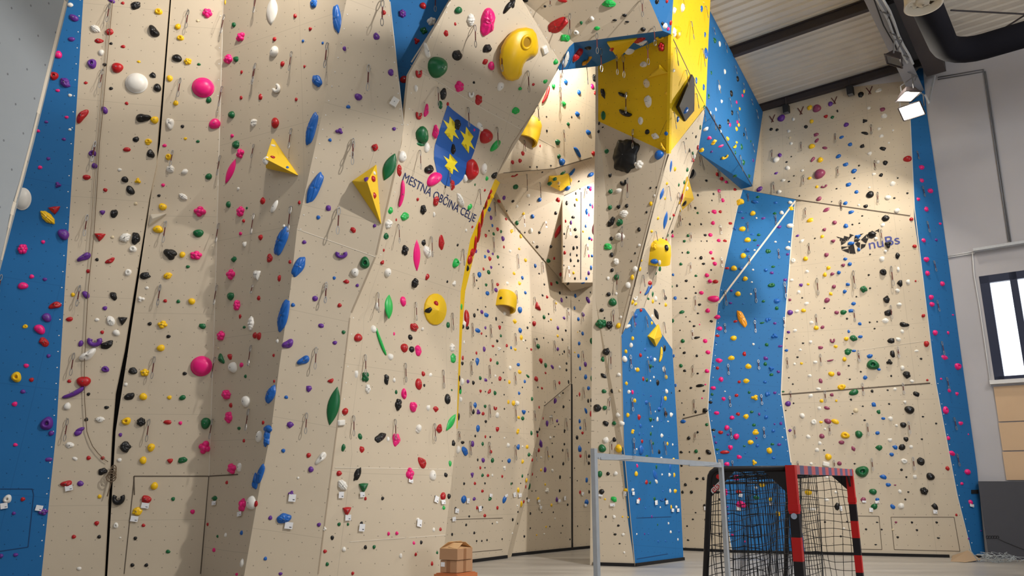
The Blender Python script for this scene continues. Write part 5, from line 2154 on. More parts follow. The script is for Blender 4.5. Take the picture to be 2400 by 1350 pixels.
v 1983 291.5 11 9.5 o
k 2025.8 282.8 11.5 10.5 p
k 2017 220.5 15.5 13.5 n
w 2059.5 211 14 8.5 d
w 2035.8 251.8 8.5 8 n
m 2068.2 255 13.5 11 n
w 2072 270.8 12 11.5 d
w 2060 301 9 7.5 n
w 2065.5 318 9.5 9 n
k 2027 311.5 16.5 8 z -32
w 2093.2 305 4.5 4 i
w 2083 334.5 4.5 4 i
m 1912.2 314.5 11.5 9.5 n
m 1913.8 329 11 6.5 e 40
b 1972 321.2 10.5 6 e
b 1991.5 337.8 11 10 n
k 2020.2 342 11.5 10.5 n
k 2069 348 15.5 10.5 n -35
y 1902 342.2 13 11 o
m 1933 346.2 11 6.5 e -35
v 1827 362.5 11 10 n
w 1818.5 373.5 13 12 o
k 1854.5 366.8 3.5 3 i
k 1843.5 379.5 5 4 i
w 1845.8 393 9.5 9.5 o
v 1819.2 405.2 10 6 n
m 1904.8 372.8 13 8 z 50
y 1922 374 12.5 11 o
m 1920 406 23.5 20 o
b 1965 365.8 12.5 7.5 e 20
b 1981.2 384.8 14.5 9 n
b 2001.2 400.2 13 9 e 20
k 2074.2 380.8 12.5 12.5 n
w 2037.8 359 13.5 11 t
w 2057.5 379 7.5 7.5 i
r 2126.8 371.5 17 13.5 o
k 2064.5 409.5 10 9.5 n
w 2048 407.5 8.5 6.5 i
k 2013.2 387.8 5 4 i
w 1880.5 399.2 6.5 5.5 i
k 1860.8 412 3.5 3 i
w 1835 421.8 10 8 n
k 1849 425.2 5 3.5 i
y 1897 417 9.5 8.5 n
y 1914.2 437 8.5 7.5 n
m 1931.2 436 13.5 7.5 h
b 1987.5 432 13.5 11 n
w 2091 428.8 13.5 13.5 n
k 2002.5 417.5 4.5 3.5 i
k 2104 417 4 3.5 i
k 1960.5 442 4.5 3.5 i
b 2007.2 449.2 10.5 9 n
k 2038.8 455 16.5 14 o
w 1825.8 448.5 11.5 9.5 n
m 1919.2 465.5 12.5 8.5 e 35
k 1873.5 458.8 3.5 3.5 i
w 2080.5 462.5 13.5 10.5 o
k 2096 464 5.5 4 i
k 2126.5 452.5 5 4.5 i
b 1981 475.5 10.5 9 n
k 2028.5 482.5 12 9 n
w 2037.5 439 5 4 i
b 1817.5 474.5 9 6 n
w 1852 474 9 7.5 o
y 1853.8 486 11 4 i
k 1949 472.5 3.5 2.5 i
w 2012.5 480.5 5 4.5 i
p 2161.2 391.5 12.5 10.5 o
p 2162 422 10.5 10 n
p 2181.5 446.8 11.5 11 o
p 2153.5 466.2 9 10 n
p 2172 486.5 8.5 4 i
m 1936.5 491.2 16.5 9 L 15
b 1994.5 496.5 12.5 9.5 n
w 2101.8 493.2 12.5 10 o
k 2020.8 505.8 4.5 3.5 i
k 2075 510.2 16.5 16 n
y 1897.5 515.5 17.5 10.5 n
m 1955.8 521 9.5 9 o
b 1981.8 528.5 11.5 10.5 n
k 1997.8 526 4 4.5 i
k 2014 523 4 3.5 i
m 1931.8 537.5 10.5 9.5 t
w 2068.2 527 12.5 8.5 n 20
y 1926.5 553.5 9.5 8.5 n
m 1952.5 564.5 12 9 t
v 1869 551.8 9 6 n
k 1909.8 558.5 4 3.5 i
w 1878.5 564.2 11.5 8 n 20
b 2010.5 554 13 10.5 p
b 1994 570.2 15 7.5 e
b 2012.5 584.5 6.5 8.5 i
k 2043.8 548.2 17.5 12 n
k 2081 572.5 14 16 p
w 2075 588.8 8.5 7.5 n
w 2052.5 559 7.5 7.5 i
r 2136.2 513.5 9.5 8.5 n
r 2143.5 577 9.5 9.5 n
k 2039.2 596 4 3.5 i
k 2103.2 598.5 11 14.5 n
m 1937 597 11 11 n 40
w 2066.5 606.2 15 12 n 30
w 1858.5 610.2 10 10.5 d
y 1887.5 605.8 10.5 9.5 o
b 1981 606.5 9 8.5 n
b 1991.5 618.5 9 8 o
m 1976 621 11 9.5 t
y 1941 627.5 9.5 9.5 n
b 1965.8 638.5 8.5 7.5 o
w 1891 636 8.5 8.5 n
k 2069.8 637.2 14 14 d
w 2105.2 631.5 8 12 n
y 1933 643.2 9 9.5 n
m 1950.2 642.2 10 7.5 n
k 2036 644.2 4.5 4 i
w 1855 656.2 7.5 6.5 o
k 2109.2 662.8 13 16.5 n
w 2128.2 660.8 9 12 n
r 2146 658.5 4 4 i
b 1987 666.2 9.5 8 n
m 1954.2 671.5 8.5 8.5 o
v 1877.5 667.5 9 8.5 n
y 1894 666 6 5 i
g 2023.8 677 16 15 n
k 2039.2 675.2 4.5 4 i
w 2102.5 680.5 11 9.5 n
b 1979.5 683 9 9.5 n
w 1871.8 684 9 8 n
y 1947 688.8 8.5 9 n
k 1880.2 697.8 4 3.5 i
k 2007 695.2 3.5 3.5 i
m 1938 703.2 13.5 10 e 40
m 1851.2 702 7.5 7.5 n
k 2077.5 701 14 17 n
b 2000.5 711.2 10 8.5 n
w 2107.5 713.5 11 9 n
w 1890 711.2 9.5 8 n
k 1932.2 722 4 3.5 i
y 1883 727.2 9.5 8.5 o
w 1867.5 729 9 6.5 o
v 1851.5 731.8 12.5 11 o
m 1960.8 732 9 8.5 o
g 1976.5 730.8 15 13.5 n
b 1994.5 728 12.5 8.5 n
k 2082 732.8 19 15 n 20
k 1985.2 746.5 4.5 5 i
r 2164 739.5 10 9.5 n
w 2074.8 750.8 15 11.5 n 25
w 1902 755.5 10 8 n
b 2015 758 8 9 n
k 2038.2 755.2 4 4 i
k 2055.8 753.8 3.5 3.5 i
k 2049.8 770 4.5 3.5 i
k 2119 760.2 19.5 12.5 z -10
y 1912.8 767.8 10.5 9.5 o
m 1927.5 766.5 9.5 8 n
v 1847.8 778.2 8 6.5 n
w 1862.5 774.5 9.5 7.5 n
w 2114.5 776.2 8.5 9 n
b 1989.2 776.5 5.5 7 i
b 2016.5 788.5 11 8 n
g 2000 792 16 14.5 n -30
y 1983.5 793.5 9 9 o
w 2105.5 795.2 11.5 10.5 n
k 2088.8 798 16.5 12 n
m 1951 797 10 12 h
k 1882.2 804.2 5 3.5 i
w 1899.5 801.5 7.5 8 n
k 1844.2 793.5 4 3 i
r 2171.5 805.5 11.5 12 o
m 1923.2 814.2 11.5 8.5 n
y 1958.5 811.5 10.5 8 n
w 1875.5 819.5 7.5 6 n
g 1987.5 820.8 17.5 9 n
b 2001.5 822 10 5.5 n
k 2091.2 823 7 3.5 i
w 2148.8 822 10 5 n
p 2172 491 9.5 8.5 o
p 2204.2 524 6.5 5.5 i
p 2166 562.8 11 11.5 n
v 2195 562 7 6.5 i
p 2172.5 607.8 12 11.5 o
p 2175 640.2 10.5 10.5 o
p 2209.8 664.8 10.5 10 o
p 2183.5 696.5 10.5 10.5 o
p 2185.5 713.2 10.5 10.5 o
p 2193 779.5 11.5 11 o
p 2222.8 779.8 5.5 7 i
p 2234 738 5 3.5 i
w 1832 498 8.5 9 o
g 1816 499.5 8.5 7 n
w 1852 528.2 14 10.5 o
v 1826.2 531.2 11 7.5 n
w 1817.5 566.5 5.5 4 i
w 1849.5 566.5 4.5 4 i
w 1847 580.8 11 9 o
g 1802 588.5 9 11 n
v 1845.8 595.5 7.5 7 n
g 1812 624.5 9.5 6 n
v 1809 639 8.5 7 n
v 1840.2 655.2 9 7 n
g 1808.2 667.8 14.5 10 d
b 1821.2 705 15 12.5 n
g 1820.5 721.5 9.5 9 n
v 1816 757.5 8 6 n
b 1815.5 787 15 12.5 p
v 1829 811.2 9.5 6.5 n
b 1843 821 7.5 6 i
b 1803 748 7.5 7.5 n
y 1855.5 489.5 10 6.5 n
k 2092 830.2 12 14.5 n
b 2039 834.5 14.5 9 n 20
g 2046 854.5 25 21.5 d
b 2060 865.8 8.5 7 n
g 1986.2 825.2 15 12.5 n
k 2084.5 848 13.5 12.5 p
y 1979.2 841.8 8.5 9 o
m 1946 844.5 14 5.5 M 10
w 1910.8 848.8 10.5 7.5 n
w 1862.2 852.8 5.5 5.5 i
y 1878.5 851.5 6 5.5 i
k 1869.2 837 5 4 i
k 2158.8 840.8 5.5 4.5 i
k 1989.2 857 4.5 3.5 i
w 2115 862.5 9.5 10 o
k 2017.5 871 4.5 3.5 i
k 2125.8 877.5 16 16 n -30
m 1966 875.2 8 10.5 n
y 1948.5 876 12.5 10.5 o
w 1897.8 879.8 9.5 8.5 n
k 2088.8 881 4 4.5 i
b 2028.2 884.8 9.5 9.5 n
k 1849 885.2 4 3 i
k 1991.8 888.8 4.5 3.5 i
m 1923 893 8.5 12 n
w 2137.5 893.8 9.5 7.5 n
r 2173.5 890.8 5 4.5 i
k 1858.2 900 4 3.5 i
y 1972.5 906.8 16.5 12.5 d
w 2098 911.8 8.5 7.5 n
w 1918 911.2 12 8.5 n -15
k 2044 916.5 6 6.5 i
k 2080.5 914.2 4.5 3.5 i
g 2001.2 919.2 19 12 e 10
k 2147.8 923 15.5 12 n -25
m 1949.2 925.2 9 9 n -40
w 1899.8 926.8 10 8 n
y 1925.5 939.5 9 8.5 n
y 1960.2 939 5 5 i
k 1994.5 936.5 4.5 4.5 i
w 2121 942.2 8.5 9.5 t
v 1846.8 945.8 12.5 10.5 o
k 1860 945 3.5 3.5 i
b 2048 948.2 11 10 n
k 2084 946.5 4.5 4 i
w 1920 956.2 8.5 8 n
m 1937.8 956 12.5 6.5 e -25
k 2132.2 960.2 20 15 o
g 2059.2 964.8 9.5 10 n
k 2022.2 952 4.5 3 i
n 2006 962 10 9 i
k 1998.2 969.5 4 3 i
w 1880 974 10.5 10.5 o
k 2163.2 976.5 5 3.5 i
w 2087.8 981.2 11.5 10.5 n
b 2070.5 980.5 10 6.5 n
k 2194.2 992.5 4.5 4 i
k 2026.5 984.8 5.5 3.5 i
w 1907 989 11.5 12 d
y 1924.2 989.2 7.5 5 i
m 1940 987 15 10 e -30
y 1957.5 987.8 17 9 e -25
k 2117.5 995.8 12.5 11.5 o
w 2100.8 997 7 6.5 n
v 1851.2 1009 8 7 n
w 1933.5 1005.2 5.5 5 i
g 2013.2 1017.8 15.5 14.5 o
b 2056.5 1015 9.5 9 n
y 1980.8 1019.8 16.5 14 d
m 1926.2 1022 11 9.5 o
w 1893.8 1022.8 11 10 n
k 2123.5 1029.5 12 10.5 n
k 2160.8 1029.2 5 3.5 i
w 2086 1031.5 10 9 n
m 1972.5 1036.8 12.5 7.5 e
w 1921.5 1038.2 8.5 8.5 n
g 2061 1049 15.5 12.5 n
b 2098 1048.2 12 9 n -20
k 2114.2 1048.5 15.5 14 n 20
w 2135 1047.2 9 8.5 n
w 1914.5 1053.8 10 10 n
m 2000.5 1052 8 12.5 n 110
k 1931.5 1055 4 3.5 i
b 2090 1065.2 10 9 n
y 1941.5 1071 14 12.5 o
w 2119.5 1081 13.5 11 d
k 2157.5 1081 17 17.5 n -40
k 2003 1086.8 4 3.5 i
m 1967.5 1086 9 9 o
w 1936.2 1087.8 14.5 9.5 B -15
w 1901.2 1086.5 6.5 6 i
g 2021.2 1105 27.5 24 d
r 2221.8 1098.2 10 10 n
k 2113 1101 5.5 5.5 i
w 2144.5 1117.5 9.5 9 n
b 2070 1117.8 16.5 10 n -15
k 2181.2 1117 16.5 14.5 o
k 2124.5 1118.2 4.5 4 i
m 2098 1137 5 3 i
b 2082.5 1136.5 13 9 n
g 2046.5 1152.5 15 12.5 o
w 2109 1152.5 9.5 9.5 n
k 2166.5 1151 16.5 16 p
k 2129 1153.2 4.5 3.5 i
m 1996.8 1104.5 6 11 n
p 2216 837.2 16.5 10.5 n -15
p 2247 858.5 14.5 14.5 d
p 2206.2 888 5.5 4 i
p 2226 915.2 9 9.5 n
p 2243.8 922.8 8.5 8.5 n
p 2218 961.5 13.5 15 d
p 2253 992 13 8 n
p 2224.2 1026.5 9.5 9.5 n
p 2233 1062 16.5 11.5 n -15
p 2270 1018 3 3.5 i
p 2269 1106 12.5 12 o
p 2255 1133.5 6.5 6.5 o
b 1808 864 12.5 11 p
v 1824.5 871 8 7 n
g 1808 877.8 8.5 7 n
v 1816.2 920.5 8.5 7 n
g 1835.5 917.8 6 3.5 i
b 1802 922.8 6.5 8.5 n
v 1830.5 992.5 7 7.5 n
v 1815.5 993.8 4 3.5 i
b 1812 1009.8 8.5 6.5 n
g 1810.5 1041 9.5 6 n
v 1826 1041.8 9.5 6.5 n
y 1803.8 1056 11.5 12 o
b 1813.2 1073 8.5 6.5 n
w 1834 1024.5 3.5 3 i
k 1841.5 962 3.5 2.5 i
m 2023.2 1171 12.5 10 n
b 2056 1171 10 7.5 n
k 2122 1170.5 4.5 4 i
g 2049.5 1187 16 14 n
b 2093 1187.8 13.5 9.5 n -30
w 2112.5 1186.5 14 13.5 n
k 2191.8 1187.5 16.5 13 n -50
p 2276.8 1178 12.5 11.5 n
r 2241.8 1207 5 5.5 i
k 2055.8 1224.2 5 3 i
m 2100 1224.2 5.5 4.5 i
k 2137.5 1224.5 5 4.5 i
k 2195.5 1224.5 5.5 4.5 i
k 2030 1240.5 5 4 i
k 2066.5 1241 4.5 3.5 i
n 2093 1241.5 5.5 4.5 i
k 2149.2 1242.5 5 4.5 i
k 2104.2 1259.2 5.5 4.5 i
k 2199.5 1261 6.5 3.5 i
k 2052.5 1276.5 5 3 i
v 2270.5 1262.5 4.5 5 i
v 2300 1244 4.5 3 i
w 1937 1171.5 11.5 7.5 n
k 1962.5 1187.2 12 17.5 n
w 1902.5 1193 17.5 7.5 n
y 1895 1153 15 12.5 n
y 1823.8 1204.8 11 12 n
y 1805.5 1171 9 10 n
w 1959 1153.5 7 7.5 n
k 1933.5 1223.5 4.5 4 i
w 1978 1238.5 5 4 i
k 1970.8 1257 4.5 4 i
k 1985 1222.5 3.5 3 i
w 1938 1118.5 9 6 n
k 1459 362 62 78 F 8
w 51 465 38 50 D
'''
QUICK_DATA = '''
q 258.8 10 255.5 54.5
q 242 163.8 238 208
q 442.5 25 440 68.8
q 424.5 184.5 421.2 228.8
q 528 36.2 526.5 80
q 523 203.8 520.5 251.2
q 225 332.5 220 380
q 599.2 155 597 200
q 222.5 342 220 381.5
q 206.2 504.5 201.2 554.5
q 406.2 353.2 403 389.5
q 390.5 519.5 386.2 569.5
q 518.8 365.8 515.5 412
q 515.5 524.5 512.5 569.5
q 5 644.5 2.5 692
q 597.5 339.5 595 372
q 597.5 502 593.8 549.5
q 188.8 669.5 185 717
q 377.5 668.2 373.8 714.5
q 188.8 671.5 184.5 719
q 175 827.8 168 880.2
q 160 981.5 153.8 1034
q 376.8 671.5 372.5 717.8
q 363.8 836.5 357.5 887.8
q 351.2 982.8 345.8 1035.2
q 511.2 669 508.8 715.2
q 506.2 837.8 501.2 885.2
q 501.2 982.8 498 1029
q 591.2 810.2 588 857.8
q 585.5 959 581.2 1009
q 595 669 593 689
q 895.8 1.2 895 62.5
q 685.8 122.5 684 167.5
q 770 102 767 161.2
q 685 302.5 683.8 350
q 864.2 153 863.8 215
q 828.2 325 827.5 370
q 1020 -15 1019.5 29.5
q 1111.2 58.8 1111.2 111.2
q 1173 113.8 1173.5 167.5
q 1024.2 205 1025.5 250
q 1095 252.5 1096 297.5
q 1163 298.8 1163 342.5
q 603.8 -15 603 32.5
q 601.2 150 601.2 195
q 828.8 332 828.5 387
q 795 487 793.8 549.5
q 684.5 484.5 680.5 544.5
q 982 352.5 982.5 397
q 1051.2 403.2 1053.8 442
q 1122 443.2 1124.5 479.5
q 931.8 525.8 931.2 569.5
q 1008.8 554.5 1008 602
q 1083.2 584 1083 622
q 765 662 763.8 709.5
q 1157.5 474.5 1156.5 507
q 1155 557 1154.5 592
q 1108.8 640.8 1107.5 672
q 1151.8 655.8 1151.2 687
q 763.8 669 764.2 711.5
q 741.2 814 740 865.2
q 718.8 967.8 718 1016.5
q 883.8 685.2 883 731.5
q 972.5 709 971.8 751.5
q 1058.2 734 1058.8 774
q 854.5 831.5 854.5 879
q 948.2 851.5 948 896.5
q 1036.8 867.8 1036.2 910.2
q 827 974 826.2 1021.5
q 924.5 982.8 924.2 1029
q 1017 992.8 1017 1034
q 1105.5 757.8 1105 789
q 1148.2 761.5 1147.5 791.5
q 1102.5 847.8 1101.5 879
q 1145.5 856.5 1145 886.5
q 1101.2 942.8 1100.8 974
q 1145.5 949 1145 979
q 1100 1033.5 1100 1067.2
q 1145 1036 1145 1067.2
q 1074.2 1011 1074.2 1031
q 1291.2 -2.5 1292 16.2
q 1336.8 32.5 1338 82.5
q 1505 -2.5 1506.5 38.8
q 1398.8 77.5 1400 125
q 1407.5 111.2 1409.5 163.8
q 1443.8 127.5 1444.5 171.2
q 1458.8 127.5 1460.2 178
q 1517.5 97.5 1518 147.5
q 1533 61.2 1534 106.2
q 1322 140 1323 183.8
q 1370.8 147.5 1372 196.2
q 1311.2 165 1312.5 195
q 1470 217.5 1471.5 265
q 1235.5 166.2 1237 216.2
q 1258.8 247.5 1259.2 282.5
q 1311.2 205 1312.2 250
q 1319.8 305 1319.8 332.5
q 1485.5 303.8 1486 347.5
q 1597 -5 1595 17.5
q 1617.5 51.2 1616.2 93.8
q 1652 15 1653.5 42.5
q 1643.8 115 1642.5 157.5
q 1581.2 112.5 1580.5 155
q 1605.5 165 1607 203.8
q 1630 220 1630.5 255
q 1577 263.8 1578.5 302.5
q 1681.5 188.8 1683.5 220
q 1708 230 1709.5 252.5
q 1725.8 261.2 1727.5 285
q 1744 300 1745 327.5
q 1670 270 1671.5 306.2
q 1646.2 252.5 1645.8 285
q 1770.8 257.5 1774 278.8
q 1697.5 100 1697 125
q 1670 65 1671 82.5
q 1721.2 155 1722.5 175
q 1758.8 232.5 1758 247.5
q 1740 195 1745 212.5
q 1227.5 329.5 1226.2 355.8
q 1233 407 1232.5 444.5
q 1264.2 427 1264.5 462
q 1332.5 408.2 1333 432
q 1226.2 504.5 1225.8 530.8
q 1212 597 1211.2 629.5
q 1472.5 418.2 1469.5 464.5
q 1460 532 1457 579.5
q 1448 639.5 1451.2 679.5
q 1485.8 322 1486.2 345.8
q 1565 437 1567 470.8
q 1534.5 542 1537 564.5
q 1505 644.5 1505 672
q 1599.5 332 1600 359.5
q 1588.8 452 1588.8 497
q 1592.5 497 1590 530.8
q 1615 352 1614.5 379.5
q 1638 359.5 1640 389.5
q 1681.2 398.2 1682 422
q 1685.5 447 1686 474.5
q 1687.5 528.2 1688 549.5
q 1690 604.5 1690.5 625.8
q 1618 545.8 1618 565.8
q 1618 615.8 1618 637
q 1617 477 1617 492
q 1753 454.5 1754 473.2
q 1752.5 522 1753.2 544.5
q 1755.5 599.5 1756.2 620.8
q 1732.5 364.5 1734.2 402
q 1762 337 1762 358.2
q 1373 442 1373.8 462
q 1334.2 528.2 1333.8 552
q 1375 572 1377 594.5
q 1331.2 624.5 1330 649.5
q 1269.5 614.5 1270.5 639.5
q 1277.5 519.5 1278 534.5
q 1251.2 794 1251.2 821.5
q 1251.2 696.5 1251.2 711.5
q 1297.5 799 1297.5 824
q 1298 891.5 1298.8 914
q 1331.2 812.8 1331.2 836.5
q 1330.5 725.2 1330 746.5
q 1364.2 822.8 1364.2 846.5
q 1365.8 907.8 1366.2 932.8
q 1363.2 734 1363.2 754
q 1208.8 681.5 1208.8 711.5
q 1206.2 781.5 1206.2 809
q 1205.5 872.8 1205.5 901.5
q 1206.2 950.2 1206.2 986.5
q 1250.8 962.8 1250.8 986.5
q 1291.2 972.8 1291.8 994
q 1325 980.2 1326.2 1009
q 1368.8 982.8 1369.2 1009
q 1297.5 704 1298 730.2
q 1438.8 726.5 1440.5 766.5
q 1432.5 825.2 1432.5 865.2
q 1431.2 931.5 1433 961.5
q 1512 741.5 1512.5 767.8
q 1481.2 730.2 1482.5 766.5
q 1476.2 832.8 1476.2 864
q 1516.2 845.2 1517 872.8
q 1553.8 857.8 1553.8 886.5
q 1480 932.8 1480.5 964
q 1518.8 944 1521.2 971.5
q 1555 956.5 1556 979
q 1552.5 679 1553.8 704
q 1553.8 755.2 1555 781.5
q 1622.5 772.8 1625 795.2
q 1624.2 856.5 1625.5 880.2
q 1627 936.5 1630 965.2
q 1629.5 694 1630 727.8
q 1698.8 759 1699.5 780.2
q 1706.2 854 1707 879
q 1710 929 1711.2 954
q 1700 681.5 1703.2 717.8
q 1770 676.5 1772.5 710.2
q 1768.8 751.5 1770 780.2
q 1777 844 1778.8 866.5
q 1783.8 925.2 1785.8 949
q 1712.5 1004 1714 1029
q 1789.5 1001.5 1791.2 1026.5
q 1206.2 1043.5 1206.8 1078.5
q 1252.5 1049.8 1252 1079.8
q 1280.5 1047.2 1281 1078.5
q 1327.5 1052.2 1328 1079.8
q 1371.2 1057.2 1371.8 1083.5
q 1434.2 1032.2 1435 1063.5
q 1483.8 1027.2 1485 1063.5
q 1522.5 1031 1524 1063.5
q 1555 1034.8 1556.8 1066
q 1630.5 1013.5 1631 1031
q 1716.2 1079.8 1719.5 1103.5
q 1878 333.8 1878.8 356.2
q 1958 313.8 1959.2 336.2
q 2042 293.2 2043.2 317
q 1810 352.5 1810.5 376.2
q 1883.8 411.2 1884.2 435
q 1963.8 392 1965.5 415
q 2050 377 2051.2 400
q 1813 427.5 1816.2 453.8
q 2057.5 451.2 2059.2 476.2
q 1970.8 470 1972 490
q 2147.5 355 2150 375
q 2160.5 437.5 2163.8 462.5
x 1810.5 271.2 1810.5 288.8
x 1877 252.5 1877 271.2
x 1955.5 228.8 1956.2 246.2
x 2037.5 205 2037.5 223.8
q 1888.2 488.2 1888.8 512
q 1896.2 570.8 1898.2 595.8
q 1915 652 1917 692
q 2000 634.5 2003.8 677
q 2088.8 624.5 2090.5 670.8
q 2087.5 715.8 2092.5 748.2
q 2001.2 725.8 2003.2 754.5
q 1912.5 737 1915.5 764.5
q 2065 538.2 2068.8 567
q 2171.2 519.5 2174 545.8
q 2187 612 2190.5 637
q 2194.2 704.5 2197 730.8
q 2205 800.8 2210 832
q 1817.5 504.5 1820 527
q 1824.2 584.5 1825.8 607
q 1838.8 662 1843 700.8
q 1837 744.5 1838.8 767
q 2103.8 812 2105 837
q 2011.2 820.8 2013 847
q 1971.2 474.5 1972 494.5
q 1845 837.8 1846.2 862.8
q 1922.5 830.2 1926.2 857.8
q 2012.5 826.5 2013.8 849
q 2105 819 2106.5 839
q 2020.8 897.8 2022.5 926.5
q 2115.5 897.8 2117.5 924
q 1852.5 916.5 1853.2 939
q 1933.2 916 1934.2 941.5
q 1861.8 1000.2 1863 1026.5
q 1943.8 996.5 1945.8 1017.8
q 2032.5 991.5 2034.5 1021.5
q 2128.8 987.8 2131.2 1016.5
q 2042.5 1074 2046.2 1102.8
q 2139.2 1071.5 2141.5 1101.5
q 1869.5 1080.2 1870.5 1099
q 1954.2 1077.8 1955.5 1099
q 2217 885.2 2220.8 912.8
q 2234.2 979 2237 1007.8
q 2241.2 1064 2244.5 1092.8
'''
CARD_DATA = '''
10.5 1185.2 15.5 13
92.8 1190.5 15.5 12.5
162.5 1143.5 16.5 12
341.5 1184.5 16.5 12
316.2 1215.5 16.5 12.5
504.5 1179 8.5 9
564.2 1204.5 9 10
685 1166.5 15.5 16.5
677 1231 17.5 15
799 1159.5 11 14
848.5 1158.5 10 11.5
960.8 1127.8 9.5 7.5
815 1212.5 12.5 13
847.5 1236 12 16.5
1021.2 1171 8.5 14.5
1037 1177 9 9.5
980.8 1226.5 10 16.5
1095 1173.5 6 11
1068.8 1197 8 10
1061.8 1216.5 7.5 9.5
1123.2 1192 6.5 11.5
1148.2 1161 6 7.5
1185 1161.5 6.5 6
1204.5 1159 6 10
1217 1160.5 6.5 8.5
1363.8 1157 5 7.5
1309.2 1173.5 5.5 6.5
1322 1167.2 4.5 9
1261.2 1174 5 6
1237 1173 4.5 6.5
1370.8 1183.5 5 6
1265.5 1189 4.5 7
1408 1161 8.5 4.5
1436 1183 10.5 6.5
1467 1156.5 6.5 10
1483.2 1156 5 7.5
1493.2 1174.8 6 9
1535.5 1177.8 5.5 10
1560.2 1177 5.5 8.5
1574.2 1195.5 5 7.5
1586.8 1195.5 5 7.5
1659.5 1174.5 6.5 7
1654.5 1191 6.5 8.5
1735 1160.5 8.5 7.5
1730.8 1191 9.5 9.5
2025 1175.5 8.5 4.5
2055.5 1176.5 9 6
2041.2 1195 8 9
2191.2 1199 9 8.5
2275.5 1184.5 8.5 6.5
1970.5 1191.5 6 11
1806.5 1181 7 7.5
'''
# ---------------------------------------------------------------- holds
def polar(rings, n, Rf, Hf, rnd, nz=0.0):
    vs, fs = [], []
    for k, r in enumerate(rings):
        for j in range(n):
            t = 2 * math.pi * j / n; R_ = Rf(t); z = Hf(r, t) * (1 + rnd.uniform(-nz, nz) * (r < .98))
            vs.append((R_ * r * math.cos(t), R_ * r * math.sin(t), z))
    vs.append((0, 0, Hf(0, 0))); c = len(vs) - 1
    for k in range(len(rings) - 1):
        for j in range(n): a = k * n + j; b_ = k * n + (j + 1) % n; fs.append((a, b_, b_ + n, a + n))
    k = (len(rings) - 1) * n
    for j in range(n): fs.append((k + j, k + (j + 1) % n, c))
    return vs, fs
def dome(r, p=2.2): return max(0.0, 1 - r ** p) ** .5
def hgeo(sh, w, h, rnd, hi):
    """outline half extents 1 x 1 in x, y; z in units of the smaller half extent"""
    n = 22 if hi else 10; rings = (1, .97, .88, .7, .45, .2) if hi else (1, .85, .5)
    ph = [rnd.uniform(0, 6.28) for _ in range(5)]
    if sh == 'p':
        vs, fs = [], []; m = rnd.choice((4, 5, 5, 6)) if hi else 3
        cs = [(0, 0, .62)] + [(.5 * math.cos(i * 6.283 / m + ph[0]), .5 * math.sin(i * 6.283 / m + ph[0]), .47 + rnd.uniform(-.05, .08)) for i in range(m)]
        for cx, cy, r in cs:
            v, f = polar((1, .9, .65, .3) if hi else (1, .6), 12 if hi else 7, lambda t: 1, lambda q, t: dome(q, 2) * 1.3, rnd)
            k = len(vs); vs += [(cx + x * r, cy + y * r, z * r * 1.25) for x, y, z in v]; fs += [tuple(i + k for i in q) for q in f]
        return vs, fs, False
    if sh == 'h' or sh == 'M' or sh == 'b':
        pts = []; N = 12
        for i in range(N + 1):
            s = i / N
            if sh == 'h': t = math.radians(-215 + 250 * s) ; pts.append((.66 * math.cos(t), .62 * math.sin(t), .3 + .5 * math.sin(math.pi * s), .34))
            elif sh == 'M': x = -1 + 2 * s; pts.append((x * .9, .25 - .35 * (1 - x * x), .5, .6 * max(.15, (1 - x * x)) ** .6))
            else: x = -1 + 2 * s; pts.append((x * .92, .3 - .55 * (1 - x * x) + .25 * x, .5, .55 * max(.12, (1 - x * x * .9)) ** .5))
        vs, fs = [], []; K = 8
        for i, (x, y, z, r) in enumerate(pts):
            a = pts[max(i - 1, 0)]; c = pts[min(i + 1, N)]; tx, ty = c[0] - a[0], c[1] - a[1]; l = math.hypot(tx, ty) or 1; nx, ny = -ty / l, tx / l
            for j in range(K):
                q = 2 * math.pi * j / K; vs.append((x + nx * r * math.cos(q), y + ny * r * math.cos(q), max(0, .25 + (r * 1.3) * math.sin(q))))
        for i in range(N):
            for j in range(K): fs.append((i * K + j, i * K + (j + 1) % K, (i + 1) * K + (j + 1) % K, (i + 1) * K + j))
        fs.append(tuple(range(K))[::-1]); fs.append(tuple(N * K + j for j in range(K)))
        return vs, fs, False
    if sh == 'B':
        v, f = polar(rings, 24, lambda t: min(1 / max(abs(math.cos(t)), .01), 1 / max(abs(math.sin(t)), .01)) * .97, lambda r, t: .9 * min(1, (1 - r) * 14), rnd); return v, f, True
    if sh == 'D':
        v, f = polar((1, .985, .93, .9, .8, .6, .35, .15), 36, lambda t: 1, lambda r, t: .12 if .92 < r < .99 else (0 if r > .985 else .82 * dome(r / .92, 2)), rnd); return v, f, False
    if sh == 'd':
        v, f = polar((1, .96, .86, .7, .5, .36, .25, .12) if hi else (1, .8, .5, .25), n, lambda t: 1 + .07 * math.sin(2 * t + ph[0]) + .06 * math.sin(3 * t + ph[1]), lambda r, t: (0 if r > .99 else max(.22, .95 * math.sin(min(1, (1 - r) * 1.9) * math.pi * .5) - (.75 if r < .3 else .15 if r < .4 else 0))), rnd); return v, f, False
    if sh == 'F':
        v, f = polar((1, .97, .9, .75, .5, .25), 44, lambda t: 1 + .05 * math.sin(7 * t + 1) + .05 * math.sin(4 * t) + .04 * math.sin(11 * t) + .16 * max(0, math.cos(t - .25)) ** 18, lambda r, t: .42 * dome(r, 3) * (1 + .06 * math.sin(9 * t) * r), rnd, .02); return v, f, False
    if sh == 'f':
        v, f = polar((1, .96, .85, .7, .5, .3) if hi else rings, 40 if hi else 12, lambda t: (1 + .04 * math.sin(9 * t)) * (1 if math.sin(t) > -.3 else .78), lambda r, t: dome(r, 2.5) * (.85 + .18 * math.sin(14 * math.sin(t) * r)), rnd); return v, f, False
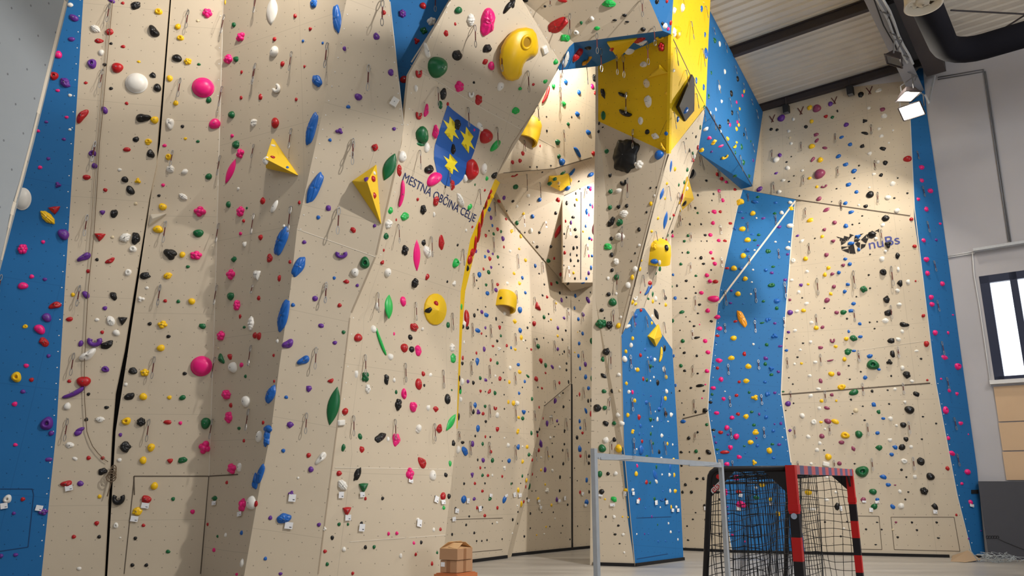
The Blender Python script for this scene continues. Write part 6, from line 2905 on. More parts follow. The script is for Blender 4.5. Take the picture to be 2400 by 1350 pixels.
    if sh == 's':
        v, f = polar((1, .95, .8, .55, .25), 48, lambda t: (1 - .1 * math.cos(2 * t + .3) + .05 * math.sin(5 * t + ph[0])), lambda r, t: dome(r, 2.4) * (1.0 + .12 * math.sin(26 * r * math.cos(t) + ph[1])), rnd); return v, f, False
    if sh == 'L':
        v, f = polar(rings, 28 if hi else 12, lambda t: (-abs(math.sin(t)) + math.sqrt(math.sin(t) ** 2 + 4 * math.cos(t) ** 2)) / (2 * math.cos(t) ** 2) if abs(math.cos(t)) > .02 else 1, lambda r, t: .75 * dome(r, 1.8), rnd); return v, f, False
    if sh == 't':
        v, f = polar(rings, 24 if hi else 9, lambda t: 1.08 * (math.cos(math.pi / 3) / math.cos(((t - math.pi / 2 + math.pi) % (2 * math.pi / 3)) - math.pi / 3)) ** .75, lambda r, t: .9 * dome(r, 1.7), rnd, .05); return v, f, False
    if sh == 'z':
        v, f = polar(rings, 26 if hi else 12, lambda t: 1 - .24 * math.sin(t + .4) ** 2 + .1 * math.sin(3 * t + ph[0]), lambda r, t: dome(r) * (.9 + .25 * math.cos(t * 2 + ph[2])), rnd, .06); return v, f, False
    if sh == 'n':
        m = 11 if hi else 8; js = [rnd.uniform(.72, 1.08) for _ in range(m)]
        def Rn(t):
            q = (t / 6.28318 * m); i = int(q) % m; fr = q - int(q); return js[i] * (1 - fr) + js[(i + 1) % m] * fr
        v, f = polar((1, .9, .62, .3) if hi else (1, .6), m * 2 if hi else m, Rn, lambda r, t: dome(r, 1.8) * (.8 + .25 * math.sin(2 * t + ph[0]) * r), rnd, .16 if hi else .1)
        return v, f, False
    # o, e, i
    a1, a2 = (.06, .05) if sh != 'i' else (.04, .08)
    v, f = polar(rings, n, lambda t: 1 + a1 * math.sin(2 * t + ph[0]) + a2 * math.sin(3 * t + ph[1]), lambda r, t: dome(r) * (1 + .12 * math.cos(t + ph[2]) * r), rnd, .03); return v, f, False
def hold_verts(c, px, py, w, h, sh, ang, hi, seed):
    hh = hit(px, py)
    if not hh: return None
    loc, n, key = hh; e1, e2, kx, ky, u = frame(loc, n, px, py); rnd = random.Random(seed)
    v, f, flat = hgeo(sh, w, h, rnd, hi); ca, sa = math.cos(math.radians(ang)), math.sin(math.radians(ang))
    mn = min(w, h) / 2 * u; dz = mn * {'i': .8, 'D': .8, 'L': .7, 'B': 1.1, 'M': .9, 's': .8}.get(sh, .95)
    sx = kx + .30 * math.sqrt(max(0, 1 - kx * kx)); sy = ky + .30 * math.sqrt(max(0, 1 - ky * ky)); out = []
    sgn = 1
    for x, y, z in v:
        X, Y = x * w * (.6 if w * h < 500 else .56), y * h * (.6 if w * h < 500 else .56); X, Y = X * ca - Y * sa, X * sa + Y * ca
        out.append(e1 * (X * u / sx) + e2 * (Y * u / sy) + n * (z * dz))
    # nudge so that the bulk, not the foot, sits at the image point
    if e1.cross(e2).dot(n) < 0: f = [q[::-1] for q in f]
    mid = n * dz * .4; pm = proj(loc + mid); dx, dy = px - pm[0], py - pm[1]
    h2 = hit(px + dx, py + dy)
    if h2 and h2[2] == key and (h2[0] - loc).length < .5: loc = h2[0]
    return loc, n, key, e1, e2, out, f, flat, dz, u
HOLDS = []
for ln in HOLD_DATA.strip().split('\n'):
    q = ln.split(); w_, h_, a_ = float(q[3]), float(q[4]), float(q[6]) if len(q) > 6 else 0
    if abs(a_) > 45 and h_ > w_: w_, h_ = h_, w_   # sizes are given as seen: long axis along the angle
    HOLDS.append((q[0], float(q[1]), float(q[2]), w_, h_, q[5], a_))
order = sorted(range(len(HOLDS)), key=lambda i: -HOLDS[i][3] * HOLDS[i][4])
BIG = set(order[:300])
SHW = {'o': 'round', 'e': 'oval', 'L': 'leaf-shaped', 's': 'ribbed sausage-shaped', 'b': 'curved bar-shaped', 'z': 'two-lobed', 'h': 'horseshoe-shaped', 't': 'triangular', 'f': 'ribbed fan-shaped', 'B': 'block-shaped', 'M': 'half-moon', 'D': 'domed', 'F': 'flat rough-edged', 'd': 'hollow-centred', 'n': 'angular', 'p': 'knobby', 'i': 'tiny'}
def sizew(a): return 'huge' if a > 1400 else 'large' if a > 520 else 'medium' if a > 260 else 'small'
ORD = ['', 'first', 'second', 'third', 'fourth', 'fifth', 'sixth', 'seventh', 'eighth', 'ninth', 'tenth', 'eleventh', 'twelfth', 'thirteenth', 'fourteenth', 'fifteenth', 'sixteenth', 'seventeenth', 'eighteenth', 'nineteenth', 'twentieth']
def ordw(i):
    if i < 21: return ORD[i]
    t = ['', '', 'twenty', 'thirty', 'forty', 'fifty', 'sixty'][i // 10]; return t + '-' + ORD[i % 10] if i % 10 else {20: 'twentieth', 30: 'thirtieth', 40: 'fortieth', 50: 'fiftieth', 60: 'sixtieth'}[i]
INFO = {}
for i, hd in enumerate(HOLDS):
    h_ = hit(hd[1], hd[2])
    if h_: INFO[i] = h_[2]
def desc(i):
    c, x, y, w, h, sh, a = HOLDS[i]; return (sizew(w * h), CN[c], SHW[sh])
from collections import defaultdict
used = set()
def uniq(cands):
    for c in cands:
        if c not in used and len(c.split()) <= 16: used.add(c); return c
    used.add(cands[-1]); return cands[-1]
def side(dx, dy):
    if abs(dy) > abs(dx): return 'below' if dy > 0 else 'above'
    return 'right of' if dx > 0 else 'left of'
cnt = defaultdict(list)
for i in BIG:
    if i in INFO: cnt[desc(i) + (INFO[i],)].append(i)
def hold_label(i):
    c, x, y, w, h, sh, a = HOLDS[i]; s, cn, sw = desc(i); k = INFO[i]; ph = PH[k]; same = sorted(cnt[(s, cn, sw, k)], key=lambda j: HOLDS[j][2])
    base = f'{s} {cn} {sw} climbing hold'
    if len(same) == 1: return uniq([f'{base} on the {ph}', f'{base} on the {ph}, alone of its kind'])
    nb = sorted((j for j in BIG if j != i and INFO.get(j) == k and desc(j)[1] != cn), key=lambda j: (HOLDS[j][1] - x) ** 2 + (HOLDS[j][2] - y) ** 2)[:3]
    c2 = []
    for j in nb:
        if (HOLDS[j][1] - x) ** 2 + (HOLDS[j][2] - y) ** 2 < 90 ** 2:
            # only when no other look-alike has the same kind of neighbour
            sd = side(x - HOLDS[j][1], y - HOLDS[j][2]); t = f'{s} {cn} {sw} hold {sd} a {CN[HOLDS[j][0]]} one, {ph}'
            others = [q for q in same if q != i and any(HOLDS[r][0] == HOLDS[j][0] and r != q and side(HOLDS[q][1] - HOLDS[r][1], HOLDS[q][2] - HOLDS[r][2]) == sd and (HOLDS[q][1] - HOLDS[r][1]) ** 2 + (HOLDS[q][2] - HOLDS[r][2]) ** 2 < 90 ** 2 for r in BIG)]
            if not others: c2.append(t)
    o = same.index(i) + 1; fromtop = 'topmost' if o == 1 else 'lowest' if o == len(same) else ordw(o) + ' highest'
    return uniq(c2 + [f'{fromtop} {s} {cn} {sw} hold, {ph}'])
STUFF_V, STUFF_F, STUFF_M = [], [], []
MK = list(HM); MI = {k: i for i, k in enumerate(MK)}
m_bolt = mat('bolt', rgb(150, 150, 150), .35, .8)
bolt_me = None
grp = {k: f'bolt-on climbing holds on the {PH[k]}' for k in PH}
for i, (c, x, y, w, h, sh, a) in enumerate(HOLDS):
    big = i in BIG; g = hold_verts(c, x, y, w, h, sh, a, big, i)
    if not g: continue
    loc, n, key, e1, e2, out, f, flat, dz, u = g
    if big:
        o = mesh_obj('climbing_hold', out, f, HM[c], None, not flat and sh != 'n'); o.location = loc
        if sh == 'n': o.data.polygons.foreach_set('use_smooth', [False] * len(o.data.polygons)); bv = o.modifiers.new('b', 'BEVEL'); bv.width = .006; bv.segments = 2
        tag(o, hold_label(i), 'climbing hold', grp[key])
        if sh not in 'LD' or w * h < 900:
            zt = max(v.dot(n) for v in out if abs(v.dot(e1)) < w * u * .12 and abs(v.dot(e2)) < h * u * .12) if any(abs(v.dot(e1)) < w * u * .12 and abs(v.dot(e2)) < h * u * .12 for v in out) else dz * .8
            if not bolt_me:
                mb = MB(); mb.tube([Vector((0, 0, -.008)), Vector((0, 0, .003))], .011, 8); bo = mb.build('bolt', m_bolt, o, origin=(0, 0, 0)); bolt_me = bo.data
            else: bo = bpy.data.objects.new('bolt', bolt_me); COL.objects.link(bo); bo.parent = o
            bo.location = n * zt; bo.rotation_euler = n.to_track_quat('Z', 'Y').to_euler()
    else:
        k = len(STUFF_V); STUFF_V += [loc + v for v in out]; STUFF_F += [tuple(j + k for j in q) for q in f]; STUFF_M += [MI[c]] * len(f)
o = mesh_obj('climbing_holds', STUFF_V, STUFF_F, None, None, True)
for k in MK: o.data.materials.append(HM[k])
o.data.polygons.foreach_set('material_index', STUFF_M)
tag(o, 'small bolt-on holds and footholds in many colours scattered over all the climbing walls', 'climbing hold', kind='stuff')

# ---------------------------------------------------------------- quickdraws hanging from the walls
m_sling = mat('sling webbing', rgb(92, 40, 36), .8); m_slingk = mat('black webbing', rgb(36, 32, 34), .8)
def carab(r):   # small oval wire ring in the xz plane
    mb = MB(); mb.tube([Vector((r * .42 * math.cos(t), 0, r * math.sin(t))) for t in [i * math.pi / 5 for i in range(10)]], r * .13, 5, closed=True); return mb
def qproto():
    # unit length one, hanging down -z from the anchor
    a = MB(); a.bar((0, .03, 0), (0, -.05, 0), .06, .03); v1 = (a.v, a.f)
    c1 = carab(.15); c1.v = [v + Vector((0, -.05, -.15)) for v in c1.v]
    s = MB(); s.bar((0, -.05, -.27), (0, -.05, -.74), .055, .02, up=(0, 1, 0))
    c2 = carab(.15); c2.v = [v + Vector((0, -.05, -.86)) for v in c2.v]
    return a, c1, s, c2
QM = None; QJ = None
QD = []
for ln in QUICK_DATA.strip().split('\n'):
    q = ln.split(); QD.append((q[0],) + tuple(map(float, q[1:])))
qi = []
for t, x0, y0, x1, y1 in QD:
    h_ = hit(x0, y0)
    if h_ is None: continue
    qi.append((t, x0, y0, x1, y1, h_))
percol = defaultdict(list)
for k, q in enumerate(qi): percol[q[5][2]].append(k)
def qlabel(k):
    t, x0, y0, x1, y1, h_ = qi[k]; key = h_[2]; ph = PH[key]; xm, ym = (x0 + x1) / 2, (y0 + y1) / 2
    word = 'crossed belay slings' if t == 'x' else 'quickdraw'
    nb = sorted((j for j in BIG if INFO.get(j) == key), key=lambda j: (HOLDS[j][1] - xm) ** 2 + (HOLDS[j][2] - ym) ** 2)[:2]
    c2 = []
    for j in nb:
        if (HOLDS[j][1] - xm) ** 2 + (HOLDS[j][2] - ym) ** 2 < 60 ** 2:
            sd = side(xm - HOLDS[j][1], ym - HOLDS[j][2]); s, cn, sw = desc(j); c2.append(f'{word} hanging {sd} a {s} {cn} {sw} hold, {ph}')
    L_ = sorted(percol[key], key=lambda j: qi[j][2]); o = L_.index(k) + 1; fromtop = 'topmost' if o == 1 else 'lowest' if o == len(L_) else ordw(o) + ' highest' if o <= 60 else 'low'
    return uniq([c for c in c2 if len(c.split()) <= 16][:1] + [f'{fromtop} quickdraw hanging on the {ph}'])
big_p = None; small_me = {}
for k, (t, x0, y0, x1, y1, h_) in enumerate(qi):
    loc, n, key = h_; A = loc + n * .02
    # hang plumb from the anchor until the lower end reaches its height in view; lie on the wall where it slopes away
    d = ray(x1, y1); hd = Vector((A.x, A.y, 0)); kk = math.hypot(A.x, A.y) / math.hypot(d.x, d.y); Bp = CAM + d * kk; Bp = Vector((A.x, A.y, Bp.z)) + n * .03
    h2 = hit(x1, y1)
    dr = (Bp - CAM)
    ph_ = proj(Bp); chk = hit(ph_[0], ph_[1])
    if h2 and h2[2] == key and chk and (chk[0] - CAM).length < dr.length - .01: Bp = h2[0] + n * .05
    v = Bp - A; L_ = v.length
    if L_ < .08 or L_ > 3: continue
    z = -v.normalized(); y_ = n - z * n.dot(z)
    if y_.length < .05: y_ = Vector((0, -1, 0)) - z * (-z.y)
    y_.normalize(); x_ = y_.cross(z) * -1; yb = -y_
    rot = Matrix((x_, yb, z)).transposed()
    if rot.determinant() < 0: rot = Matrix((-x_, yb, z)).transposed()
    sc = L_; th = min(1.0, .42 / L_) if L_ > .42 else 1.0
    lab = qlabel(k)
    if t == 'x':
        rt = empty('belay_slings', A, lab, 'sling', 'crossed slings along the top of the far wall'); rt.rotation_euler = rot.to_euler(); rt.scale = (sc, sc, sc)
        for s_ in (-1, 1):
            mb = MB(); mb.bar((s_ * .32, -.04, 0), (-s_ * .12, -.04, -.95), .09, .03, up=(0, 1, 0)); ob = mb.build('sling', m_sling, rt, origin=(0, 0, 0))
        continue
    if math.hypot(x1 - x0, y1 - y0) >= 24:
        if big_p is None:
            parts = []
            for mb, nm, mm in zip(qproto(), ('anchor', 'carabiner', 'sling', 'carabiner'), (m_steel, m_steel, m_sling, m_steel)): parts.append((nm, mb, mm))
            big_p = []
            rt = empty('quickdraw', A)
            for nm, mb, mm in parts: big_p.append((nm, mb.build(nm, mm, rt, origin=(0, 0, 0)).data))
            first = True
        else:
            rt = empty('quickdraw', A)
            for nm, me in big_p: ob = bpy.data.objects.new(nm, me); COL.objects.link(ob); ob.parent = rt
        tag(rt, lab, 'quickdraw', 'quickdraws clipped to the climbing walls')
    else:
        if not small_me:
            V_, F_, MI_ = [], [], []
            for mb, mi in zip(qproto(), (0, 0, 1, 0)): k0 = len(V_); V_ += mb.v; F_ += [tuple(i + k0 for i in f) for f in mb.f]; MI_ += [mi] * len(mb.f)
            rt = mesh_obj('quickdraw', V_, F_, m_steel); rt.data.materials.append(m_sling); rt.data.polygons.foreach_set('material_index', MI_); small_me['m'] = rt.data
        else: rt = bpy.data.objects.new('quickdraw', small_me['m']); COL.objects.link(rt)
        rt.location = A; tag(rt, lab, 'quickdraw', 'quickdraws clipped to the climbing walls')
    rt.rotation_euler = rot.to_euler(); rt.scale = (max(.34, sc * .8), max(.34, sc * .8), sc)

# ---------------------------------------------------------------- paper route cards
m_card = mat('card', rgb(236, 236, 236), .7); m_ink = mat('card ink', rgb(70, 70, 80), .8)
card_me = None; cards = []
for ln in CARD_DATA.strip().split('\n'): cards.append(tuple(map(float, ln.split())))
for k, (x, y, w, h) in enumerate(cards):
    hh = hit(x, y)
    if not hh: continue
    loc, n, key = hh; e1, e2, kx, ky, u = frame(loc, n, x, y); rnd = random.Random(k)
    W_, H_ = w * u / kx / 2 * 1.08, h * u / ky / 2 * 1.05; a = rnd.uniform(-.25, .25); a1 = e1 * math.cos(a) + e2 * math.sin(a); a2 = e2 * math.cos(a) - e1 * math.sin(a)
    mb = MB(); mb.box(n * .035 + n * .0, a1 * W_, a2 * H_, n * .0015); o = mesh_obj('route_card', mb.v, mb.f, m_card); o.location = loc
    mb = MB(); mb.box(n * .037 - a2 * H_ * .45 + a1 * W_ * .45, a1 * W_ * .28, a2 * H_ * .12, n * .0008); ob = mesh_obj('printed_mark', mb.v, mb.f, m_ink, o)
    nb = sorted((j for j in INFO if INFO[j] == key), key=lambda j: (HOLDS[j][1] - x) ** 2 + (HOLDS[j][2] - y) ** 2)[:3]
    sd = [(side(x - HOLDS[j][1], y - HOLDS[j][2]), j) for j in nb]
    cands = [f'white route card {s} a {desc(j)[1]} {desc(j)[2]} hold, {PH[key]}' for s, j in sd]
    L_ = sorted((q for q in range(len(cards)) if (hit(*cards[q][:2]) or (0, 0, ''))[2] == key), key=lambda q: cards[q][0]); o_ = L_.index(k) + 1
    tag(o, uniq([c for c in cands if len(c.split()) <= 16] + [f'white paper route card, {ordw(o_)} from the left on the {PH[key]}']), 'route card', 'paper route cards at the starting holds')
# small black sign on the blue edge strip
def decal(name, pts, m, root, off=.004, t=.003, sub=0):
    """flat graphic laid on the wall: every point follows the surface"""
    bm = bmesh.new(); bv = [bm.verts.new((x, -y, 0)) for x, y in pts]; bm.faces.new(bv); bmesh.ops.triangulate(bm, faces=bm.faces[:])
    for _ in range(sub): bmesh.ops.subdivide_edges(bm, edges=[e for e in bm.edges if e.calc_length() > 6], cuts=1); bmesh.ops.triangulate(bm, faces=[x for x in bm.faces if len(x.verts) > 3])
    bm.verts.index_update(); V = [(v.co.x, -v.co.y) for v in bm.verts]; T = [tuple(v.index for v in q.verts) for q in bm.faces]; B_ = [(e.verts[0].index, e.verts[1].index) for e in bm.edges if e.is_boundary]; bm.free()
    hs = [hit(*p) for p in V]
    if any(h is None for h in hs): return None
    lo = [h[0] for h in hs]; hi_ = [h[0] + h[1] * (off + t) for h in hs]; N = len(V); o0 = root.location if root else Vector()
    n = hs[0][1]; F_ = []
    for q in T:
        nn = (hi_[q[1]] - hi_[q[0]]).cross(hi_[q[2]] - hi_[q[0]]); F_.append(tuple(i + N for i in (q if nn.dot(n) > 0 else q[::-1])))
    F_ += [(a, b_, b_ + N, a + N) for a, b_ in B_]
    return mesh_obj(name, [v - o0 for v in lo + hi_], F_, m, root)
m_blue = mat('crest blue', rgb(24, 88, 168), .55); m_yel = mat('crest yellow', rgb(250, 226, 40), .55); m_navy = mat('navy lettering', rgb(22, 40, 92), .6)
# crest: blue shield with three six-pointed yellow stars
sh_pts = [(1049,246),(1060,257),(1085,276),(1105,291),(1124,304),(1121,320),(1116,337),(1111,355),(1105,370),(1099,388),(1090,407),(1084,420),(1075,430),(1062,437),(1052,437),(1042,434),(1035,427),(1030,420),(1024,405),(1020,387),(1017,372),(1017,355),(1019,340),(1023,328),(1030,305),(1038,280)]
crest = decal('crest_shield', sh_pts, m_blue, R['crest'], sub=4); crest['label'] = 'blue municipal shield with three yellow stars'
def star(cx, cy, rx, ry, sh):
    p = []
    for i in range(12):
        a = math.radians(90 + i * 30); q = 1 if i % 2 == 0 else .42; p.append((cx + q * rx * math.cos(a) + q * math.sin(a) * -sh, cy - q * ry * math.sin(a) + q * rx * math.cos(a) * .45))
    return p
for cx, cy, rx, ry in ((1056.5, 303, 20, 30), (1094.8, 328, 18, 31), (1056.5, 384.5, 19, 24)): decal('crest_star', star(cx, cy, rx, ry, 3), m_yel, R['crest'], .0085, sub=2)
def text3d(s, p0, p1, hpx, m, root, name, up=(0, -1), offs=.006, shear=0):
    """lettering laid on the wall with its baseline from p0 to p1"""
    h0, h1 = hit(*p0), hit(*p1); n = (h0[1] + h1[1]).normalized(); x = (h1[0] - h0[0]); L_ = x.length; x.normalize(); n = (n - x * n.dot(x)).normalized(); y = n.cross(x)
    cu = bpy.data.curves.new(name, 'FONT'); cu.body = s; cu.extrude = .002; cu.shear = shear; t = bpy.data.objects.new(name, cu); COL.objects.link(t)
    bpy.context.view_layer.update(); dg = bpy.context.evaluated_depsgraph_get(); me = bpy.data.meshes.new_from_object(t.evaluated_get(dg)); bpy.data.objects.remove(t)
    xs = [v.co.x for v in me.vertices]; ys = [v.co.y for v in me.vertices]; caps = .729
    pu = (P(p0[0] + up[0] * hpx, p0[1] + up[1] * hpx, h0[0].y) - h0[0]); hgt = hpx * proj(h0[0])[2] / F / max(.5, abs(y.dot(Vector((0, -ST, CT)))))
    sx = L_ / (max(xs) - min(xs)); sy = hgt / caps; x0 = min(xs)
    for v in me.vertices:
        px_ = (v.co.x - x0) * sx; q = hit(*proj(h0[0] + x * px_ + y * v.co.y * sy)[:2])
        base = h0[0] + x * px_ + y * (v.co.y * sy)
        if q: nn = q[1]; base = q[0] + nn * (offs + v.co.z)
        v.co = base - root.location
    me.materials.clear(); me.materials.append(m); o = bpy.data.objects.new(name, me); COL.objects.link(o); o.parent = root; return o
text3d('MESTNA OB\u010cINA CELJE', (942, 423), (1111, 520), 20, m_navy, R['crest'], 'wall_lettering')
# shattered black animal emblem and patterned lettering on the far wall
m_emb = mat('emblem black', rgb(30, 25, 24), .8); m_let = mat('patterned lettering', rgb(70, 78, 150), .6, noise=.5, nscale=12)
EM = [[(615,250),(740,285),(700,350)],[(745,290),(775,292),(825,365),(722,345)],[(790,235),(885,260),(842,345),(778,290)],[(920,185),(1010,215),(915,250)],[(900,255),(958,242),(862,350)],[(715,375),(815,385),(722,440)],[(727,482),(865,482),(732,540)],[(745,560),(880,535),(893,625)],[(925,470),(1005,440),(1045,632),(920,630)],[(885,480),(918,480),(903,600)],[(1040,255),(1155,195),(1030,300)],[(1158,190),(1232,172),(1145,235)],[(1030,318),(1155,312),(1100,368),(1022,366)],[(1045,412),(1100,382),(1120,500)],[(1108,378),(1160,395),(1150,525),(1125,480)],[(1185,432),(1225,425),(1265,485),(1182,535)],[(1235,425),(1295,428),(1272,480)],[(1190,312),(1290,212),(1298,270)],[(1192,322),(1298,285),(1295,400)],[(1306,285),(1352,295),(1305,395)],[(1300,205),(1345,190),(1352,285)],[(1352,190),(1440,112),(1510,150),(1430,180)],[(1360,200),(1505,165),(1520,240),(1440,285),(1375,275)],[(1512,118),(1605,66),(1560,118)],[(1568,122),(1606,78),(1600,142)],[(715,355),(800,360),(720,368)]]
for q in EM: gx_, gy_ = sum(p[0] for p in q) / len(q), sum(p[1] for p in q) / len(q); decal('emblem_shard', [(1900 + (gx_ + (x - gx_) * 1.13) / 10, 530 + (gy_ + (y - gy_) * 1.13) / 10) for x, y in q], m_emb, R['right'], .005)
text3d('nuBs', (2038, 584), (2110, 571), 23, m_let, R['right'], 'wall_lettering', shear=.0)
decal('small_sign', [(2276,1148),(2292,1148),(2292,1157),(2276,1157)], m_black, R['right'], .01, .01)
# ---------------------------------------------------------------- handball goal
GA, GB = P(1853, 1090, 7.1), P(1990, 1101, 9.9); GA.z = GB.z = 2.0
gx = (GB - GA); gx.z = 0; GL = gx.length; gx.normalize(); gb = Vector((-gx.y, gx.x, 0))
if gb.x > 0: gb = -gb
def stripes(name, ax, c1, c2, per, off=0):
    m = bpy.data.materials.new(name); m.use_nodes = True; nt = m.node_tree; N = nt.nodes; L = nt.links; b_ = N['Principled BSDF']; b_.inputs['Roughness'].default_value = .35
    tc = N.new('ShaderNodeTexCoord'); dt = N.new('ShaderNodeVectorMath'); dt.operation = 'DOT_PRODUCT'; dt.inputs[1].default_value = ax; L.new(tc.outputs['Object'], dt.inputs[0])
    a = N.new('ShaderNodeMath'); a.operation = 'ADD'; a.inputs[1].default_value = off; L.new(dt.outputs['Value'], a.inputs[0])
    dv = N.new('ShaderNodeMath'); dv.operation = 'DIVIDE'; dv.inputs[1].default_value = per; L.new(a.outputs[0], dv.inputs[0]); fr = N.new('ShaderNodeMath'); fr.operation = 'FRACT'; L.new(dv.outputs[0], fr.inputs[0])
    lt = N.new('ShaderNodeMath'); lt.operation = 'LESS_THAN'; lt.inputs[1].default_value = .5; L.new(fr.outputs[0], lt.inputs[0]); mx = N.new('ShaderNodeMix'); mx.data_type = 'RGBA'; mx.inputs[6].default_value = c1; mx.inputs[7].default_value = c2
    L.new(lt.outputs[0], mx.inputs[0]); L.new(mx.outputs[2], b_.inputs['Base Color']); return m
RED, BLK = rgb(216, 34, 32), rgb(34, 30, 34)
goal = empty('handball_goal', Vector((GA.x, GA.y, 0)), 'handball goal with red and black striped posts and black net', 'goal')
mst = stripes('red and black stripes', (0, 0, 1), BLK, RED, .40, .02); mcb = stripes('crossbar stripes', tuple(gx), rgb(96, 96, 134), rgb(214, 96, 98), .36)  # crossbar stripes paler than the posts, sheen put into the colour
m_red = mat('red paint', RED, .35); m_gblk = mat('black tube', rgb(32, 28, 28), .45)
for Q in (GA, GB):
    mb = MB(); mb.bar((Q.x, Q.y, 0), (Q.x, Q.y, 1.62), .08, .08, up=gx); mb.build('post', mst, goal)
    mb = MB(); mb.bar((Q.x, Q.y, 1.62), (Q.x, Q.y, 2.0), .082, .082, up=gx); mb.bar((Q.x, Q.y, 1.60), (Q.x, Q.y, 1.66), .09, .09, up=gx); mb.build('corner_bracket', m_red, goal)
mb = MB(); mb.bar(Vector((GA.x, GA.y, 1.96)) + gx * .04, Vector((GB.x, GB.y, 1.96)) - gx * .04, .08, .08); mb.build('crossbar', mcb, goal)
dpt = .75
RA, RB = GA + gb * dpt, GB + gb * dpt
def gus(Q, s, depth=.2):   # black corner plates
    mb = MB(); p = [Vector((Q.x, Q.y, 1.95)), Vector((Q.x, Q.y, 1.95 - depth)), Vector((Q.x, Q.y, 1.95)) + s * depth]; n = s.cross(UP) * .01
    mb.add([q + n for q in p] + [q - n for q in p], [(0, 1, 2), (5, 4, 3), (0, 3, 4, 1), (1, 4, 5, 2), (2, 5, 3, 0)]); mb.build('corner_plate', m_gblk, goal)
gus(GA, gx); gus(GB, -gx); gus(GA, gb, .24); gus(GB, gb, .24)
for Q, Rr in ((GA, RA), (GB, RB)):
    pts = [Q + UP * (-.03), Q + gb * (dpt - .1) + UP * -.03] + [Rr + gb * (-.1 + .1 * math.sin(t)) + UP * (-.03 - .1 + .1 * math.cos(t)) for t in (.4, .8, 1.2, 1.57)] + [Vector((Rr.x, Rr.y, .04)) + gb * .2]
    mb = MB(); mb.tube(pts, .027, 10); mb.build('side_frame', m_gblk, goal, True)
    mb = MB(); mb.bar(Vector((Q.x, Q.y, .04)), Vector((Rr.x, Rr.y, .04)) + gb * .2, .05, .05); mb.build('ground_bar', m_gblk, goal)
gus(RA, -gb, .24)
mb = MB(); mb.bar(Vector((RA.x, RA.y, .04)) + gb * .2, Vector((RB.x, RB.y, .04)) + gb * .2, .05, .05); mb.build('ground_bar', m_gblk, goal)
mb = MB(); mb.tube([RA + UP * -.16, RB + UP * -.16], .014, 6); mb.build('rear_bar', m_gblk, goal)
# sticker and red dot on the rear corner plate, seen from the field side
vn = gx.cross(UP); sn = -gx
sc_ = RA + UP * -.19 - gb * .07 + sn * .013
sd = (gb * -.75 + UP * .66).normalized() * 1.0; sp = sn.cross(sd)
mb = MB(); mb.box(sc_, sd * .075, sp * .02, sn * .001); stk = mb.build('sticker', m_white, goal)
cu = bpy.data.curves.new('t', 'FONT'); cu.body = 'elan'; cu.extrude = .0005; t = bpy.data.objects.new('t', cu); COL.objects.link(t); bpy.context.view_layer.update(); dg = bpy.context.evaluated_depsgraph_get(); me = bpy.data.meshes.new_from_object(t.evaluated_get(dg)); bpy.data.objects.remove(t)
xm = max(v.co.x for v in me.vertices); kx_ = .13 / xm; dirx = sd
if (proj(sc_ + dirx * .1)[0] < proj(sc_)[0]): dirx = -sd
yy = sn.cross(dirx); yy = yy if yy.z > 0 else -yy
for v in me.vertices: v.co = sc_ + sn * .002 + dirx * ((v.co.x - xm / 2) * kx_) + yy * ((v.co.y - .3) * kx_) + sn * v.co.z - goal.location
me.materials.clear(); me.materials.append(m_red); o = bpy.data.objects.new('sticker_lettering', me); COL.objects.link(o); o.parent = stk
mb = MB(); c_ = RA + UP * -.10 - gb * .09 + sn * .012; mb.tube([c_, c_ + sn * .003], .022, 16); mb.build('red_dot', m_red, goal)
# round blue badge on the near post
mb = MB(); fdir = (CAM - GA); fdir.z = 0; fdir.normalize(); pf = -gx if (-gx).dot(fdir) > 0 else gx
c_ = Vector((GA.x, GA.y, 1.56)) + pf * .041; mb.tube([c_, c_ + pf * .002], .026, 16); mb.build('badge', mat('badge', rgb(190, 205, 225), .4), goal)
m_net = mat('net cord', rgb(24, 24, 28), .8)
def net(name, O, U, V_, nu, nv, wav, th=.008):
    mb = MB(); g = [[None] * (nv + 1) for _ in range(nu + 1)]; nn = U.cross(V_).normalized(); rn_ = random.Random(3)
    for i in range(nu + 1):
        for j in range(nv + 1):
            a, b_ = i / nu, j / nv; g[i][j] = O + U * a + V_ * b_ + nn * (wav * math.sin(a * 17 + b_ * 3) * (.3 + .7 * b_)) + U.normalized() * .02 * math.sin(b_ * 9 + i) + V_.normalized() * .012 * math.sin(a * 11 + j)
    for i in range(nu + 1): 
        for j in range(nv): mb.tube([g[i][j], g[i][j + 1]], th / 2, 3, cap=False)
    for j in range(nv + 1):
        for i in range(nu): mb.tube([g[i][j], g[i + 1][j]], th / 2, 3, cap=False)
    return mb.build(name, m_net, goal)
dn = Vector((0, 0, -1.9))
net('rear_net', RA - gb * .02 + UP * -.05, gx * GL, dn + gb * .1, 34, 20, .05)
net('side_net', GB - gb * 0 + UP * -.06, gb * dpt, dn, 9, 20, .04)
net('side_net', GA + UP * -.06 + gb * .3, gb * (dpt - .3), dn, 5, 20, .03)
net('roof_net', GA + UP * -.05, gx * GL, gb * dpt + UP * -.06, 34, 8, .02)
# inner drop net hanging behind the crossbar
net('inner_net', GA + gb * .42 + UP * -.08, gx * GL, dn * .98, 38, 20, .05)

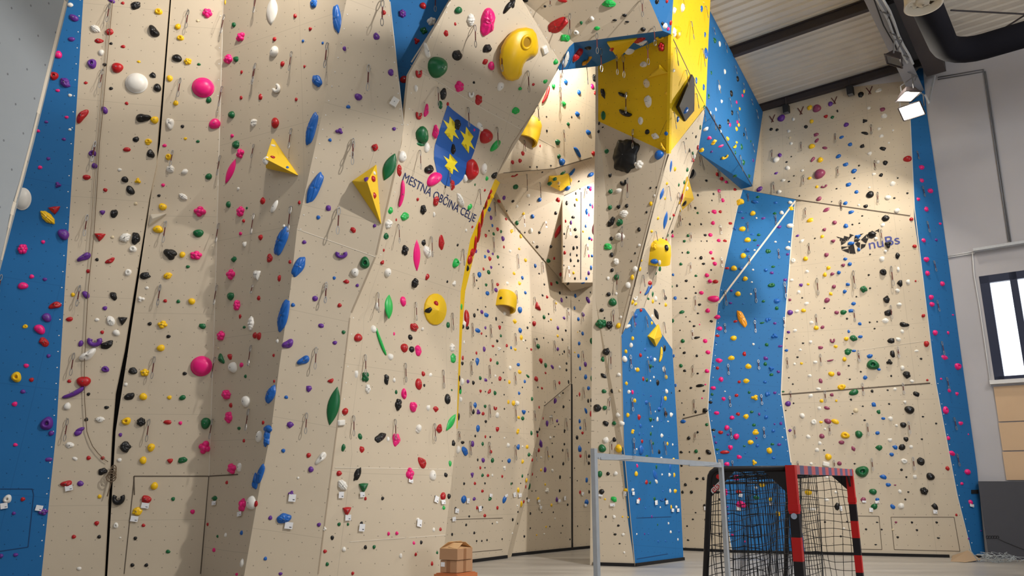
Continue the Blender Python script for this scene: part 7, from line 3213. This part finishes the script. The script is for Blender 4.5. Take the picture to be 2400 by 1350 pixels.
# ---------------------------------------------------------------- bare galvanised goal frame
f0, f1 = P(1392, 1058, 5.5), P(1689, 1082, 6.9)
fr = empty('goal_frame', Vector((f0.x, f0.y, 0)), 'bare galvanised steel goal frame without a net, in front of the column', 'goal frame')
fd = (f1 - f0); fd.z = 0; fd.normalize(); fn = fd.cross(UP)
for Q, w in ((f0, .034), (f1, .034)):
    mb = MB(); mb.bar((Q.x, Q.y, 0), (Q.x, Q.y, Q.z + .02), w, w, up=fd); mb.build('post', m_galv, fr)
mb = MB(); mb.bar(f0 + UP * -.03, f1 + UP * -.03, .034, .04); mb.build('crossbar', m_galv, fr)
for a, c in (((1408,1073,1),(1489,1064,1)), ((1616,1088,1),(1686,1086,1))):
    ta = (P(a[0], a[1], 10) - CAM); 
    def onf(px, py):
        d = ray(px, py); k = ((f0 + fn * .03) - CAM).dot(fn) / d.dot(fn); return CAM + d * k
    if a[0] < 1500: pts = [onf(1408,1071), onf(1408,1077), onf(1440,1077.5), onf(1470,1076), onf(1488,1075), onf(1489,1068)]
    else: pts = [onf(1615,1088), onf(1615,1091.5), onf(1650,1091.5), onf(1685,1088), onf(1687,1084)]
    mb = MB(); mb.tube(pts, .0045, 6); mb.build('net_hook', m_galv, fr, True)
# ---------------------------------------------------------------- cardboard boxes
m_cb = mat('cardboard', rgb(176, 134, 98), .8, noise=.05, nscale=5); m_cbl = mat('cardboard light', rgb(206, 166, 118), .8); m_cbd = mat('cardboard inside', rgb(92, 62, 42), .9); m_tape = mat('packing tape', rgb(148, 104, 70), .35); m_or = mat('orange crate board', rgb(190, 110, 62), .7)
bc = P(1068, 1340, 15.4); bc.z = 0; bu = Vector((.94, -.1, 0)).normalized(); bu = Vector((.80, .6, 0)).normalized(); bv_ = Vector((-.6, .80, 0)).normalized()
corner = P(1071, 1340, 15.0); corner.z = 0   # the near vertical edge of the stack
def carton(label, z0, z1, lw, lr, shift, opened=False, grp_='cardboard boxes stacked at the foot of the crest wall'):
    # left face runs along -bu2, right face along bu
    L_, Rr = Vector((-.93, .36, 0)).normalized(), Vector((.62, .78, 0)).normalized()
    c = corner + shift; rt = empty('cardboard_box', Vector((c.x, c.y, z0)), label, 'box', grp_); t = .006
    mb = MB(); a, b_, d, e = c, c + L_ * lw, c + L_ * lw + Rr * lr, c + Rr * lr
    for p, q in ((a, b_), (b_, d), (d, e), (e, a)): mb.bar(Vector((p.x, p.y, (z0 + z1) / 2)), Vector((q.x, q.y, (z0 + z1) / 2)), t, z1 - z0)
    mid = (a + d) / 2; mb.box(Vector((mid.x, mid.y, z0 + t)), L_ * lw / 2, Rr * lr / 2, UP * t)
    if not opened: mb.box(Vector((mid.x, mid.y, z1)), L_ * lw / 2, Rr * lr / 2, UP * t)
    mb.build('body', m_cb, rt)
    if opened:
        for (p, q, o_, tilt) in ((a, b_, Rr, .45), (d, e, -Rr, .55), (b_, d, -L_, .6), (e, a, L_, .12)):
            ln = lr * .5 if o_ in (Rr,) else lr * .48; f1_ = Vector((0, 0, tilt)) + o_ * .8; f1_.normalize(); n_ = (q - p).cross(f1_).normalized() * .004
            A_, B_ = Vector((p.x, p.y, z1)), Vector((q.x, q.y, z1)); s_ = (B_ - A_) * .06; vs = [A_, B_, B_ - s_ + f1_ * .2, A_ + s_ + f1_ * .2]
            mb = MB(); mb.add([v + n_ for v in vs] + [v - n_ for v in vs], [(0, 1, 2, 3), (7, 6, 5, 4), (0, 4, 5, 1), (1, 5, 6, 2), (2, 6, 7, 3), (3, 7, 4, 0)]); mb.build('flap', m_cbl, rt)
    nl = Rr * -1; nl = nl - L_ * nl.dot(L_); nl.normalize(); nr = -L_; nr = nr - Rr * nr.dot(Rr); nr.normalize()
    mb = MB(); p = c + Rr * lr * .5 + nr * .005; mb.box(Vector((p.x, p.y, (z0 + z1) / 2)), Rr * .035, nr * .0015, UP * (z1 - z0) / 2); mb.build('tape', m_tape, rt)
    if not opened:
        p = c + L_ * lw * .5 + nl * .005; mb = MB(); mb.box(Vector((p.x, p.y, (z0 + z1) / 2)), L_ * .035, nl * .0015, UP * (z1 - z0) / 2); mb.build('tape', m_tape, rt)
        p = c + L_ * lw * .85 + nl * .006; mb = MB(); mb.box(Vector((p.x, p.y, z1 - .07)), L_ * .04, nl * .0015, UP * .04); mb.build('label_sheet', m_card, rt)
def zat(py, px=1071):
    d = ray(px, py); k = corner.y / d.y; return CAM.z + d.z * k
zA, zB, zC = zat(1287), zat(1315), zat(1346)
carton('open cardboard box with raised flaps, topmost of the stack by the crest wall', zB + .014, zA, .36, .42, Vector((0, 0, 0)), True)
carton('closed taped cardboard box in the middle of the stack by the crest wall', zC + .02, zB, .33, .44, Vector((-.01, .02, 0)))
rt = empty('cardboard_tray', Vector((corner.x, corner.y, 0)), 'orange-brown open carton tray under the stacked cardboard boxes', 'box')
L_, Rr = Vector((-.93, .36, 0)).normalized(), Vector((.62, .78, 0)).normalized(); mb = MB(); c = corner - L_ * .05 - Rr * .06
for p, q in ((c, c + L_ * .47), (c + L_ * .47, c + L_ * .47 + Rr * .56), (c + L_ * .47 + Rr * .56, c + Rr * .56), (c + Rr * .56, c)): mb.bar(Vector((p.x, p.y, .07)), Vector((q.x, q.y, .07)), .012, zC + .03 - .0)
mb.build('rim', m_or, rt); mb = MB(); mid = c + L_ * .235 + Rr * .28; mb.box(Vector((mid.x, mid.y, (zC + .0) / 2)), L_ * .21, Rr * .26, UP * max(.02, (zC + .02) / 2)); mb.build('body', m_or, rt)

# ---------------------------------------------------------------- right side of the hall: window, boards, mat wall, conduits
m_frame = mat('window frame', rgb(44, 50, 72), .4); m_glass = bpy.data.materials.new('glass'); m_glass.use_nodes = True
g_ = m_glass.node_tree.nodes['Principled BSDF']; g_.inputs['Transmission Weight'].default_value = 1; g_.inputs['Roughness'].default_value = 0; g_.inputs['IOR'].default_value = 1.0; g_.inputs['Base Color'].default_value = (.97, .98, 1, 1)
wn = empty('window_1', Wp(s_left, zbot)); wn['kind'] = 'structure'
b = MB(); fw = .16
def wbar(mb, s0, z0_, s1, z1_, d=.12, off=-.06): mb.box(Wp((s0 + s1) / 2, (z0_ + z1_) / 2, off), DW * abs(s1 - s0) / 2, NW * d / 2, UP * abs(z1_ - z0_) / 2)
wbar(b, s_left, zbot, s_left - .22, ztop); wbar(b, s_right, zbot, s_right + .22, ztop); wbar(b, s_left, ztop - .2, s_right, ztop); wbar(b, s_left, zbot, s_right, zbot + .1); sm = (onW(2377, 720) - W0).dot(DW); wbar(b, sm, zbot, sm - .16, ztop)
b.build('window_frame', m_frame, wn)
b = MB(); wbar(b, s_left - .2, zbot + .08, s_right + .2, ztop - .18, .006, -.1); b.build('pane', m_glass, wn)
b = MB(); wbar(b, s_left + .1, zbot - .1, s_right - .1, zbot, .3, .0); b.build('sill', m_white, wn)
def onWt(px, py, off=.0): return onW(px, py, off)
def wtube(pts, r, off, name, m, label=None, cat=None, root=None, grp_=None):
    mb = MB(); mb.tube([onW(x, y, off) for x, y in pts], r, 6); o = mb.build(name, m, root, True)
    if label: tag(o, label, cat, grp_)
    return o
cnd = empty('conduit', onW(2307, 168, .03), 'pair of thin grey conduits rising and turning along the grey concrete wall', 'conduit')
for o_ in (-2.4, 2.4): wtube([(2198, 184 + o_), (2307 + o_, 165 + o_), (2328 + o_, 300), (2350 + o_, 450), (2367 + o_, 566)], .016, .03, 'pipe', m_grey, root=cnd)
cnd = empty('conduit', onW(2250, 598, .03), 'pair of thin conduits running level from the blue strip to the cable tray', 'conduit')
for o_ in (-2, 2): wtube([(2222, 602 + o_), (2284, 591 + o_)], .014, .03, 'pipe', m_white, root=cnd)
wtube([(2279, 592), (2283, 645), (2296, 720), (2312, 830), (2322, 905)], .015, .035, 'cable', m_white, 'white cable dropping beside the window frame', 'cable')
mb = MB(); a, c = onW(2282, 587, .12), onW(2440, 562, .12); mb.bar(a, c, .2, .07); tag(mb.build('cable_tray', m_galv), 'pale metal cable tray above the window', 'cable tray')
# plywood boards
m_ply = mat('birch plywood', rgb(218, 184, 146), .55, noise=.07, nscale=2.5)
def wboard(px0, py0, px1, py1, label, extra=3.2):
    a, c = onW(px0, py0), onW(px1, py1); s0 = ((a + c) / 2 - W0).dot(DW); mb = MB(); z1_, z0_ = a.z - .01, c.z + .01
    mb.box(Wp(s0 - extra / 2, (z0_ + z1_) / 2, .03), DW * extra / 2, NW * .012, UP * (z1_ - z0_) / 2); return tag(mb.build('plywood_board', m_ply), label, 'board', 'plywood boards under the window'), s0
wboard(2329, 906, 2341, 989, 'upper plywood board directly under the window'); wboard(2341, 990, 2350, 1057, 'middle plywood board under the window'); wboard(2350, 1058, 2359, 1126, 'lowest plywood board above the dark mat wall')
# dark mat wall
a = onW(2292, 1128, .25); c = onW(2312, 1311, .25); mb = MB(); s0 = (a - W0).dot(DW); mb.box(Wp(s0 - 2.6, a.z / 2, .17), DW * 2.6, NW * .08, UP * a.z / 2)
mw = tag(mb.build('mat_wall', mat('dark grey mat', rgb(74, 74, 80), .7, noise=.04)), 'dark grey padded wall at the foot of the concrete wall', 'mat')
def onMat(px, py):
    d = ray(px, py); Q = W0 + NW * .255; k = (Q - CAM).dot(NW) / d.dot(NW); return CAM + d * k
mb = MB(); mb.tube([onMat(x, y) for x, y in ((2340, 1263), (2355, 1270), (2375, 1278), (2400, 1288), (2430, 1296))], .008, 5); tag(mb.build('cable', m_black), 'thin dark cable sagging across the dark padded wall', 'cable')
mb = MB()
for i in range(5): x = 2314 + i * 6; mb.tube([onMat(x + 3 * math.cos(t), 1259 + 3.4 * math.sin(t)) for t in [j * math.pi / 4 for j in range(8)]], .006, 4, closed=True)
mb.build('handle_row', m_black, mw)
# tangle of pale wire on the floor
rn_ = random.Random(5); wt = P(2338, 1311, 19.0); wt.z = 0; mb = MB()
for i in range(26):
    c = wt + Vector((rn_.uniform(-.45, .5), rn_.uniform(-.15, .2), rn_.uniform(.02, .12))); r = rn_.uniform(.08, .2); t0 = rn_.uniform(0, 6); ax = Vector((rn_.uniform(-1, 1), rn_.uniform(-1, 1), 1.5)).normalized(); u_ = ax.cross(Vector((1, 0, 0))).normalized(); v_ = ax.cross(u_)
    pts = [c + u_ * r * math.cos(t0 + k * .5) + v_ * r * math.sin(t0 + k * .5) * 1.2 + UP * .02 * math.sin(k) for k in range(9)]
    for p in pts: p.z = max(p.z, .012)
    mb.tube(pts, .006, 4)
mb.tube([wt + Vector((-.45, 0, .02)), wt + Vector((-.62, -.05, .25)), wt + Vector((-.66, -.05, .3))], .01, 5)
tag(mb.build('wire_tangle', mat('pale wire', rgb(170, 176, 178), .5)), 'tangle of pale grey wire lying on the floor by the dark padded wall', 'wire')
tag(mesh_obj('ground_sheet', [P(2232,1302,20.1)*1.0, P(2268,1290,19.9), P(2300,1312,19.2), P(2262,1318,18.9), P(2228,1316,19.2)], [(0,1,2,3,4)], mat('sheet', rgb(176, 150, 120), .8)), 'crumpled brown sheet leaning at the foot of the far wall corner', 'sheet')
# black boxes and roof lamps
for i, (x, y, l) in enumerate(((1843, 256, 'small black lamp box under the eave, nearer the blue wing'), (1993, 213, 'small black lamp box under the eave, nearer the rafter'))):
    p = onW(x, y, .22); rt = empty('lamp_box', p, l, 'lamp', 'black lamp boxes under the eave'); mb = MB(); mb.box(p, DW * .085, NW * .1, UP * .13); mb.build('housing', m_black, rt)
    mb = MB(); mb.bar(p + UP * .13, p + UP * .4, .03); mb.bar(p + UP * .02, p - NW * .2 + UP * .02, .03); mb.build('bracket', m_dark, rt)
    mb = MB(); mb.box(p - UP * .135, DW * .07, NW * .08, UP * .005); mb.build('lamp_glass', m_grey, rt)
def flood(px, py, Y, aim, label, lit, s=1.0):
    p = P(px, py, Y); d = (Vector(aim) - p).normalized(); x = d.cross(UP).normalized(); y = x.cross(d); rt = empty('floodlight', p, label, 'floodlight', 'floodlights on the rafter')
    w0, h0, w1, h1 = .16 * s, .11 * s, .27 * s, .2 * s; V = [p - d * .12 + x * i * w0 + y * j * h0 for i, j in ((-1, -1), (1, -1), (1, 1), (-1, 1))] + [p + d * .08 + x * i * w1 + y * j * h1 for i, j in ((-1, -1), (1, -1), (1, 1), (-1, 1))]
    mb = MB(); mb.add(V, [(3, 2, 1, 0), (0, 1, 5, 4), (1, 2, 6, 5), (2, 3, 7, 6), (3, 0, 4, 7)]); mb.bar(V[4], V[5], .03); mb.bar(V[5], V[6], .03); mb.bar(V[6], V[7], .03); mb.bar(V[7], V[4], .03); mb.build('housing', m_dark, rt)
    e = mat('lamp glow %g' % lit, (1, .93, .8, 1), .3, emit=lit) if lit else mat('lamp glass off', rgb(60, 60, 64), .15)
    mb = MB(); mb.box(p + d * .07, x * w1 * .92, y * h1 * .92, d * .004); mb.build('lamp_glass', e, rt)
    mb = MB(); top = p - d * .02 + UP * .42 + rn * .2; mb.tube([p + x * w1 * 1.1, p + x * w1 * 1.1 - d * .1 + UP * .28, top], .018, 5); mb.tube([p - x * w1 * 1.1, p - x * w1 * 1.1 - d * .1 + UP * .28, top], .018, 5); mb.build('bracket', m_grey, rt)
    return p
flood(2098, 137, 17.6, (6, 20, 6), 'unlit black floodlight, highest of the three on the rafter', 0)
flood(2128, 220, 18.2, (10.2, 18.2, 0), 'floodlight aimed down with a pale glowing face, middle one on the rafter', 6)
flood(2138, 257, 18.6, (4.5, 13.0, 2.0), 'brightest floodlight, lowest on the rafter and glaring towards the hall', 60)
# rails and cables along the rafter
rl = empty('lighting_rail', rpt(-2, .0, 1.05), 'steel lighting rails and cables clamped along the underside of the rafter', 'rail')
for i, (s_, d_, r_) in enumerate(((.28, 1.02, .03), (.42, 1.12, .03), (.35, .98, .018), (.2, 1.08, .016))):
    mb = MB(); mb.tube([rpt(t, s_ + .02 * math.sin(t * 3 + i), d_ + .02 * math.cos(t * 2.3 + i)) for t in [-14 + .5 * k for k in range(int((kW + 13.2) * 2))]], r_, 6); mb.build('rail' if i < 2 else 'cable', m_galv if i < 2 else m_black, rl)
for k in range(-13, int(kW)): mb = MB(); mb.bar(rpt(k, .18, .95), rpt(k + .1, .42, 1.16), .03); mb.bar(rpt(k, .42, 1.12), rpt(k + .5, .28, 1.0), .014); mb.build('clamp', m_grey, rl)
# brace at the rafter end
a = onW(2188, 178, .3); mb = MB(); mb.bar(onW(2190, 178, .25), onW(2177, 240, .9), .05); mb.bar(onW(2168, 222, .9), onW(2178, 243, .9), .05); tag(mb.build('steel_brace', m_galv), 'slanting steel brace where the rafter meets the concrete wall', 'brace')
# dark rectangular service duct beside the rafter
mb = MB(); mb.bar(rpt(-20, .78, .5), rpt(kW - .3, .78, .5), .5, .5); tag(mb.build('service_duct', mat('brown duct', rgb(74, 66, 64), .6)), 'dark box duct running beside the rafter up to the concrete wall', 'duct')
# black textile air duct with an elbow
el = P(2224, 133, 16.6); dr = -DW; fw_ = -rd
leg = [el + dr * .0]; cc = []
fw_ = Vector((fw_.x, fw_.y, 0)).normalized(); R0 = .75
for k in range(7):
    t = k / 6 * math.pi / 2; cc.append(el + fw_ * (R0 - R0 * math.sin(t)) + dr * (R0 - R0 * math.cos(t)))
pts = [cc[0] + fw_ * 12] + cc + [cc[-1] + dr * 8]
dct = MB(); dct.tube(pts, .3, 24); dk = dct.build('air_duct', mat('black duct fabric', rgb(26, 25, 30), .95, spec=.1), None, True); tag(dk, 'thick black fabric air duct with an elbow under the roof', 'duct')
# strap hangers of the duct
mb = MB(); 
# white ceiling fan unit
fp = P(2164, 14, 12.6); fu = empty('ceiling_fan', fp, 'round off-white ceiling air fan hanging beside the black duct', 'fan')
m_fan = mat('fan plastic', rgb(222, 210, 188), .5); V, Fc = [], []; N = 32
for r, z in ((.2, .62), (.3, .42), (.31, .1), (.33, 0), (.29, .01), (.24, .12)):
    for j in range(N): t = 2 * math.pi * j / N; V.append(fp + Vector((r * math.cos(t), r * math.sin(t), z)))
for i in range(5):
    for j in range(N): Fc.append((i * N + j, i * N + (j + 1) % N, (i + 1) * N + (j + 1) % N, (i + 1) * N + j))
Fc.append(tuple(range(N))); mb = MB(); mb.add(V, Fc); mb.build('shroud', m_fan, fu, True)
V, Fc = [], []
for r, z in ((.02, .02), (.11, .05), (.13, .12), (.12, .2)):
    for j in range(N): t = 2 * math.pi * j / N; V.append(fp + Vector((r * math.cos(t), r * math.sin(t), z)))
for i in range(3):
    for j in range(N): Fc.append((i * N + j, i * N + (j + 1) % N, (i + 1) * N + (j + 1) % N, (i + 1) * N + j))
Fc.append(tuple(range(N))); mb = MB(); mb.add(V, Fc); mb.build('hub', m_fan, fu, True)
mb = MB()
for j in range(10): t = 2 * math.pi * j / 10; c_, s_ = math.cos(t), math.sin(t); mb.box(fp + Vector((.185 * c_, .185 * s_, .12)), Vector((c_, s_, 0)) * .06, Vector((-s_, c_, .7)) * .035, Vector((s_ * .7, -c_ * .7, 1)) * .004)
mb.build('vanes', m_fan, fu); mb = MB(); mb.tube([fp + UP * .6, fp + UP * 1.3], .03, 6); mb.build('hanger', m_dark, fu)
# tie rods under the roof at the far right
for p, q, l in (((2228, 24), (2420, 34), 'long thin roof tie rod crossing above the black duct'), ((2322, 86), (2420, 24), 'short slanting roof tie rod rising from the black duct')):
    a, c = onRoof(p[0], p[1], .3), onRoof(q[0], q[1], .3); mb = MB(); mb.tube([a, c], .022, 6); tag(mb.build('tie_rod', m_dark), l, 'rod')
# climbing ropes
m_rope = mat('rope', rgb(112, 94, 74), .9); 
def rope(pts, label, r=.007, off=.05):
    H = []
    for a, c in zip(pts, pts[1:]):
        for i in range(5): H.append((a[0] + (c[0] - a[0]) * i / 5, a[1] + (c[1] - a[1]) * i / 5))
    H.append(pts[-1]); ps = []
    for q in H:
        h_ = hit(*q)
        if h_: ps.append(h_[0] + h_[1] * off)
    mb = MB(); mb.tube(ps, r, 6); return tag(mb.build('climbing_rope', m_rope, None, True), label, 'rope', 'ropes hanging on the left wall')
rp = rope([(266,4),(254,130),(240,290),(235,337),(229,440),(221,560),(209,674),(203,780),(199,874),(200,940),(205,1011),(210,1026),(218,1045),(232,1063),(247,1077),(261,1086),(262,1096)], 'thin rope hanging down the left beige wall and curving to a knot at the gap')
rope([(253,55),(246,150),(238,230),(231,320),(222,420),(216,520),(209,600)], 'thin faint rope running beside the longer one, upper left beige wall', .004)
kn = hit(270, 1100); mb = MB(); c_ = kn[0] + kn[1] * .08
for k in range(4): mb.tube([c_ + Vector((.05 * math.cos(t) * (1 + .3 * k), -.02 * k, .08 * math.sin(t) - .05 * k)) for t in [j * math.pi / 5 for j in range(10)]], .012, 5, closed=True)
mb.tube([c_, c_ + Vector((-.02, 0, -.25)), c_ + Vector((-.06, 0, -.5))], .012, 5); mb.build('knot', m_rope, rp)
for o in list(SC.objects):
    if o.type == 'MESH' and o.name.startswith(('lamp_glass',)): pass
